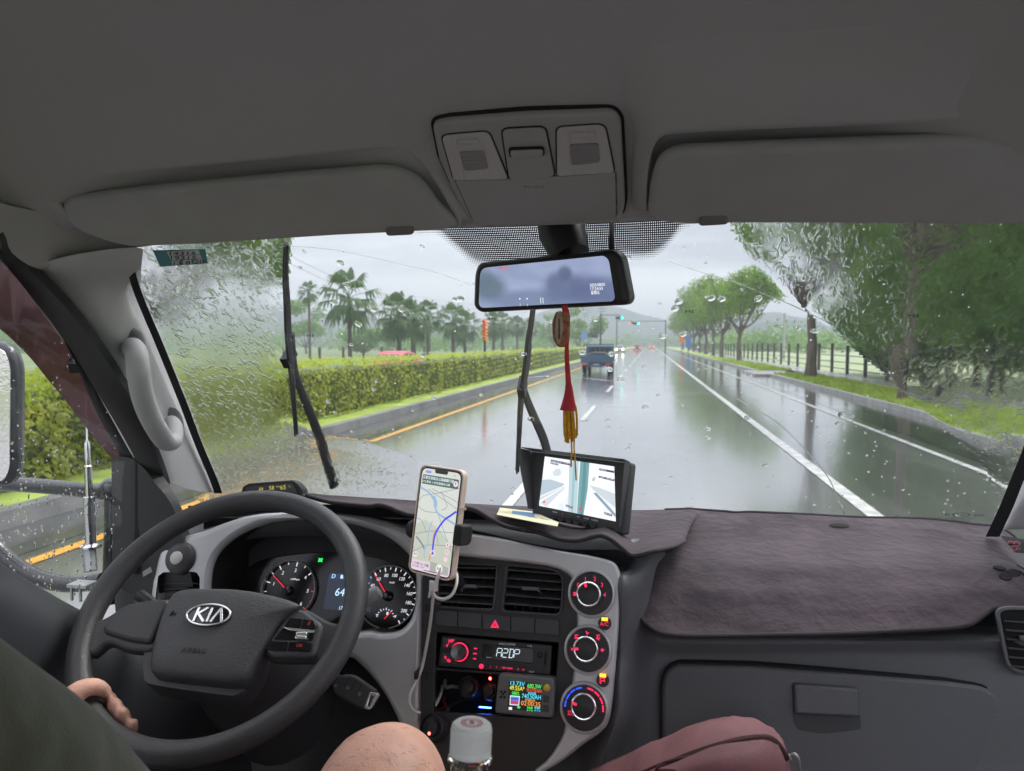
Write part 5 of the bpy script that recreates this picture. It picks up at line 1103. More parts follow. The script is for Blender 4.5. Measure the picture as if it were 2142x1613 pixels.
for j in range(NM+1):
    t = j/NM; r = []
    for k, ((xf, yf), (xb, yb)) in enumerate(zip(outl, backx)):
        px, py = xb+(xf-xb)*t, yb+(yf-yb)*t; s = max(0, min(1, (k-22)/4))
        yl = 1.415-.335*t; yr = interp(py, [yb, yb+45, 1185, 1235, 1335], [1.41, 1.32, 1.185, 1.125, 1.052]); Y = yl*(1-s)+yr*s
        if px > 2000: Y -= (px-2000)*.00006
        w = .004*noise.noise(V((px*.012, py*.02, 3)))+.002*noise.noise(V((px*.05, py*.05, 9))); r.append(aty(px, py, Y+w-.012))
    rows.append(r)
a = MB(); a.grid(rows, 3, 2, -.004); a.build('suede_sheet', m_suede, DM, sharp=70)
a = MB(); a.tube(cat_rom([p+V((0,-.001,0)) for p in rows[-1]], 4), .0032, 8); a.tube(cat_rom(rows[0][22:], 3), .0028, 6); a.build('piping', m_pipe, DM)
# vent cut-outs and a woven tag on the mat
sheet = bvh([o for o in DM.children if o.name.startswith('suede_sheet')][0])
def on_mat(px, py, off=.001):
    p = cast(sheet, px, py, off); q = cast(sheet, px+10, py, off); r = cast(sheet, px, py-8, off)
    if None in (p, q, r): return None
    x = (q-p).normalized(); n = x.cross(r-p).normalized(); y = n.cross(x); return Matrix(((x.x,y.x,n.x,p.x),(x.y,y.y,n.y,p.y),(x.z,y.z,n.z,p.z),(0,0,0,1)))
for q in Z8((2010,355),(2135,358),(2088,383),(2043,403)):
    X = on_mat(*q)
    if X is not None: a = MB(); a.lathe([(0,.0012),(.0072,.0012),(.0078,.0)], X @ Matrix.Diagonal((1,1.2,1,1)), 20); a.build('vent_hole', m_hole, DM)
X = on_mat(*Z8((1158,128))[0]); a = MB(); a.lathe([(0,.0006),(.016,.0006),(.0175,.0)], X @ Matrix.Diagonal((1,.55,1,1)), 20); a.build('sensor_hole', m_hole, DM)
X = on_mat(*Z8((2085,235))[0]); TG = Pl(X.translation+(EYE-X.translation).normalized()*.008, (EYE-X.translation).normalized()+V((0,0,.35)), V((1,.1,-.35))); a = MB(); a.plate(TG, [rnd(rect(-.018,-.014,.018,.014),.002)], .001, .0026, .0005); tgo = a.build('woven_tag', M('tag_cloth', (.05,.05,.06), .9), DM)
a = MB()
for u, v, r in ((-.004,.002,.005),(.004,.004,.0045),(.001,-.005,.004),(-.006,-.005,.0025),(.007,-.004,.0025)): a.lathe([(r*.75,.0028),(r,.0028)], TG.mat(u, v), 14)
a.build('tag_motif', M('tag_red', (.55,.10,.13), .9), tgo)
# ================================================================== STEERING WHEEL AND COLUMN
k_ = .923; WC = P3(-.60247641*k_, .91761062*k_, -.3848522*k_); WR = .195*k_; RT = .0165*k_
tl, yw = .85426085, .08137411; n0 = V((math.sin(yw), -math.cos(yw), 0)); WP = Pl(WC, n0*math.cos(tl)+V((0,0,1))*math.sin(tl), V((math.cos(yw), math.sin(yw), 0)))
SW = thing('steering_wheel', WC, 'black three spoke steering wheel with an oval badge and airbag cover', 'steering wheel')
m_rim = M('rim_leatherette', (.058,.058,.062), .46, bump=.35, bscale=420, var=.05, vscale=25); m_pad = M('pad_plastic', (.062,.062,.066), .5, bump=.5, bscale=330)
a = MB(); P = []; R_ = []
for k in range(96):
    t = 2*math.pi*k/96; P.append(WP.pt(WR*math.cos(t), WR*math.sin(t))); gr = math.exp(-((math.degrees(t)-10) % 360-12)**2/500)+math.exp(-((math.degrees(t)-180+18+180) % 360-180)**2/500); R_.append((RT*(1+.02*gr), RT*(1+.06*gr)))
a.tube(P, R_, 20, closed=True, flat=WP.N); a.build('rim', m_rim, SW)
def dome(mb, pl, loop, levels, m=0):
    c = sum((V(p[:2]) for p in loop), V((0,0)))/len(loop); rows = []
    for s, h in levels: rows.append([pl.pt(c.x+(p[0]-c.x)*s, c.y+(p[1]-c.y)*s, h) for p in loop])
    mb.grid(rows, 1, 2, closed=True, m=m); return mb
HB = .020
pad = WP.uvs(Z6((535,640),(565,612),(620,600),(700,596),(850,597),(980,609),(1100,633),(1200,660),(1262,690),(1235,718),(1190,745),(1130,805),(1080,882),(1030,962),(985,1040),(955,1090),(925,1116),(880,1124),(780,1116),(600,1098),(470,1080),(428,1062),(414,1030),(418,980),(440,880),(480,750),(510,680)), HB)
pad = [V(p[:2]) for p in cat_rom([p.to_3d() for p in pad], 2, True)]
a = MB(); dome(a, WP, pad, [(1.0,-.012),(1.0,.002),(.985,.012),(.95,.0185),(.85,.022),(.6,.025),(.3,.026),(.0,.026)]); a.build('airbag_cover', m_pad, SW)
sk = WP.uvs(Z6((400,1010),(440,860),(600,900),(1000,900),(1060,930),(1020,1080),(950,1180),(905,1205),(860,1205),(600,1170),(430,1140),(402,1100)), -.005); sk = [V(p[:2]) for p in cat_rom([p.to_3d() for p in sk], 2, True)]
a = MB(); dome(a, WP, sk, [(1,-.035),(1,-.01),(.97,-.002),(.9,.0),(.0,.0)]); a.build('hub_skirt', m_rim, SW)
# spokes
def sp_grid(pts, h, name, mat, th=.02):
    L = WP.uvs(Z6(*pts), h); a = MB(); a.plate(WP, [rnd(L, .008, 3)], h-th, h, .005); return a.build(name, mat, SW)
sp_grid([(60,800),(180,770),(300,690),(420,668),(560,660),(520,900),(430,955),(300,945),(190,900),(110,980),(40,930)], .004, 'spoke', m_rim, .018)
sp_grid([(165,822),(300,692),(420,672),(540,662),(436,908),(300,888),(175,850)], .010, 'spoke_panel', m_dark2, .01)
sp_grid([(1040,960),(1170,760),(1220,705),(1300,718),(1420,790),(1500,800),(1560,840),(1480,1020),(1330,1000),(1100,1000)], .004, 'spoke', m_rim, .018)
so_ = sp_grid([(1055,940),(1180,752),(1225,712),(1275,718),(1375,795),(1383,820),(1335,985),(1100,985)], .014, 'switch_panel', m_rim, .012)
def swp(pts, h0, h1, name, mat, r=.002):
    L = rnd(WP.uvs(Z6(*pts), h1), r, 3); a = MB(); a.plate(WP, [L], h0, h1, .0008); return a.build(name, mat, so_)
swp([(1200,768),(1268,772),(1252,822),(1168,815)], .013, .0165, 'switch_button', m_gloss); swp([(1272,773),(1330,782),(1345,815),(1338,832),(1256,823)], .013, .0165, 'switch_button', m_gloss)
swp([(1165,822),(1340,835),(1325,892),(1110,885)], .013, .0155, 'switch_button', m_gloss); swp([(1100,893),(1190,898),(1178,947),(1062,942)], .013, .0165, 'switch_button', m_gloss); swp([(1196,898),(1325,905),(1312,952),(1184,947)], .013, .0165, 'switch_button', m_gloss)
swp([(1172,822),(1338,838),(1330,850),(1200,838)], .0155, .0168, 'switch_trim', m_chrome, .0005); swp([(1235,845),(1298,848),(1292,864),(1232,862)], .0155, .021, 'switch_roller', m_chrome); swp([(1230,864),(1292,868),(1288,886),(1226,882)], .0155, .021, 'switch_roller', m_chrome)
a = MB()
p = WP.uv(*Z6((1253,922))[0], h=.017); a.text('OK', WP.mat(p.x, p.y, .0168), .0042, .0002); m_swm = em('switch_red', (1,.12,.10), .2); a.build('switch_marking', m_swm, so_); a = MB(); p = WP.uv(*Z6((1303,800))[0], h=.017); a.text('0', WP.mat(p.x, p.y, .0168), .005, .0002, shear=.3); a.build('switch_marking', m_swm, so_)
# badge
ec = WP.uv(*Z6((757,757))[0], h=.026); ea = (WP.uv(*Z6((880,762))[0], h=.026)-ec).length; eb = ea*.52
def ell(k, d=0): return [V((ec.x+(ea*k-d)*math.cos(2*math.pi*i/48), ec.y+(eb*k-d)*math.sin(2*math.pi*i/48))) for i in range(48)]
a = MB(); a.plate(WP, [ell(1)], .018, .0275, .001); eo = a.build('badge', m_gloss, SW)
a = MB(); a.plate(WP, [ell(1), ell(1,.0026)], .0265, .0300, .0012); s = eb*.62
def stroke(p, q, w): p, q = V(p), V(q); d = (q-p).normalized(); n = V((-d.y, d.x))*w/2; a.plate(WP, [[ec+p-n, ec+q-n, ec+q+n, ec+p+n]], .0272, .0292, .0006)
for p, q in (((-.70,-1),(-.70,1)),((-.66,.0),(-.16,1)),((-.62,.15),(-.12,-1)),((.06,-1),(.06,1)),((.26,-1),(.58,1)),((.58,1),(.90,-1))): stroke((p[0]*ea*.78, p[1]*s), (q[0]*ea*.78, q[1]*s), .0034)
a.build('badge_lettering', m_chrome, eo)
a = MB(); p = WP.uv(*Z6((672,950))[0], h=.026); a.text('AIRBAG', WP.mat(p.x, p.y, .0252, rot=-.02), .0068, .0006); m_emb = M('emboss_dark', (.012,.012,.012), .7); a.build('embossed_lettering', m_emb, SW)
for q, s in (((557,742),1),((970,783),-1)):
    a = MB()
    p = WP.uv(*Z6(q)[0], h=.026)
    for d0, d1 in (((-.004,-.003),(-.002,.004)),((-.002,.002),(.004,.0)),((0,-.001),(.004,-.002))):
        u, w = p+V((d0[0]*s, d0[1])), p+V((d1[0]*s, d1[1])); dd = (w-u).normalized(); nn = V((-dd.y, dd.x))*.0005; a.plate(WP, [[u-nn, w-nn, w+nn, u+nn]], .0235, .0250)
    a.build('horn_mark', m_emb, SW)
# column, stalks, ignition
SCOL = thing('steering_column', WC+V((0,.12,-.14)), 'dark steering column shroud with two stalks behind the wheel', 'steering column')
a = MB(); ax = -WP.N; e = WP.x
secs = [(.045,.055,.05),(.08,.075,.065),(.14,.085,.08),(.22,.085,.085),(.30,.08,.085)]
a.grid([[WC+ax*d+WP.x*(w*math.cos(t))+WP.y*(h*math.sin(t)-.012) for t in [2*math.pi*i/20 for i in range(20)]] for d, w, h in secs], 1, 3, closed=True); a.build('shroud', m_dark2, SCOL)
p0_, p1_ = WC+ax*.10+WP.x*.07, aty(*Z6((1700,620))[0], .955); a = MB(); a.tube([p0_, p0_.lerp(p1_,.5), p0_.lerp(p1_,.86)], [.0075,.0065,.0085], 12); q = a.build('stalk', m_blk, SCOL)
d = (p1_-p0_).normalized(); a = MB(); a.tube([p0_.lerp(p1_,.80), p0_.lerp(p1_,.86), p0_.lerp(p1_,.93), p0_.lerp(p1_,.985), p1_], [.0085,.011,.0115,.009,.002], 14); a.build('stalk_tip', M('stalk_grey', (.26,.26,.265), .4), q)
p0_, p1_ = WC+ax*.09-WP.x*.06, aty(*Z6((372,648))[0], .93); a = MB(); a.tube([p0_, p0_.lerp(p1_,.6), p1_], [.008,.009,.010], 10); a.build('stalk', m_blk, SCOL)
KP = Pl(aty(745,1450,.93), (.10,-.9,.42), V((1,0,-.35))); L = rnd(KP.uvs(Z6((1490,1080),(1560,1082),(1690,1172),(1642,1278),(1595,1270),(1448,1190),(1440,1140))), [.006,.006,.006,.006,.006,.008,.006], 4)
ky = thing('car_key', KP.O, 'black folding car key with a chrome loop in the ignition', 'key'); a = MB(); a.plate(KP, [L], -.006, .006, .0045); ko = a.build('key_body', m_dark2, ky)
L = rnd(KP.uvs(Z6((1645,1180),(1690,1188),(1648,1272),(1618,1262))), .003); a = MB(); a.plate(KP, [inset(L, -.001), inset(L, .0028)], -.0065, .0068, .001); a.build('chrome_loop', m_chrome, ky)
a = MB()
for q in ((1520,1153),(1585,1186)):
    c = KP.uv(*Z6(q)[0], h=.006); a.lathe([(.0021,.0062),(.0026,.0062)], KP.mat(c.x, c.y), 12); a.plate(KP, [[c+V((-.001,-.0012)), c+V((.001,-.0012)), c+V((.001,.0002)), c+V((-.001,.0002))]], .0060, .0063)
c = KP.uv(*Z6((1452,1143))[0], h=.006); a.lathe([(0,.0064),(.0016,.0062)], KP.mat(c.x, c.y), 10); a.build('key_symbol', m_grey, ko)
a = MB()
for k in range(3): p, q = KP.uv(*Z6((1535+32*k,1090+20*k))[0], h=.006), KP.uv(*Z6((1500+34*k,1150+20*k))[0], h=.006); d = (q-p).normalized(); n = V((-d.y, d.x))*.0004; a.plate(KP, [[p-n, q-n, q+n, p+n]], .0058, .0061)
a.build('button_seam', m_gap, ko)
a = MB(); p = KP.O+KP.x*-.03; a.tube([aty(*Z6((1475,1135))[0], .945), aty(*Z6((1420,1110))[0], 1.02)], [.010,.016], 14); a.build('lock_barrel', m_dark2, SCOL)
# ================================================================== THINGS IN THE CAB
def on(pl, px, py, h=0, rot=0): u = pl.uv(px, py, h); return pl.mat(u.x, u.y, h, rot)
def pxplate(mb, pl, pts, h0, h1, bev=0, r=0, m=0, n=4):
    L = pl.uvs(pts, h1); L = rnd(L, r, n) if r else L; mb.plate(pl, [L], h0, h1, bev, m); return L
def pline(mb, pl, pts, w, h, smooth=0, m=0):   # a flat line of a given width (metres) on a plane
    U = pl.uvs(pts, h)
    if smooth: U = [V(p[:2]) for p in cat_rom([p.to_3d() for p in U], smooth)]
    A, B = [], []
    for i, p in enumerate(U):
        d = (U[min(i+1, len(U)-1)]-U[max(i-1, 0)]).normalized(); n = V((-d.y, d.x))*w/2; A.append(pl.pt(*(p+n), h)); B.append(pl.pt(*(p-n), h))
    k = len(A); mb.add(A+B, [(i, i+1, k+i+1, k+i) for i in range(k-1)], m)
# ---- car radio
RD = thing('car_radio', SP.hit(*Z10((690,1030))[0]), 'black car radio with a red ringed knob and white segment display', 'radio')
a = MB(); pxplate(a, SP, Z10((252,705),(1160,785),(1146,1040),(216,958)), -.06, -.004, .002, .003); rb_ = a.build('radio_face', m_blk, RD)
a = MB(); pxplate(a, SP, Z10((262,722),(372,735),(365,800),(258,820)), -.004, -.0005, .0012, .002); a.build('push_key', m_dark2, RD)
a = MB(); pxplate(a, SP, Z10((254,850),(320,856),(372,905),(370,945),(240,935)), -.004, -.0005, .0012, .002); a.build('push_key', m_dark2, RD)
a = MB(); pxplate(a, SP, Z10((590,772),(1012,812),(1004,938),(582,898)), -.004, -.0015, .0008, .003); a.build('display_window', m_gloss, RD)
c = SP.uv(*Z10((405,840))[0]); r = (SP.uv(*Z10((405,755))[0])-c).length; a = MB(); a.lathe([(r*1.02,-.004),(r*1.0,.004),(r*.9,.005)], SP.mat(c.x, c.y), 40); a.build('knob_collar', m_gloss, RD)
a = MB(); a.lathe([(r*.93,.005),(r*.86,.0065),(r*.80,.005)], SP.mat(c.x, c.y), 40); a.build('lit_ring', m_redlit, RD)
a = MB(); a.lathe([(r*.80,.004),(r*.78,.016),(r*.70,.0175),(0,.0165)], SP.mat(c.x, c.y), 40); a.build('volume_knob', M('turned_metal', (.16,.16,.165), .25, .8), RD)
# segment letters A 2 D P
a = MB(); H_ = .0118; W2 = .0072; seg = {'A':'abcefg','2':'abdeg','D':'abcdi','P':'abefg'}
pos = {'a':((0,1),(1,1)),'b':((1,1),(1,.5)),'c':((1,.5),(1,0)),'d':((0,0),(1,0)),'e':((0,0),(0,.5)),'f':((0,.5),(0,1)),'g':((0,.5),(1,.5)),'i':((.25,0),(.25,1))}
o_ = SP.uv(*Z10((700,880))[0], h=-.001); e_ = SP.uv(*Z10((880,893))[0], h=-.001); dx = (e_-o_).normalized(); dy = V((-dx.y, dx.x)); step = (e_-o_).length/3.75
for k, ch in enumerate('A2DP'):
    for sgm in seg[ch]:
        (x0,y0),(x1,y1) = pos[sgm]; p = o_+dx*(k*step+x0*W2+y0*.0015)+dy*(y0*H_); q = o_+dx*(k*step+x1*W2+y1*.0015)+dy*(y1*H_); d = (q-p).normalized(); n = V((-d.y, d.x))*.00045; p, q = p+d*.0006, q-d*.0006; a.plate(SP, [[p-n, q-n, q+n, p+n]], -.0014, -.0009)
a.build('display_segments', em('segment_white', (.75,.9,1), 1.0), RD)
ang = math.atan2(dx.y, dx.x)
a = MB(); a.text('INNOVATIVE', on(SP, *Z10((788,778))[0], h=-.0008, rot=ang), .0032, .0002, fit=.0255, shear=.3); a.text('V135', on(SP, *Z10((975,793))[0], h=-.0008, rot=ang), .0028, .0002, fit=.0072); a.text('RESET', on(SP, *Z10((992,1006))[0], h=-.003, rot=ang), .0022, .0002); a.text('phone', on(SP, *Z10((640,886))[0], h=-.0008, rot=ang), .0022, .0002)
a.build('printed_lettering', m_mark, RD)
a = MB()
for (x, y), w in (((530,813),26),((525,855),30),((523,897),24)): pxplate(a, SP, Z10((x-w/2,y-6),(x+w/2,y-4),(x+w/2,y+6),(x-w/2,y+5)), -.0035, -.0028)
for s_, q in (('1',(652,965)),('2',(703,968)),('3INT',(766,973)),('4RDM',(812,977)),('5-',(882,983)),('6+',(925,988))): a.text(s_, on(SP, *Z10(q)[0], h=-.0032, rot=ang), .0022, .0003, off=.00005)
for s_, q, rt in (('4',(295,790),.0),('/',(312,768),.0),('MP',(330,752),.0),('≡',(280,886),-.5),('/',(292,902),-1.4),('M',(310,915),-.4)): a.text(s_, on(SP, *Z10(q)[0], h=.0002, rot=rt), .0048, .0003, off=.0001)
p = SP.uv(*Z10((578,960))[0], h=-.003); a.lathe([(0,-.0028),(.0036,-.003)], SP.mat(p.x, p.y), 16); a.build('lit_marking', m_redlit, RD)
a = MB(); p = SP.uv(*Z10((1056,868))[0]); a.lathe([(.0044,-.0038),(.0040,-.0025),(.0026,-.0025),(.0022,-.004)], SP.mat(p.x, p.y), 18); pxplate(a, SP, Z10((1100,840),(1118,842),(1108,950),(1094,948)), -.004, -.0034); a.build('socket_port', m_gap, RD)
# ---- power meter
PM = Pl(SP.hit(*Z10((930,1205))[0], .02), (-.02,-.955,.30), SP.hit(*Z10((1175,1058))[0], .02)-SP.hit(*Z10((715,1022))[0], .02))
MT = thing('power_meter', PM.hit(*Z10((930,1390))[0]), 'grey power meter with a colourful number display below the radio', 'meter')
a = MB(); L = PM.uvs(Z10((718,1020),(1180,1058),(1170,1392),(684,1346))); a.plate(PM, [rnd(L, .006)], -.024, .0, .003); a.build('case', M('meter_grey', (.12,.12,.125), .4, bump=.1, bscale=700), MT)
a = MB(); pxplate(a, PM, Z10((806,1078),(1078,1102),(1072,1336),(792,1312)), -.001, .0006, .0002); a.build('display', em('meter_display', (.01,.012,.02), .4), MT)
pa = PM.uv(*Z10((806,1078))[0]); pb_ = PM.uv(*Z10((1078,1102))[0]); ma = math.atan2((pb_-pa).y, (pb_-pa).x); H2 = .0011
cols_ = {'cyan':(.10,.80,1),'green':(.10,.95,.12),'yellow':(1,.9,.05),'red':(1,.10,.06),'orange':(1,.35,.06),'white':(.9,.95,1)}
k10 = 1.72e-4
rowsT = {'cyan':[('13.73V',(872,1104),.0058,120),('740.50AH',(990,1212),.0060,158),('剩余容量',(995,1186),.0026,66),('放电開',(1038,1304),.0028,46),('o-/-o',(1038,1324),.0026,50)],
  'green':[('680.3W',(1014,1126),.0060,118),('088%',(860,1183),.0044,62),('充电開',(976,1304),.0028,46),('o-/-o',(976,1322),.0026,50)],'yellow':[('49.55A*',(872,1143),.0058,126)],
  'red':[('99.577KWH',(1012,1162),.0050,124)],'orange':[('02:00:35',(985,1270),.0060,162),('充满时间',(978,1242),.0026,84)]}
for cname, its in rowsT.items():
    a = MB()
    for s_, q, h, w_ in its: a.text(s_, on(PM, *Z10(q)[0], h=H2, rot=ma), h, .0002, fit=w_*k10)
    if cname == 'green':
        c = PM.uv(*Z10((886,1312))[0])
        for r in (.0012,.0024,.0036): P = arcpts(c.x, c.y, r+.0004, .8, 2.34, 8); Q = arcpts(c.x, c.y, r-.0003, 2.34, .8, 8); a.plate(PM, [P+Q], .0006, .0012)
    a.build('readout_'+cname, em('readout_'+cname, cols_[cname], 1.0), MT)
a = MB(); bx = Z10((820,1202),(892,1208),(886,1278),(815,1272)); L = PM.uvs(bx); a.plate(PM, [inset(L,-.0006), inset(L,.0003)], .0006, .0013); lk = PM.uv(*Z10((818,1302))[0]); a.plate(PM, [rect(lk.x-.0024,lk.y-.0022,lk.x+.0024,lk.y+.0012)], .0006, .0012); a.build('battery_outline', em('readout_white', cols_['white'], .9), MT)
sc6 = [(.10,.75,.70),(.05,.12,.75),(.10,.25,.9),(.55,.10,.75),(.75,.06,.08),(.5,.15,.7)]
for k in range(6):
    f = lambda t: [L[0].lerp(L[3], t), L[1].lerp(L[2], t)]; p, q = f((k+.1)/6); p2, q2 = f((k+.95)/6); a = MB(); a.plate(PM, [[p, q, q2, p2]], .0006, .0010); a.build('battery_bar', em('battery_bar', sc6[k], .75), MT)
for q, mt_ in (((1118,1138),M('meter_gold_button',(.55,.38,.06),.3,.4)),((1112,1228),m_dark2),((1108,1305),m_dark2)):
    p = PM.uv(*Z10(q)[0]); a = MB(); 
    if q[1] < 1200: a.lathe([(.0052,0),(.0052,.0018),(.0042,.003),(0,.0034)], PM.mat(p.x, p.y), 20)
    else: a.plate(PM, [rnd(rect(p.x-.0042,p.y-.0046,p.x+.0042,p.y+.0046), .001)], -.001, .001, .0004); a.plate(PM, [[p+V((-.002,.0015)), p+V((.002,.0015)), p+V((0,-.0018))]], .001, .0014)
    a.build('meter_button', mt_, MT)
a = MB()
for q in ((742,1168),(772,1170),(757,1188),(740,1212),(768,1214)): p = PM.uv(*Z10(q)[0]); a.lathe([(0,.0006),(.0019,.0006)], PM.mat(p.x, p.y), 10)
tag(a.build('vent_dots', m_gap, MT))
# ---- cubby sockets, plugs and cables
def plug(name, q, r, depth, lab, led=None, ledq=None, axis=None):
    c = SP.hit(*Z10(q)[0], depth); t = thing(name, c, lab, 'charger plug'); X = X4(c, frame(axis or SP.N+V((-.2,0,.25))))
    a = MB(); a.lathe([(r*.75,-.05),(r*.78,-.012),(r,-.010),(r,.004),(r*.9,.008),(r*.86,.004),(r*.62,.004),(r*.58,.010),(r*.3,.012),(0,.012)], X, 28); a.build('plug_body', m_blk, t)
    a = MB(); a.lathe([(r*.97,.0045),(r*.93,.0085),(r*.88,.0060)], X, 28); a.build('plug_ring', m_chrome if led is None else m_dark, t)
    if led: a = MB(); p = SP.hit(*Z10(ledq)[0], depth+.012); a.ball(p, .0022, nu=10, nv=6); a.build('indicator_light', led, t)
    return c
led_r, led_b = em('led_red', (1,.03,.02), 14), em('led_blue', (.05,.15,1), 10)
plug('socket_plug', (482,1135), .0165, -.035, 'round black socket plug with a pale rim in the cubby under the radio')
plug('charger_plug', (655,1165), .0135, -.028, 'black charger plug with a red glow beside the power meter', led_r, (650,1060))
plug('lighter_plug', (185,1470), .0195, .010, 'black lighter plug with a glowing red light below the dash cubby', led_r, (150,1512), V((-.25,-.8,.5)))
a = MB(); pxplate(a, SP, Z10((560,1290),(660,1298),(656,1308),(556,1300)), -.03, -.028); tag(a.build('usb_light_bar', led_b), 'blue glowing light bar on the shelf left of the power meter', 'light')
def cable(name, pts, r, mat, lab, cat='cable'):
    a = MB(); a.tube(cat_rom([p if isinstance(p, Vector) else aty(*p) for p in pts], 6), r, 10); return tag(a.build(name, mat), lab, cat)
z10y = lambda pts, y: [(*q, yy) for q, yy in zip(Z10(*pts), y)]
m_wht = M('white_cable', (.62,.60,.57), .45); m_cabg = M('grey_cable', (.25,.24,.23), .5)
cable('black_cable', z10y([(620,1150),(520,1190),(400,1250),(300,1300),(200,1360),(150,1430)], [1.05,1.03,1.03,1.03,1.02,1.01]), .0022, m_blk, 'thin black cable slanting across the cubby from the charger plug')
cable('red_cable', z10y([(330,1180),(270,1230),(280,1300),(180,1330),(110,1380),(20,1440)], [1.07,1.05,1.03,1.03,1.02,1.0]), .002, M('red_cable', (.35,.03,.02), .5), 'thin red wire hanging out of the cubby at its left end')
cable('grey_cable', z10y([(390,1130),(340,1125),(290,1130),(280,1080),(300,1060)], [1.06,1.05,1.05,1.06,1.08]), .003, m_cabg, 'short grey cable curled inside the cubby beside the socket plug')
a = MB(); C = cat_rom([aty(*p) for p in z10y([(300,1310),(285,1350),(272,1390),(262,1425)], [1.02,1.01,1.0,.995])], 8); n = len(C); a.tube(C, [.0055 if k % 2 else .0042 for k in range(n)], 10); tag(a.build('cable_boot', m_blk), 'ribbed black strain relief rising from the lighter plug', 'cable boot')
# ---- phone in a pale case, on a clamp holder
PH = Pl(aty(912,1090,.985), (-.36,-.93,.17)); PH = Pl(PH.O, PH.N, PH.hit(942,1206)-PH.hit(856,1198))
phc = Z12((250,118),(737,128),(592,1424),(88,1368))
t = thing('phone', PH.hit(900,1200), 'phone in a pale pink case showing a navigation map, clamped beside the wheel', 'phone')
L = PH.uvs(phc); cx_ = sum(p.x for p in L)/4; Lw = ((L[1]-L[0]).length+(L[2]-L[3]).length)/4; y0_ = (L[2].y+L[3].y)/2; y1_ = (L[0].y+L[1].y)/2
sk_ = ((L[0].x+L[1].x)-(L[2].x+L[3].x))/2/(y1_-y0_)   # lean
if abs(sk_) > .001: PH = Pl(PH.O, PH.N, PH.x*math.cos(math.atan(sk_))-PH.y*math.sin(math.atan(sk_))); L = PH.uvs(phc); y0_ = (L[2].y+L[3].y)/2; y1_ = (L[0].y+L[1].y)/2; cx_ = sum(p.x for p in L)/4; Lw = ((L[1]-L[0]).length+(L[2]-L[3]).length)/4
R4 = lambda d: rect(cx_-Lw+d, y0_+d, cx_+Lw-d, y1_-d)
a = MB(); a.plate(PH, [rnd(R4(-.0026), .0125, 8)], -.0125, -.0010, .003); a.plate(PH, [rnd(R4(-.0026), .0125, 8), rnd(R4(-.0004), .0115, 8)], -.004, .0010, .0008); a.build('case', M('pink_case', (.80,.64,.55), .45), t)
a = MB(); a.plate(PH, [rnd(R4(0), .0112, 8)], -.009, .0, .0006); pbod = a.build('phone_body', M('phone_edge', (.05,.05,.055), .2), t)
def pu(q): return PH.uv(*Z12(q)[0])
sl_ = lambda fx, fy: V((cx_-Lw+.0022+(2*Lw-.0044)*fx, y1_-.0022-(y1_-y0_-.0044)*fy))   # screen fractions, top left origin
def scr(name, loop, col, s, h, r=0, parent=None): 
    a = MB(); a.plate(PH, [rnd(loop, r, 5) if r else loop], h-.0002, h, 0); return a.build(name, em(name+'_light', col, s), parent or t)
F = lambda *p: [sl_(*q) for q in p]
scn = scr('screen', F((0,0),(1,0),(1,1),(0,1)), sr(212,216,208), .92, .0006, .0095)
scr('wooded_area', F((.0,.56),(.22,.50),(.60,.56),(1,.70),(1,.90),(0,.90)), sr(196,202,188), .9, .0008)
def ln(mb, pts, w, h=.0010, sm=4):
    U = [sl_(*q) for q in pts]; U = [V(p[:2]) for p in cat_rom([p.to_3d() for p in U], sm)] if sm else U; A, B = [], []
    for i, p in enumerate(U):
        d = (U[min(i+1,len(U)-1)]-U[max(i-1,0)]).normalized(); n = V((-d.y, d.x))*w/2; A.append(PH.pt(*(p+n), h)); B.append(PH.pt(*(p-n), h))
    k = len(A); mb.add(A+B, [(i,i+1,k+i+1,k+i) for i in range(k-1)])
a = MB(); ln(a, [(0,.195),(.25,.235),(.40,.30),(.46,.37),(.55,.42),(.75,.45),(1,.49)], .0030); ln(a, [(.36,.26),(.44,.31),(.45,.36)], .006); ln(a, [(.33,.87),(.31,.80),(.37,.72),(.36,.62),(.42,.50)], .0016); a.build('river', em('map_river', sr(150,185,215), .9), t)
a = MB()
for pts in ([(.0,.33),(.12,.27),(.5,.22),(1,.14)],[(.2,.2),(.55,.26),(1,.34)],[(.3,.19),(.8,.25),(1,.28)],[(.55,.2),(.75,.33),(.62,.38)],[(0,.5),(.15,.52),(.30,.62)],[(0,.66),(.4,.60),(.7,.585),(1,.57)],[(.45,.36),(.65,.50),(.80,.62),(1,.76)],[(0,.84),(.3,.75),(.6,.72),(1,.70)],[(0,.38),(.2,.42),(.5,.41)],[(.55,.60),(.65,.72)],[(0,.78),(.1,.85)]): ln(a, pts, .0009, .0009)
a.build('map_road', em('map_road', sr(150,152,168), .85), t)
a = MB(); ln(a, [(.05,.68),(.2,.73),(.3,.78)], .0026, .00105); a.build('map_highway', em('map_highway', sr(140,140,165), .8), t)
a = MB(); ln(a, [(.52,.80),(.52,.66),(.57,.58),(.72,.47),(.85,.42),(1,.365)], .0028, .0012); a.build('route_line', em('route_blue', (.04,.05,.72), 1.0), t)
a = MB(); ln(a, [(.495,.70),(.50,.63),(.545,.57)], .0012, .0013); ln(a, [(.47,.88),(.48,.82)], .0022, .0013); a.build('traffic_line', em('traffic_orange', (.85,.35,.08), .8), t)
scr('route_banner', F((.03,.062),(.97,.062),(.97,.155),(.03,.155)), sr(70,105,98), .9, .0010, .002); scr('clock_pill', F((.10,.020),(.24,.020),(.24,.042),(.10,.042)), (.10,.16,.75), .9, .0010, .0012)
scr('notch', F((.33,.0),(.68,.0),(.66,.034),(.35,.034)), (.05,.05,.055), .4, .0012, .0015); scr('bottom_sheet', F((0,.905),(1,.905),(1,1),(0,1)), sr(226,206,222), .92, .0009, .006)
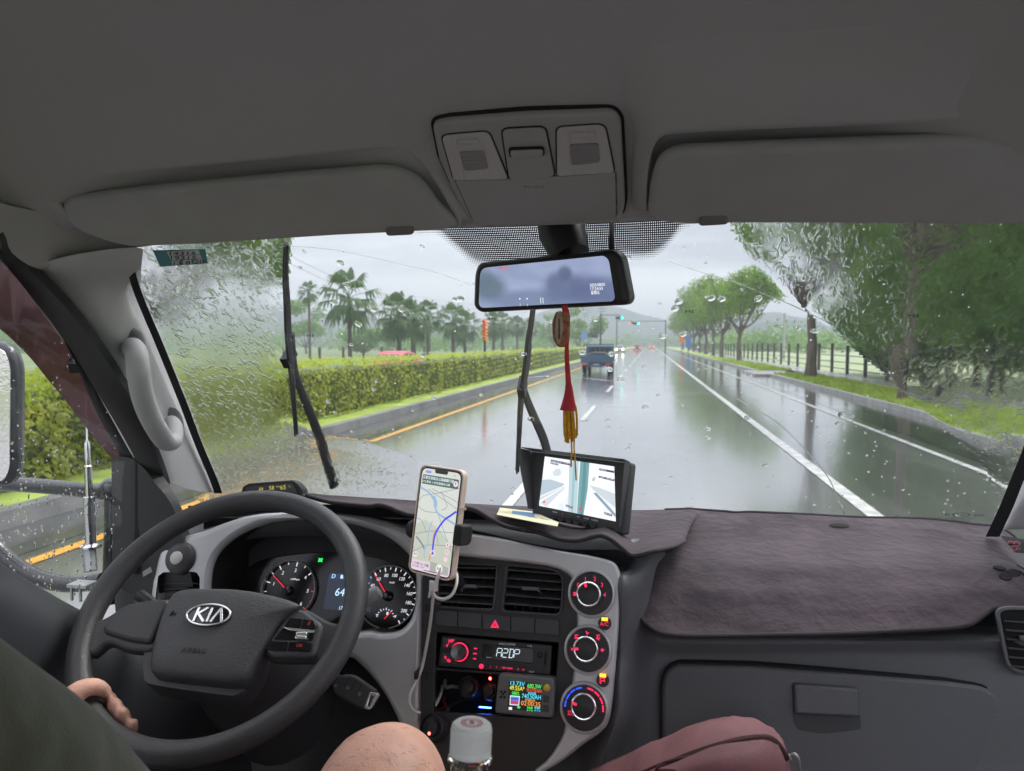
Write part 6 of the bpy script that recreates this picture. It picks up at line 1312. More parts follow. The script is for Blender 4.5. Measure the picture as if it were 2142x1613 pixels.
scr('speed_box', F((.50,.885),(.97,.905),(.97,.985),(.50,.985)), sr(178,178,172), .85, .0011, .0015)
def disc(name, q, r, col, s=.95, h=.0013): c = sl_(*q); a = MB(); a.lathe([(0,h),(r,h-.0001)], PH.mat(c.x, c.y), 24); return a.build(name, em(name+'_light', col, s), t)
disc('voice_button', (.90,.108), .0042, sr(240,205,225)); disc('speed_disc', (.74,.935), .0060, sr(235,232,228))
for q in ((.88,.695),(.88,.765),(.87,.835)): disc('map_button', q, .0036, sr(238,205,215))
disc('locator_disc', (.53,.805), .0048, sr(225,205,225)); disc('limit_disc', (.09,.85), .0042, sr(235,215,225)); 
a = MB(); c = sl_(.53,.803); a.plate(PH, [[c+V(q) for q in ((-.0026,-.0026),(0,-.0012),(.0026,-.0026),(0,.0034))]], .0013, .0017); a.build('locator_arrow', em('locator_blue', (.03,.04,.65), 1), t)
def ptext(name, items, col, s=.9):
    mm = em(name+'_light', col, s)
    for s_, q, h, w_ in items: a = MB(); c = sl_(*q); a.text(s_, PH.mat(c.x, c.y, .0016), h, .00005, fit=w_*2*Lw); a.build(name, mm, t)
ptext('banner_lettering', [('沿著花東縱谷公路繼續行駛',(.45,.09),.0036,.76),('17公里後 ↗ 走花東縱谷公路',(.40,.13),.0028,.68),('17:24',(.17,.031),.0016,.09)], (.95,.97,1))
ptext('map_lettering', [('1 小時 52 分鐘',(.25,.935),.0036,.40),('102 公里 · 19:41',(.20,.963),.0022,.30),('64',(.74,.933),.0044,.10),('64',(.09,.846),.0030,.065),('4G',(.86,.03),.0016,.06)], (.06,.06,.08), .3)
a = MB(); ln(a, [(.36,.983),(.68,.983)], .0009, .0016, 0); a.build('home_bar', m_gap, t)
a = MB(); c1 = sl_(.88,.763); a.lathe([(.0010,.0016),(.0015,.0016)], PH.mat(c1.x, c1.y), 12); c2 = sl_(.88,.695); a.plate(PH, [[c2+V((-.0004,-.0016)), c2+V((.0004,-.0016)), c2+V((.0007,.0018)), c2+V((-.0003,.0010))]], .0013, .0016); c3 = sl_(.90,.106); a.plate(PH, [rnd(rect(c3.x-.0007,c3.y-.0010,c3.x+.0007,c3.y+.0018),.0005)], .0013, .0016); a.build('button_icon', em('icon_dark', (.35,.04,.08), .6), t)
a = MB(); a.box(PH.pt(cx_+Lw+.0030, y1_-.052, -.006), (.0016,.0035,.016), frame(PH.N, PH.x) @ rotm('X', 0)); a.build('side_button', M('pink_case_button', (.6,.45,.40), .4), t)
hd = thing('phone_holder', PH.pt(cx_, y0_, -.02), 'black clamp phone holder fixed to the left air vent', 'phone holder')
a = MB(); a.plate(PH, [rnd(rect(cx_-.020, y0_+.012, cx_+.020, y0_+.085), .008)], -.030, -.0135, .004); a.tube([PH.pt(cx_, y0_+.03, -.022), PH.pt(cx_+.01, y0_+.0, -.04), SP.hit(*Z10((420,300))[0], -.01)], [.012,.010,.009], 12); a.build('holder_back', m_blk, hd)
p = PH.uv(*Z12((150,855))[0]); q = PH.uv(*Z12((668,905))[0])
a = MB(); X = X4(PH.pt(cx_-Lw-.0035, p.y, -.006), frame(PH.x)); a.lathe([(0,-.008),(.012,-.008),(.0135,-.005),(.0135,-.001),(.012,.0),(0,.0)], X, 28); a.build('grip_pad', m_rubber, hd)
a = MB(); a.plate(Pl(PH.pt(cx_+Lw+.0035, q.y, -.006), PH.x, PH.N*-1), [rnd([(-.018,-.0145),(.012,-.0145),(.012,.0145),(-.018,.0145)], [.004,.010,.010,.004])], .0, .014, .003); a.build('grip_pad', m_rubber, hd)
# charging cable
cc = lambda pts, y: [(*q, yy) for q, yy in zip(Z7(*pts), y)]
ch = thing('charging_cable', aty(*Z7((247,730))[0], .97), 'white charging cable looping from the phone down into the cubby', 'cable')
a = MB(); a.tube(cat_rom([aty(*p) for p in cc([(250,690),(247,745),(243,800),(232,900),(215,1000),(192,1110),(165,1180),(136,1235),(133,1290),(165,1325),(215,1325),(258,1290),(283,1240),(292,1195)], [.965,.965,.97,.985,.995,1.0,.995,.985,.98,.985,.99,1.0,1.02,1.06])], 6), .0023, 10); a.build('lower_lead', m_wht, ch)
a = MB(); a.tube(cat_rom([aty(*p) for p in cc([(247,745),(262,768),(300,776),(338,755),(360,705),(362,660),(352,635)], [.965,.965,.965,.97,.98,.995,1.01])], 6), .0023, 10); a.build('upper_lead', m_wht, ch)
a = MB(); CPn = Pl(aty(*Z7((248,712))[0], .963), PH.N, PH.x); L = CPn.uvs(Z7((232,686),(266,690),(262,740),(230,738))); a.plate(CPn, [rnd(L, .002)], -.005, .003, .002); a.build('connector', M('white_plug', (.72,.72,.72), .35), ch)
for q, y, lab in (((234,815),.975,'small black cable clip beside the left air vent'),((180,1147),.998,'small black cable clip below, beside the radio')):
    p = aty(*Z7(q)[0], y); t = thing('cable_clip', p, lab, 'cable clip', 'cable clips on the silver column'); a = MB(); a.box(p+V((.003,.006,0)), (.018,.010,.010), rotm('Y', .2)); a.build('clip_base', m_blk, t); a = MB(); a.tube([p+V((-.004,.0,-.005)), p+V((-.004,.0,.005))], .0042, 10); a.build('clip_jaw', m_blk, t)
# ---- reversing-camera monitor on the mat
MN = Pl(aty(1208,1100,1.185), (-.42,-.87,.24)); MN = Pl(MN.O, MN.N, MN.hit(*Z11((1640,1462))[0])-MN.hit(*Z11((240,1172))[0]))
t = thing('dash_monitor', MN.hit(1208,1112), 'black hooded monitor on the dash showing two pale camera views', 'monitor')
O4 = MN.uvs(Z11((212,165),(1748,345),(1640,1462),(238,1172))); a = MB(); a.plate(MN, [rnd(O4, .006)], -.024, .0, .004); a.build('monitor_case', M('monitor_plastic', (.05,.05,.054), .5, bump=.15, bscale=900), t)
scp = Z11((440,255),(1502,410),(1525,1252),(350,1012)); S4 = MN.uvs(scp)
sq = lambda fx, fy: S4[0].lerp(S4[1], fx).lerp(S4[3].lerp(S4[2], fx), fy)
def mscr(name, fr, col, s, h): a = MB(); a.plate(MN, [[sq(*q) for q in fr]], h-.0002, h, 0); return a.build(name, em(name+'_light', col, s), t)
m_view = bpy.data.materials.new('camera_view'); m_view.use_nodes = True; tt = m_view.node_tree; p = tt.nodes['Principled BSDF']; p.inputs['Base Color'].default_value = (.02,.02,.02,1)
tcn = _n(tt,'ShaderNodeTexCoord'); n1 = _n(tt,'ShaderNodeTexNoise'); n1.inputs['Scale'].default_value = 28; tt.links.new(tcn.outputs['Object'], n1.inputs['Vector']); rr = _n(tt,'ShaderNodeValToRGB'); rr.color_ramp.elements[0].position = .3; rr.color_ramp.elements[0].color = (*sr(222,230,238),1); rr.color_ramp.elements[1].position = .7; rr.color_ramp.elements[1].color = (*sr(255,255,255),1); tt.links.new(n1.outputs['Fac'], rr.inputs[0]); tt.links.new(rr.outputs[0], p.inputs['Emission Color']); p.inputs['Emission Strength'].default_value = .56
a = MB(); a.plate(MN, [S4], -.001, .0004); a.build('screen', m_view, t)
mscr('hedge_view', [(0,.48),(.12,.44),(.33,.48),(.30,.53),(0,.80)], sr(186,204,214), .9, .0006); mscr('road_view', [(0,.92),(.0,.83),(.31,.54),(.34,.55),(.10,1)], sr(214,220,230), .92, .0007)
mscr('verge_view', [(.66,.42),(.8,.44),(1,.50),(1,.75),(.72,.50)], sr(206,216,222), .92, .0006); mscr('kerb_view', [(.72,.56),(.76,.54),(1,.86),(1,.93)], sr(140,165,180), .9, .0008); mscr('tree_view', [(.14,.30),(.18,.22),(.24,.20),(.27,.28),(.24,.34),(.17,.36)], sr(216,222,232), .9, .0006); mscr('tree_view', [(.70,.30),(.73,.24),(.75,.28),(.73,.34),(.70,.34)], sr(190,205,215), .9, .0006)
mscr('van_side_view', [(.37,.0),(.51,.0),(.51,1),(.40,1),(.385,.5)], sr(190,214,220), .9, .0008); mscr('van_side_view', [(.53,.0),(.66,.0),(.645,.5),(.60,1),(.515,1)], sr(120,168,172), .9, .0008); mscr('van_side_view', [(.58,.0),(.62,0),(.615,.55),(.585,1),(.55,1)], sr(100,148,155), .9, .0009); mscr('van_side_view', [(.43,0),(.47,0),(.46,1),(.435,1)], sr(160,195,205), .9, .0009)
mscr('lane_line_view', [(.0,.90),(.30,.56),(.31,.565),(.0,.94)], sr(245,245,250), 1, .0009); mscr('lane_line_view', [(.665,.56),(.675,.56),(.79,1),(.77,1)], sr(255,255,255), 1, .0009); mscr('lane_line_view', [(.335,.6),(.34,.6),(.36,1),(.345,1)], sr(250,250,252), 1, .0009)
mscr('caption_strip', [(.10,.045),(.415,.062),(.413,.108),(.098,.088)], sr(60,64,105), .8, .0011); mscr('caption_strip', [(.098,.10),(.215,.108),(.214,.142),(.097,.132)], sr(70,72,112), .8, .0011); mscr('caption_strip', [(.80,.075),(1,.083),(1,.122),(.80,.112)], sr(66,68,105), .8, .0011); mscr('caption_strip', [(.79,.218),(1,.232),(1,.275),(.79,.255)], sr(72,74,110), .8, .0011); mscr('caption_strip', [(.365,.87),(.455,.885),(.455,.925),(.365,.912)], sr(70,70,95), .8, .0011); mscr('caption_strip', [(.865,.87),(.96,.882),(.96,.925),(.865,.91)], sr(70,70,95), .8, .0011)
def mt(items, name, mat):
    dd = S4[1]-S4[0]; ra = math.atan2(dd.y, dd.x)
    for s_, q, h, sx in items: a = MB(); c = sq(*q); a.text(s_, MN.mat(c.x, c.y, .0014, ra), h, .00005, fit=sx*(S4[1]-S4[0]).length); a.build(name, mat, t)
mt([('2025-08-01 17:24:00',(.257,.075),.0020,.29),('0272050',(.155,.12),.0018,.10),('KM/h:',(.86,.097),.0020,.08),('GP:  00:00',(.9,.245),.0020,.18),('BR 03',(.41,.898),.0021,.075),('BF 04',(.912,.897),.0021,.075)], 'caption_lettering', em('caption_white', (.95,.96,1), .95))
for q in ((.068,.905),(.555,.905)): c = sq(*q); a = MB(); a.lathe([(0,.0014),(.0022,.0013)], MN.mat(c.x, c.y), 14); a.build('record_dot', em('record_red', (1,.03,.02), 1), t)
# hood
hp_ = [(212,165),(1748,345)]
m_hood = M('hood_plastic', (.06,.06,.066), .55)
p0, p1 = MN.uv(*Z11((225,172))[0]), MN.uv(*Z11((1738,350))[0]); q0, q1 = MN.uv(*Z11((262,1060))[0]), MN.uv(*Z11((1600,1330))[0])
a = MB(); a.grid([[MN.pt(p0.x, p0.y, .0), MN.pt(p1.x, p1.y, .0)], [MN.pt(p0.x-.001, p0.y+.002, .030), MN.pt(p1.x+.001, p1.y+.002, .022)]], 6, 4, .0015)
for (u, w, sg, dp) in ((p0, q0, -1, .034), (p1, q1, 1, .022)):
    a.grid([[MN.pt(*u, 0), MN.pt(*u.lerp(w, .35), 0), MN.pt(*u.lerp(w, .8), 0), MN.pt(*w, 0)], [MN.pt(u.x+sg*.001, u.y+.001, dp), MN.pt(*(u.lerp(w,.35)+V((sg*.002,0))), dp*.92), MN.pt(*(u.lerp(w,.8)+V((sg*.001,0))), dp*.55), MN.pt(*w, dp*.45)]], 5, 4, .0015*sg)
a.build('sun_hood', m_hood, t)
bt = Z11((580,1188),(702,1215),(820,1237),(940,1262),(1066,1288),(1192,1315))
for q in bt: c = MN.uv(*q); a = MB(); a.lathe([(.0054,.0),(.0054,.003),(.0045,.0042),(.0022,.0036),(0,.0036)], MN.mat(c.x, c.y), 18); a.build('monitor_button', M('button_black', (.035,.035,.038), .35), t)
a = MB()
for s_, q in (('MENU',(592,1110)),('+',(708,1132)),('-',(826,1155)),('AV',(950,1182)),('MODE',(1075,1210)),('POWER',(1202,1236))): a.text(s_, on(MN, *Z11(q)[0], h=.0003), .0026, .0001)
a.build('button_lettering', m_mark, t)
a = MB()
for r_ in range(3):
    for k in range(5):
        c = MN.uv(*Z11((1400+k*26+r_*4,1340+k*7+r_*26))[0]); a.lathe([(0,.0004),(.0012,.0003)], MN.mat(c.x, c.y), 8)
a.build('speaker_holes', m_gap, t)
# ---- paper slip under the monitor
PP = [aty(*q, y) for q, y in zip(Z7((572,332),(735,352),(858,405),(852,424),(556,366)), (1.30,1.29,1.16,1.10,1.12))]
PPl = Pl(sum(PP, V((0,0,0)))/5+V((0,-.004,.004)), (PP[1]-PP[0]).cross(PP[4]-PP[0]) if (PP[1]-PP[0]).cross(PP[4]-PP[0]).z > 0 else -(PP[1]-PP[0]).cross(PP[4]-PP[0]))
t = thing('paper_slip', PPl.O, 'cream paper slip with a blue band lying under the small monitor', 'paper')
a = MB(); a.plate(PPl, [PPl.uvs(Z7((572,332),(735,352),(858,405),(852,424),(556,366)))], 0, .0008); a.build('sheet', M('cream_paper', (.66,.62,.42), .8), t)
a = MB(); a.plate(PPl, [PPl.uvs(Z7((632,347),(740,360),(740,380),(630,362)))], .0009, .0012); a.build('blue_band', M('paper_blue', (.15,.30,.50), .8), t)
a = MB(); p = PPl.uv(*Z7((760,385))[0]); a.text('MODEL   12V-24V', PPl.mat(p.x, p.y, .0012, -.12), .004, .0001); a.build('print', m_ink, t)
# ---- head-up speed display behind the wheel
HU = Pl(aty(570,1022,1.24), (.15,-.97,.2)); t = thing('speed_display', HU.O, 'small black digital display with yellow numbers on the dash above the wheel', 'display')
L = HU.uvs([(502,1040),(508,1018),(520,1011),(612,1004),(622,1010),(634,1024),(636,1046)]); a = MB(); a.plate(HU, [rnd(L, .003)], -.03, .002, .003); a.build('display_case', m_blk, t)
a = MB(); a.plate(HU, [HU.uvs([(514,1034),(519,1017),(612,1010),(622,1026),(622,1042)])], .002, .0028); a.build('display_window', m_gloss, t)
a = MB()
for s_, q, h in (('64',(546,1023),.006),('58',(568,1021),.0075),('65',(592,1020),.0085)): a.text(s_, on(HU, *q, h=.0032, rot=.07), h, .0002, off=.0001)
for s_, q in (('km/h',(582,1018)),('°C',(605,1018))): a.text(s_, on(HU, *q, h=.0032), .003, .0002)
a.build('digits', em('digit_yellow', (.95,.80,.12), .45), t)
# ---- rear-view mirror
MR = Pl(aty(1150,590,.93), (-.34,-.93,-.10)); MR = Pl(MR.O, MR.N, MR.hit(*Z9((1440,1410))[0])-MR.hit(*Z9((480,1460))[0]))
t = thing('rear_view_mirror', MR.O, 'black framed mirror display showing a dusky sky and the date', 'mirror')
L = MR.uvs(Z9((478,1128),(1390,1036),(1445,1085),(1500,1375),(1478,1415),(488,1466),(445,1425),(452,1200))); L = rnd(L, [.014,.010,.014,.012,.008,.012,.010,.012], 5)
a = MB(); a.plate(MR, [L], -.028, .0, .007); a.build('mirror_case', m_blk, t)
S_ = rnd(MR.uvs(Z9((500,1164),(1335,1080),(1366,1110),(1408,1365),(1392,1388),(488,1434))), [.012,.008,.010,.006,.006,.010], 5)
m_ms = bpy.data.materials.new('mirror_display_view'); m_ms.use_nodes = True; tt = m_ms.node_tree; p = tt.nodes['Principled BSDF']; p.inputs['Base Color'].default_value = (.02,.02,.02,1); p.inputs['Roughness'].default_value = .08
tcn = _n(tt,'ShaderNodeTexCoord'); mpn = _n(tt,'ShaderNodeMapping'); mpn.inputs['Scale'].default_value = (1,1,2.6); tt.links.new(tcn.outputs['Object'], mpn.inputs[0]); n1 = _n(tt,'ShaderNodeTexNoise'); n1.inputs['Scale'].default_value = 13; n1.inputs['Detail'].default_value = 3; tt.links.new(mpn.outputs[0], n1.inputs['Vector']); rr = _n(tt,'ShaderNodeValToRGB'); rr.color_ramp.elements[0].position = .28; rr.color_ramp.elements[0].color = (*sr(136,148,180),1); rr.color_ramp.elements[1].position = .75; rr.color_ramp.elements[1].color = (*sr(166,178,212),1); tt.links.new(n1.outputs['Fac'], rr.inputs[0]); tt.links.new(rr.outputs[0], p.inputs['Emission Color']); p.inputs['Emission Strength'].default_value = .50
a = MB(); a.plate(MR, [S_], -.001, .0006, .0003); a.build('mirror_display', m_ms, t)
prev = rr.outputs[0]; MRL = V(t.location)
for (q, rx, rz, col, am) in (((560,1300),.030,.020,(92,112,128),.9),((520,1250),.020,.016,(96,116,132),.8),((1050,1300),.030,.022,(92,104,140),.8),((1068,1200),.011,.011,(88,100,132),.85),((1010,1260),.014,.014,(96,108,142),.7),((1300,1330),.045,.022,(92,106,142),.75),((820,1380),.07,.016,(98,112,146),.7),((1180,1300),.03,.02,(98,110,146),.6)):
    c = MR.hit(*Z9(q)[0])-MRL; mpn = _n(tt,'ShaderNodeMapping'); mpn.vector_type = 'TEXTURE'; mpn.inputs['Location'].default_value = c; mpn.inputs['Scale'].default_value = (rx, rx*2, rz); tt.links.new(tcn.outputs['Object'], mpn.inputs[0])
    ln_ = _n(tt,'ShaderNodeVectorMath'); ln_.operation = 'LENGTH'; tt.links.new(mpn.outputs[0], ln_.inputs[0]); mr = _n(tt,'ShaderNodeMapRange'); mr.interpolation_type = 'SMOOTHSTEP'; mr.inputs['From Min'].default_value = 1.25; mr.inputs['From Max'].default_value = .45; mr.inputs['To Min'].default_value = 0; mr.inputs['To Max'].default_value = am; tt.links.new(ln_.outputs['Value'], mr.inputs['Value'])
    mx_ = _n(tt,'ShaderNodeMix'); mx_.data_type = 'RGBA'; tt.links.new(mr.outputs[0], mx_.inputs['Factor']); tt.links.new(prev, mx_.inputs['A']); mx_.inputs['B'].default_value = (*sr(*col),1); prev = mx_.outputs['Result']
tt.links.new(prev, p.inputs['Emission Color'])
a = MB(); dd = MR.uv(*Z9((1390,1388))[0])-MR.uv(*Z9((490,1432))[0]); ra = math.atan2(dd.y, dd.x)
for s_, q, h, w_ in (('2025/08/01',(1290,1278),.0038,.0205),('17:24:53',(1283,1304),.0038,.0165),('星期五',(1275,1331),.0036,.0118)): a.text(s_, on(MR, *Z9(q)[0], h=.0014, rot=ra), h, .00005, fit=w_)
for x in (766,815): a.text('·', on(MR, *Z9((x,1375))[0], h=.0014), .012, .00005); a.text('|', on(MR, *Z9((x+2,1412))[0], h=.0014), .003, .00005)
for x in (906,922): a.text('|', on(MR, *Z9((x,1380))[0], h=.0014), .006, .00005)
a.build('date_lettering', em('mirror_white', (.95,.97,1), 1.0), t)
a = MB(); a.text('●00:00:15', on(MR, *Z9((660,1163))[0], h=.0014, rot=ra), .0026, .00005, fit=.0145); a.build('record_lettering', em('mirror_red', (1,.04,.03), .9), t)
q0, q1 = aty(*Z9((1030,880))[0], .975), MR.pt(*MR.uv(*Z9((1050,1090))[0]), -.03); a = MB(); a.tube([q0+V((0,.02,.02)), q0.lerp(q1,.3), q0.lerp(q1,.7), q1], [.034,.031,.028,.024], 20); a.build('mount', m_blk, t)
a = MB(); a.tube(cat_rom([aty(*Z9((1165,890))[0], .965), aty(*Z9((1170,960))[0], .955), aty(*Z9((1150,1030))[0], .955), aty(*Z9((1140,1070))[0], .96)], 5), .0045, 8); a.build('mount_cable', m_rubber, t)
a = MB(); a.tube(cat_rom([aty(*Z9((1388,870))[0], .96), aty(*Z9((1386,960))[0], .945), aty(*Z9((1388,1045))[0], .94)], 5), .0035, 8); a.build('mirror_lead', m_rubber, t)
# ---- hanging charm
CH = Pl(aty(1180,700,.905), (.05,-1,.03)); t = thing('hanging_charm', aty(1197,1000,.905), 'red pouch charm with a long red ribbon and yellow tassel hanging from the mirror', 'charm')
m_red = M('red_silk', (.55,.012,.03), .4, var=.2, vscale=120); m_broc = M('red_brocade', (.30,.03,.03), .5, var2=(.45,.22,.10), vscale=160, bump=.4, bscale=300); m_gold = M('yellow_silk', (.70,.36,.02), .5, var=.25, vscale=150)
L = CH.uvs(Z3((850,652),(930,652),(940,735),(940,830),(912,890),(862,892),(828,830),(824,725))); a = MB(); a.plate(CH, [rnd(L, .003)], -.007, .006, .0022); a.build('pouch', m_broc, t)
L = CH.uvs(Z3((862,650),(890,650),(902,760),(880,868),(860,870),(842,800),(850,720))); a = MB(); a.plate(CH, [rnd(L, .003)], .004, .0075, .001); a.build('amulet_plate', M('pale_amulet', (.42,.33,.25), .35, var=.3, vscale=90), t)
a = MB(); a.plate(CH, [CH.uvs(Z3((868,700),(878,700),(880,840),(866,835)))], .0075, .0080); a.build('amulet_writing', M('amulet_ink', (.12,.08,.05), .6), t)
c3 = lambda *p: [CH.hit(*q) for q in Z3(*p)]
a = MB(); a.tube(cat_rom(c3((905,610),(912,640),(918,660)), 3), [(.004,.0012)]*7, 8, flat=V((1,0,0))); a.tube(cat_rom(c3((925,640),(932,700),(930,800),(922,890)), 4), [(.0022,.0012)]*13, 8, flat=V((1,0,0)))
C = cat_rom(c3((922,870),(922,960),(928,1060),(934,1150)), 4); a.tube(C, [(.0026+.0012*k/len(C),.0016) for k in range(len(C))], 10, flat=V((1,0,0)))
C = cat_rom(c3((934,1140),(936,1200),(934,1260),(930,1320)), 5); n = len(C); a.tube(C, [(.0042+.0068*(k/(n-1))**1.3,.0035+.003*k/n) for k in range(n)], 14, flat=V((1,0,0))); a.build('ribbon', m_red, t)
a = MB(); rng = random.Random(4)
for k in range(26):
    x0 = 902+64*k/25; L_ = rng.uniform(1480,1545); x1 = 905+85*k/25*rng.uniform(.85,1.05); h0 = rng.uniform(-.004,.004)
    P = [CH.hit(*Z3((x0,1312))[0], h0), CH.hit(*Z3(((x0+x1)/2+rng.uniform(-4,4),1400))[0], h0), CH.hit(*Z3((x1,L_))[0], h0)]; a.tube(cat_rom(P, 4), .0011, 6)
a.tube(cat_rom(c3((965,1270),(982,1300),(990,1400),(990,1490)), 5), .0016, 6)
a.tube(cat_rom(c3((950,1500),(955,1580),(952,1640),(950,1700)), 5), .0011, 6); a.tube(cat_rom(c3((975,1480),(970,1560),(978,1660),(985,1790)), 5), .0011, 6); a.build('tassel', m_gold, t)
a = MB(); a.tube(c3((960,1250),(972,1265),(965,1280)), .0012, 6); a.build('thread_knot', M('blue_thread', (.04,.05,.3), .6), t)
# ---- bottle
BO = aty(988,1640,.50); bz = aty(987,1514,.50); X = X4(V((bz.x, bz.y, bz.z)), rotm('X', -.12) @ rotm('Y', .03)); rc = .0150
t = thing('water_bottle', bz-V((0,0,.2)), 'clear plastic bottle with a ribbed white cap marked by a red stamp', 'bottle')
ring = [(rc*.93,.0)]; a = MB(); a.lathe([(0,.0006),(rc*.86,.0006),(rc*.97,-.0008),(rc,-.003),(rc*1.0,-.0175),(rc*1.02,-.018),(rc*1.02,-.021),(rc*.9,-.022)], X, 48)
for k in range(48): tt_ = 2*math.pi*k/48; p = X @ V((rc*math.cos(tt_), rc*math.sin(tt_), -.0105)); a.tube([X @ V((rc*math.cos(tt_), rc*math.sin(tt_), -.004)), X @ V((rc*math.cos(tt_), rc*math.sin(tt_), -.0165))], .0004, 4)
cap = a.build('cap', M('white_cap', (.68,.68,.66), .4), t)
a = MB(); SX = X @ Matrix.Rotation(.25, 4, 'Z') @ Matrix.Diagonal((1,1,1,1)); a.lathe([(.0074,.0009),(.0080,.0009)], SX, 32); a.lathe([(.0050,.0009),(.0056,.0009)], SX, 32)
for k in range(14): tt_ = 2*math.pi*k/14; a.lathe([(0,.0009),(.00055,.0009)], SX @ Matrix.Translation((.0065*math.cos(tt_), .0065*math.sin(tt_), 0)), 8)
a.text('5', SX @ Matrix.Translation((0,0,.0009)), .006, .0001, sx=1.2); a.build('stamp', M('red_stamp', (.55,.10,.10), .7), cap)
a = MB(); a.lathe([(rc*.86,-.002),(rc*.86,-.022),(rc*1.08,-.0235),(rc*1.08,-.026),(rc*.9,-.028),(rc*.92,-.036),(rc*1.25,-.046),(rc*1.75,-.062),(rc*2.05,-.080),(rc*2.1,-.10),(rc*2.1,-.21),(rc*1.8,-.215),(0,-.213),(0,-.212),(rc*1.75,-.212),(rc*2.03,-.2),(rc*2.03,-.10),(rc*1.98,-.081),(rc*1.68,-.064),(rc*1.18,-.048),(rc*.85,-.037),(rc*.8,-.02),(rc*.8,-.002)], X, 40)
m_pet = M('clear_pet', (.9,.92,.9), .03, trans=1, ior=1.25); a.build('bottle_wall', m_pet, t)
a = MB(); a.lathe([(0,-.078),(rc*1.9,-.078),(rc*2.0,-.1),(rc*2.0,-.2),(0,-.21)], X, 32); a.build('drink', M('pale_drink', (.75,.68,.45), .05, trans=.9, ior=1.33), t)
# ---- maroon bag
m_bag = M('maroon_fabric', (.155,.062,.068), .75, var=.12, vscale=14, bump=.3, bscale=300)
t = thing('maroon_bag', aty(1480,1700,.80), 'folded maroon fabric bag slumped below the glove box', 'bag')
bg_ = [[(1180,1700,.86),(1270,1660,.84),(1400,1600,.82),(1480,1560,.82),(1560,1545,.84),(1620,1560,.86),(1650,1600,.87),(1662,1700,.88)],
       [(1200,1640,.92),(1300,1590,.90),(1400,1545,.89),(1480,1518,.89),(1545,1508,.90),(1600,1522,.91),(1640,1560,.92),(1650,1640,.93)],
       [(1240,1610,.98),(1340,1570,.97),(1420,1532,.97),(1490,1512,.97),(1545,1506,.97),(1590,1520,.98),(1628,1550,.985),(1640,1620,.99)]]
fr3 = [(1190,1760,.80),(1290,1720,.78),(1400,1660,.76),(1480,1620,.76),(1540,1600,.78),(1600,1600,.82),(1640,1640,.85),(1655,1760,.86)]
a = MB(); a.grid([[aty(*p) for p in r] for r in [[(x, y+90, yy-.03) for x, y, yy in fr3], fr3]+bg_], 5, 5, fn=lambda p: p+V((0,-.4,1))*(.016*(.35-abs(noise.noise(V((p.x*10+p.z*14,p.y*12,p.z*26)))))+.006*(.3-abs(noise.noise(V((p.x*34+p.z*20,p.y*20,p.z*40))))))); a.build('bag_body', m_bag, t, sharp=70)
a = MB(); a.grid([[aty(*p) for p in r] for r in ([(1380,1618,.735),(1490,1572,.745),(1565,1556,.765),(1622,1560,.80)], [(1420,1622,.71),(1520,1600,.715),(1580,1590,.735),(1640,1606,.79)], [(1380,1700,.70),(1500,1680,.705),(1600,1680,.73),(1660,1700,.79)])], 5, 5, .004, fn=lambda p: p+V((0,-.4,1))*(.007*noise.noise(V((p.x*14,p.y*14,p.z*36))))); a.build('bag_flap', m_bag, t, sharp=70)
a = MB(); a.tube(cat_rom([aty(1290,1640,.80), aty(1400,1592,.765), aty(1480,1588,.75), aty(1560,1640,.745), aty(1600,1700,.74)], 6), .0016, 6); a.build('seam', M('bag_seam', (.10,.035,.04), .9), t)
a = MB(); a.tube(cat_rom([aty(1370,1612,.765), aty(1440,1582,.77), aty(1500,1562,.775), aty(1562,1547,.79), aty(1615,1548,.81), aty(1648,1590,.83)], 6), [.001]+[.0042]*29+[.001], 8); a.build('painted_fold_shadow', M('bag_fold_shade', (.05,.018,.02), .9), t)  # dark maroon tube put in as the shadow line behind the flap
a = MB(); a.tube(cat_rom([aty(1455,1600,.752), aty(1500,1608,.748), aty(1540,1628,.742)], 5), .0007, 5); a.build('loose_thread', m_blk, t)
a = MB(); a.tube(cat_rom([aty(1650,1585,.85), aty(1662,1578,.84), aty(1670,1590,.84), aty(1672,1615,.85)], 4), .0022, 8); a.ball(aty(1651,1584,.845), .0035, nu=10, nv=6); a.build('zip_ring', m_steel, t)
# ================================================================== PEOPLE
def fuse(mb, voxel, smooth=6, fac=.5):      # one continuous surface out of overlapping limbs
    me = bpy.data.meshes.new('t'); me.from_pydata([tuple(p) for p in mb.v], [], mb.f); o = bpy.data.objects.new('t', me); COL.objects.link(o)
    r = o.modifiers.new('r', 'REMESH'); r.mode = 'VOXEL'; r.voxel_size = voxel; s = o.modifiers.new('s', 'SMOOTH'); s.iterations = smooth; s.factor = fac
    dg = bpy.context.evaluated_depsgraph_get(); ev = o.evaluated_get(dg); m2 = bpy.data.meshes.new_from_object(ev); q = MB(); q.mesh(m2, Matrix.Identity(4)); bpy.data.objects.remove(o); return q
m_skin = M('skin', (.66,.37,.28), .48, var=.16, vscale=22, bump=.35, bscale=420, spec=.45, detail=8, rvar=.1)
m_skin.node_tree.nodes['Principled BSDF'].inputs['Subsurface Weight'].default_value = .12; m_skin.node_tree.nodes['Principled BSDF'].inputs['Subsurface Radius'].default_value = (.012,.004,.002)
m_olive = M('olive_cotton', (.078,.084,.050), .9, var=.15, vscale=30, bump=.35, bscale=350, sheen=.3); m_shorts = M('black_cotton', (.02,.02,.022), .9, bump=.3, bscale=300); m_hair = M('black_hair', (.012,.011,.01), .5); m_grey2 = M('grey_cotton', (.10,.10,.11), .9, bump=.3, bscale=300)
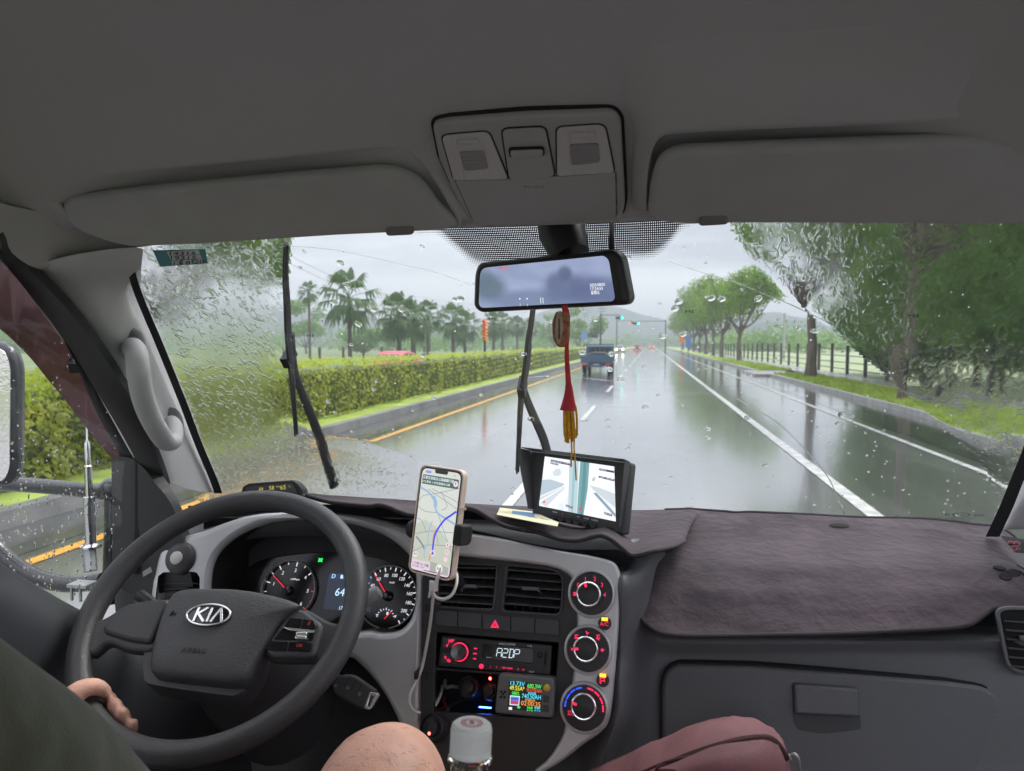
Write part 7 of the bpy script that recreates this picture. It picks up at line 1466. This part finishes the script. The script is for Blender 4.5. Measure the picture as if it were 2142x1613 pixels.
def limb(mb, pts, rs, seg=14):
    C = cat_rom(pts, 5); R = [interp(i/5, list(range(len(rs))), rs) for i in range(len(C))]; mb.tube(C, R, seg); mb.ball(C[0], R[0]*.99, nu=14, nv=8); mb.ball(C[-1], R[-1]*.99, nu=14, nv=8)
def head(mb, c, fwd, s=1):                  # skull, jaw, nose, ears, neck stub
    f = V(fwd).normalized(); r = f.cross(V((0,0,1))).normalized(); u = r.cross(f); Q = Matrix((r, f, u)).transposed()
    mb.ball(c, (.074*s,.092*s,.10*s), Q, 20, 14); mb.ball(c+f*.03*s-u*.055*s, (.056*s,.062*s,.058*s), Q, 16, 10); mb.tube([c+f*.088*s+u*.02*s, c+f*.112*s-u*.018*s, c+f*.09*s-u*.028*s], [.009*s,.014*s,.010*s], 8)
    for k in (-1,1): mb.ball(c+r*k*.076*s-u*.005*s, (.010*s,.018*s,.030*s), Q, 10, 8)
    mb.tube([c+f*.082*s-u*.052*s-r*.022*s, c+f*.094*s-u*.054*s, c+f*.082*s-u*.052*s+r*.022*s], .0055*s, 6)
    return Q
def hair(c, Q, s, name, mat, parent):
    b = MB(); rows = []
    for i in range(9):
        p = math.pi*.58*i/8; rr = []
        for k in range(20):
            t = 2*math.pi*k/20; d = V((math.sin(p)*math.cos(t), math.sin(p)*math.sin(t), math.cos(p))); w = 1.05 if not (d.y > .45 and d.z < .45) else .93; rr.append(c+Q @ V((d.x*.078*s*w, d.y*.096*s*w, d.z*.106*s*w)))
        rows.append(rr)
    b.grid(rows, 1, 1, closed=True); return b.build(name, mat, parent)
# driver: torso in an olive top, right arm in the foreground, left hand on the rim
DV = thing('person', P3(-.60,.12,-1.0), 'driver in a dark olive long sleeved top gripping the wheel with the left hand', 'person')
sh_r, sh_l, nk = P3(-.425,.30,-.21), P3(-.80,.30,-.225), P3(-.61,.27,-.14)
el_r = aty(82,1655,.44); wr_r = aty(420,1900,.60)
th0 = math.radians(226)
def rimpt(th, ph, d): # around the rim tube: ph 0 outwards, 90 away from the driver, 180 inwards
    rad = WP.x*math.cos(th)+WP.y*math.sin(th); return WC+rad*WR+(rad*math.cos(ph)-WP.N*math.sin(ph))*d
hand_c = rimpt(th0, math.radians(-20), RT+.022); wr_l = hand_c+V((-.02,-.075,-.03)); el_l = P3(-.86,.47,-.50)
b = MB()
limb(b, [P3(-.61,.16,-.86), P3(-.61,.20,-.62), P3(-.61,.27,-.38), P3(-.61,.275,-.26)], [.150,.140,.150,.120]); limb(b, [sh_r, P3(-.61,.28,-.22), sh_l], [.060,.085,.060]); limb(b, [P3(-.61,.275,-.22), nk, P3(-.61,.29,-.06)], [.065,.056,.055])
limb(b, [sh_r, sh_r.lerp(el_r,.5), el_r, el_r.lerp(wr_r,.5), wr_r], [.050,.045,.040,.036,.028]); limb(b, [sh_l, sh_l.lerp(el_l,.5), el_l, el_l.lerp(wr_l,.5), wr_l], [.050,.045,.040,.036,.027])
for sx in (-1,1): limb(b, [P3(-.61+sx*.09,.16,-.88), P3(-.61+sx*.13,.42,-.80), P3(-.61+sx*.15,.60,-.82), P3(-.61+sx*.15,.70,-1.05), P3(-.61+sx*.15,.80,-1.28)], [.085,.075,.06,.052,.04])
hc = P3(-.61,.33,.045); Q = head(b, hc, (.05,1,-.05))
# left hand: palm against the outside of the rim, four bent fingers over it, thumb along the front
t0 = math.radians(194)
palm = [rimpt(math.radians(221+k*6), math.radians(-25), RT+.016) for k in range(4)]
for p in palm: limb(b, [wr_l.lerp(p,.35), p], [.021,.016], 10)
hb = MB()
for k, (ln_, rr) in enumerate(((1.0,.0102),(1.06,.0104),(1.0,.0098),(.84,.0084))):
    th = math.radians(223+k*6.6); kn_ = rimpt(th, math.radians(10), RT+.013)
    P = [wr_l.lerp(rimpt(th, math.radians(-25), RT+.014), .8), kn_]+[rimpt(th+math.radians(1.5*j), math.radians(10+(60+5*k)*j*.62*ln_), RT+rr*.92) for j in (1,2,3,4)]
    limb(hb, P, [.0105, rr*1.15, rr*1.06, rr, rr*1.02, rr*.84], 10)
thb = [wr_l.lerp(palm[0],.6), rimpt(math.radians(228), math.radians(-55), RT+.015), rimpt(math.radians(226), math.radians(-95), RT+.014), rimpt(math.radians(226), math.radians(-135), RT+.012), rimpt(math.radians(228), math.radians(-165), RT+.010)]; limb(hb, thb, [.015,.0142,.0128,.0108,.0086], 12)
b.v_ = None; b.add(hb.v, hb.f)
# right hand resting beside the seat, relaxed
pd = (wr_r-el_r).normalized()
limb(b, [wr_r, wr_r+pd*.04, wr_r+pd*.085], [.026,.032,.028], 12)
for k in range(4):
    o = wr_r+pd*.085+V((.014*(k-1.5),0,.006)); limb(b, [o, o+pd*.03+V((0,0,-.008)), o+pd*.045+V((0,0,-.028)), o+pd*.04+V((0,0,-.044))], [.0095,.009,.0085,.007], 8)
limb(b, [wr_r+pd*.03+V((-.025,0,.0)), wr_r+pd*.06+V((-.045,0,-.01)), wr_r+pd*.09+V((-.05,0,-.02))], [.013,.011,.008], 8)
q = fuse(b, .0042, 5, .5); bo = q.build('body', m_skin, DV, sharp=180)
b = MB()
limb(b, [P3(-.61,.16,-.84), P3(-.61,.20,-.62), P3(-.61,.27,-.38), P3(-.61,.275,-.26)], [.165,.156,.165,.132]); limb(b, [sh_r, P3(-.61,.28,-.225), sh_l], [.072,.095,.072])
limb(b, [sh_r, sh_r.lerp(el_r,.25), sh_r.lerp(el_r,.5), sh_r.lerp(el_r,.75), el_r, el_r.lerp(wr_r,.5), el_r.lerp(wr_r,.92)], [.075,.073,.069,.066,.060,.050,.040], 18); limb(b, [sh_l, sh_l.lerp(el_l,.5), el_l, el_l.lerp(wr_l,.5), el_l.lerp(wr_l,.98)], [.070,.062,.055,.046,.037])
q = fuse(b, .008, 4, .5)
q.v = [p+(p-EYE).normalized()*(.008*noise.noise(V((p.x*9,p.y*26,p.z*26)))+.003*noise.noise(p*50)) for p in q.v]; q.build('olive_top', m_olive, DV, sharp=180)
b = MB()
for sx in (-1,1): limb(b, [P3(-.61+sx*.09,.16,-.88), P3(-.61+sx*.13,.42,-.80), P3(-.61+sx*.15,.61,-.82), P3(-.61+sx*.15,.70,-1.05), P3(-.61+sx*.15,.79,-1.25)], [.105,.090,.072,.062,.05])
fuse(b, .01, 3).build('trousers', m_shorts, DV, sharp=180); hair(hc, Q, 1.0, 'hair', m_hair, DV)
m_eye = M('eye_dark', (.03,.02,.015), .2)
for k in (-1,1): a = MB(); a.ball(hc+Q @ V((k*.030,.074,.012)), .0105, nu=12, nv=8); a.build('eye', m_eye, DV)
# passenger whose bare knee shows in front of the gear area
kx = aty(802,1650,.66); hipx = P3(kx.x+.02,.12,-.72); sx0 = V((kx.x+.02, 0, 0))
PS = thing('person', P3(kx.x+.05,.05,-1.1), 'passenger in dark shorts whose bare knee shows beside the bottle', 'person')
an_ = V((kx.x+.015, kx.y+.13, kx.z-.43)); b = MB(); hip2 = hipx+V((.20,0,0)); k2 = V((kx.x+.30, .50, CZ-.68)); a2 = k2+V((.02,.16,-.40))
limb(b, [hipx, hipx.lerp(kx,.45)+V((0,0,.012)), hipx.lerp(kx,.82)+V((0,0,.008)), kx, kx.lerp(an_,.12)+V((0,.012,0)), kx.lerp(an_,.35)-V((0,.01,0)), an_], [.088,.082,.070,.0625,.056,.056,.034], 22)
limb(b, [hip2, hip2.lerp(k2,.5), k2, k2.lerp(a2,.35), a2], [.088,.08,.062,.056,.034], 18)
tz = V((kx.x+.12,0,0)); limb(b, [V((tz.x,.08,CZ-.74)), V((tz.x,-.02,CZ-.50)), V((tz.x,-.16,CZ-.34))], [.14,.135,.14]); limb(b, [V((tz.x-.19,-.16,CZ-.30)), V((tz.x,-.17,CZ-.28)), V((tz.x+.19,-.16,CZ-.30))], [.055,.085,.055]); limb(b, [V((tz.x,-.17,CZ-.26)), V((tz.x+.0,-.22,CZ-.10))], [.06,.055])
h2 = V((tz.x,-.26,CZ+.02)); Q2 = head(b, h2, (.0,1,-.1))
for s in (-1,1):
    S0 = V((tz.x+s*.20,-.16,CZ-.31)); E0 = V((tz.x+s*.27,-.02,CZ-.56)); W0 = V((tz.x+s*.17,.16,CZ-.66)); limb(b, [S0, S0.lerp(E0,.5), E0, E0.lerp(W0,.5), W0], [.05,.044,.038,.034,.026]); d = (W0-E0).normalized(); limb(b, [W0, W0+d*.08], [.027,.03])
    for k in range(4): o = W0+d*.08+V((.014*(k-1.5),0,0)); limb(b, [o, o+d*.03, o+d*.05+V((0,0,-.02))], [.0095,.009,.007], 8)
    limb(b, [W0+d*.03-V((s*.02,0,0)), W0+d*.07-V((s*.045,0,0))], [.013,.009], 8)
fuse(b, .006, 6, .5).build('body', m_skin, PS, sharp=180)
kt = bvh([o for o in PS.children if o.name.startswith('body')][0]); rngk = random.Random(9); a = MB()
for _ in range(170):
    h = cast(kt, rngk.uniform(690,910), rngk.uniform(1515,1625))
    if h is None: continue
    d = V((rngk.uniform(-1,1), rngk.uniform(-.6,.6), rngk.uniform(-1,-.2))).normalized(); n_ = (h-kx).normalized(); L_ = rngk.uniform(.005,.012); a.tube([h, h+d*L_*.5+n_*.0022, h+d*L_+n_*.0012], [.00012,.0001,.00004], 3)
tag(a.build('leg_hair', m_hair, PS), kind='stuff')
b = MB(); limb(b, [hipx, hipx.lerp(kx,.45)+V((0,0,.012)), hipx.lerp(kx,.80)+V((0,0,.004))], [.105,.098,.084], 20); limb(b, [hip2, hip2.lerp(k2,.5), hip2.lerp(k2,.82)], [.105,.096,.08], 20); limb(b, [V((tz.x,.08,CZ-.76)), V((tz.x,.02,CZ-.60))], [.158,.15])
fuse(b, .009, 4).build('shorts', m_shorts, PS, sharp=180)
b = MB(); limb(b, [V((tz.x,.06,CZ-.66)), V((tz.x,-.02,CZ-.50)), V((tz.x,-.16,CZ-.34))], [.155,.15,.155]); limb(b, [V((tz.x-.19,-.16,CZ-.30)), V((tz.x,-.17,CZ-.285)), V((tz.x+.19,-.16,CZ-.30))], [.068,.095,.068])
for s in (-1,1): S0 = V((tz.x+s*.20,-.16,CZ-.31)); E0 = V((tz.x+s*.27,-.02,CZ-.56)); limb(b, [S0, S0.lerp(E0,.6)], [.065,.058])
fuse(b, .01, 4).build('shirt', m_grey2, PS, sharp=180); hair(h2, Q2, 1.0, 'hair', m_hair, PS)
for k in (-1,1): a = MB(); a.ball(h2+Q2 @ V((k*.030,.074,.012)), .0105, nu=12, nv=8); a.build('eye', m_eye, PS)
# ---- rain haze over the road and fields
b = MB(); b.box((0,900,44),(7600,3900,92)); hz = b.build('haze', [])
hm = bpy.data.materials.new('haze_air'); hm.use_nodes = True; t = hm.node_tree; t.nodes.clear()
out = t.nodes.new('ShaderNodeOutputMaterial'); pv = t.nodes.new('ShaderNodeVolumePrincipled'); pv.inputs['Color'].default_value = (.88,.94,1,1)
pv.inputs['Density'].default_value = .0017; pv.inputs['Anisotropy'].default_value = 0; t.links.new(pv.outputs[0], out.inputs['Volume'])
hz.data.materials.clear(); hz.data.materials.append(hm); hz['kind'] = 'stuff'
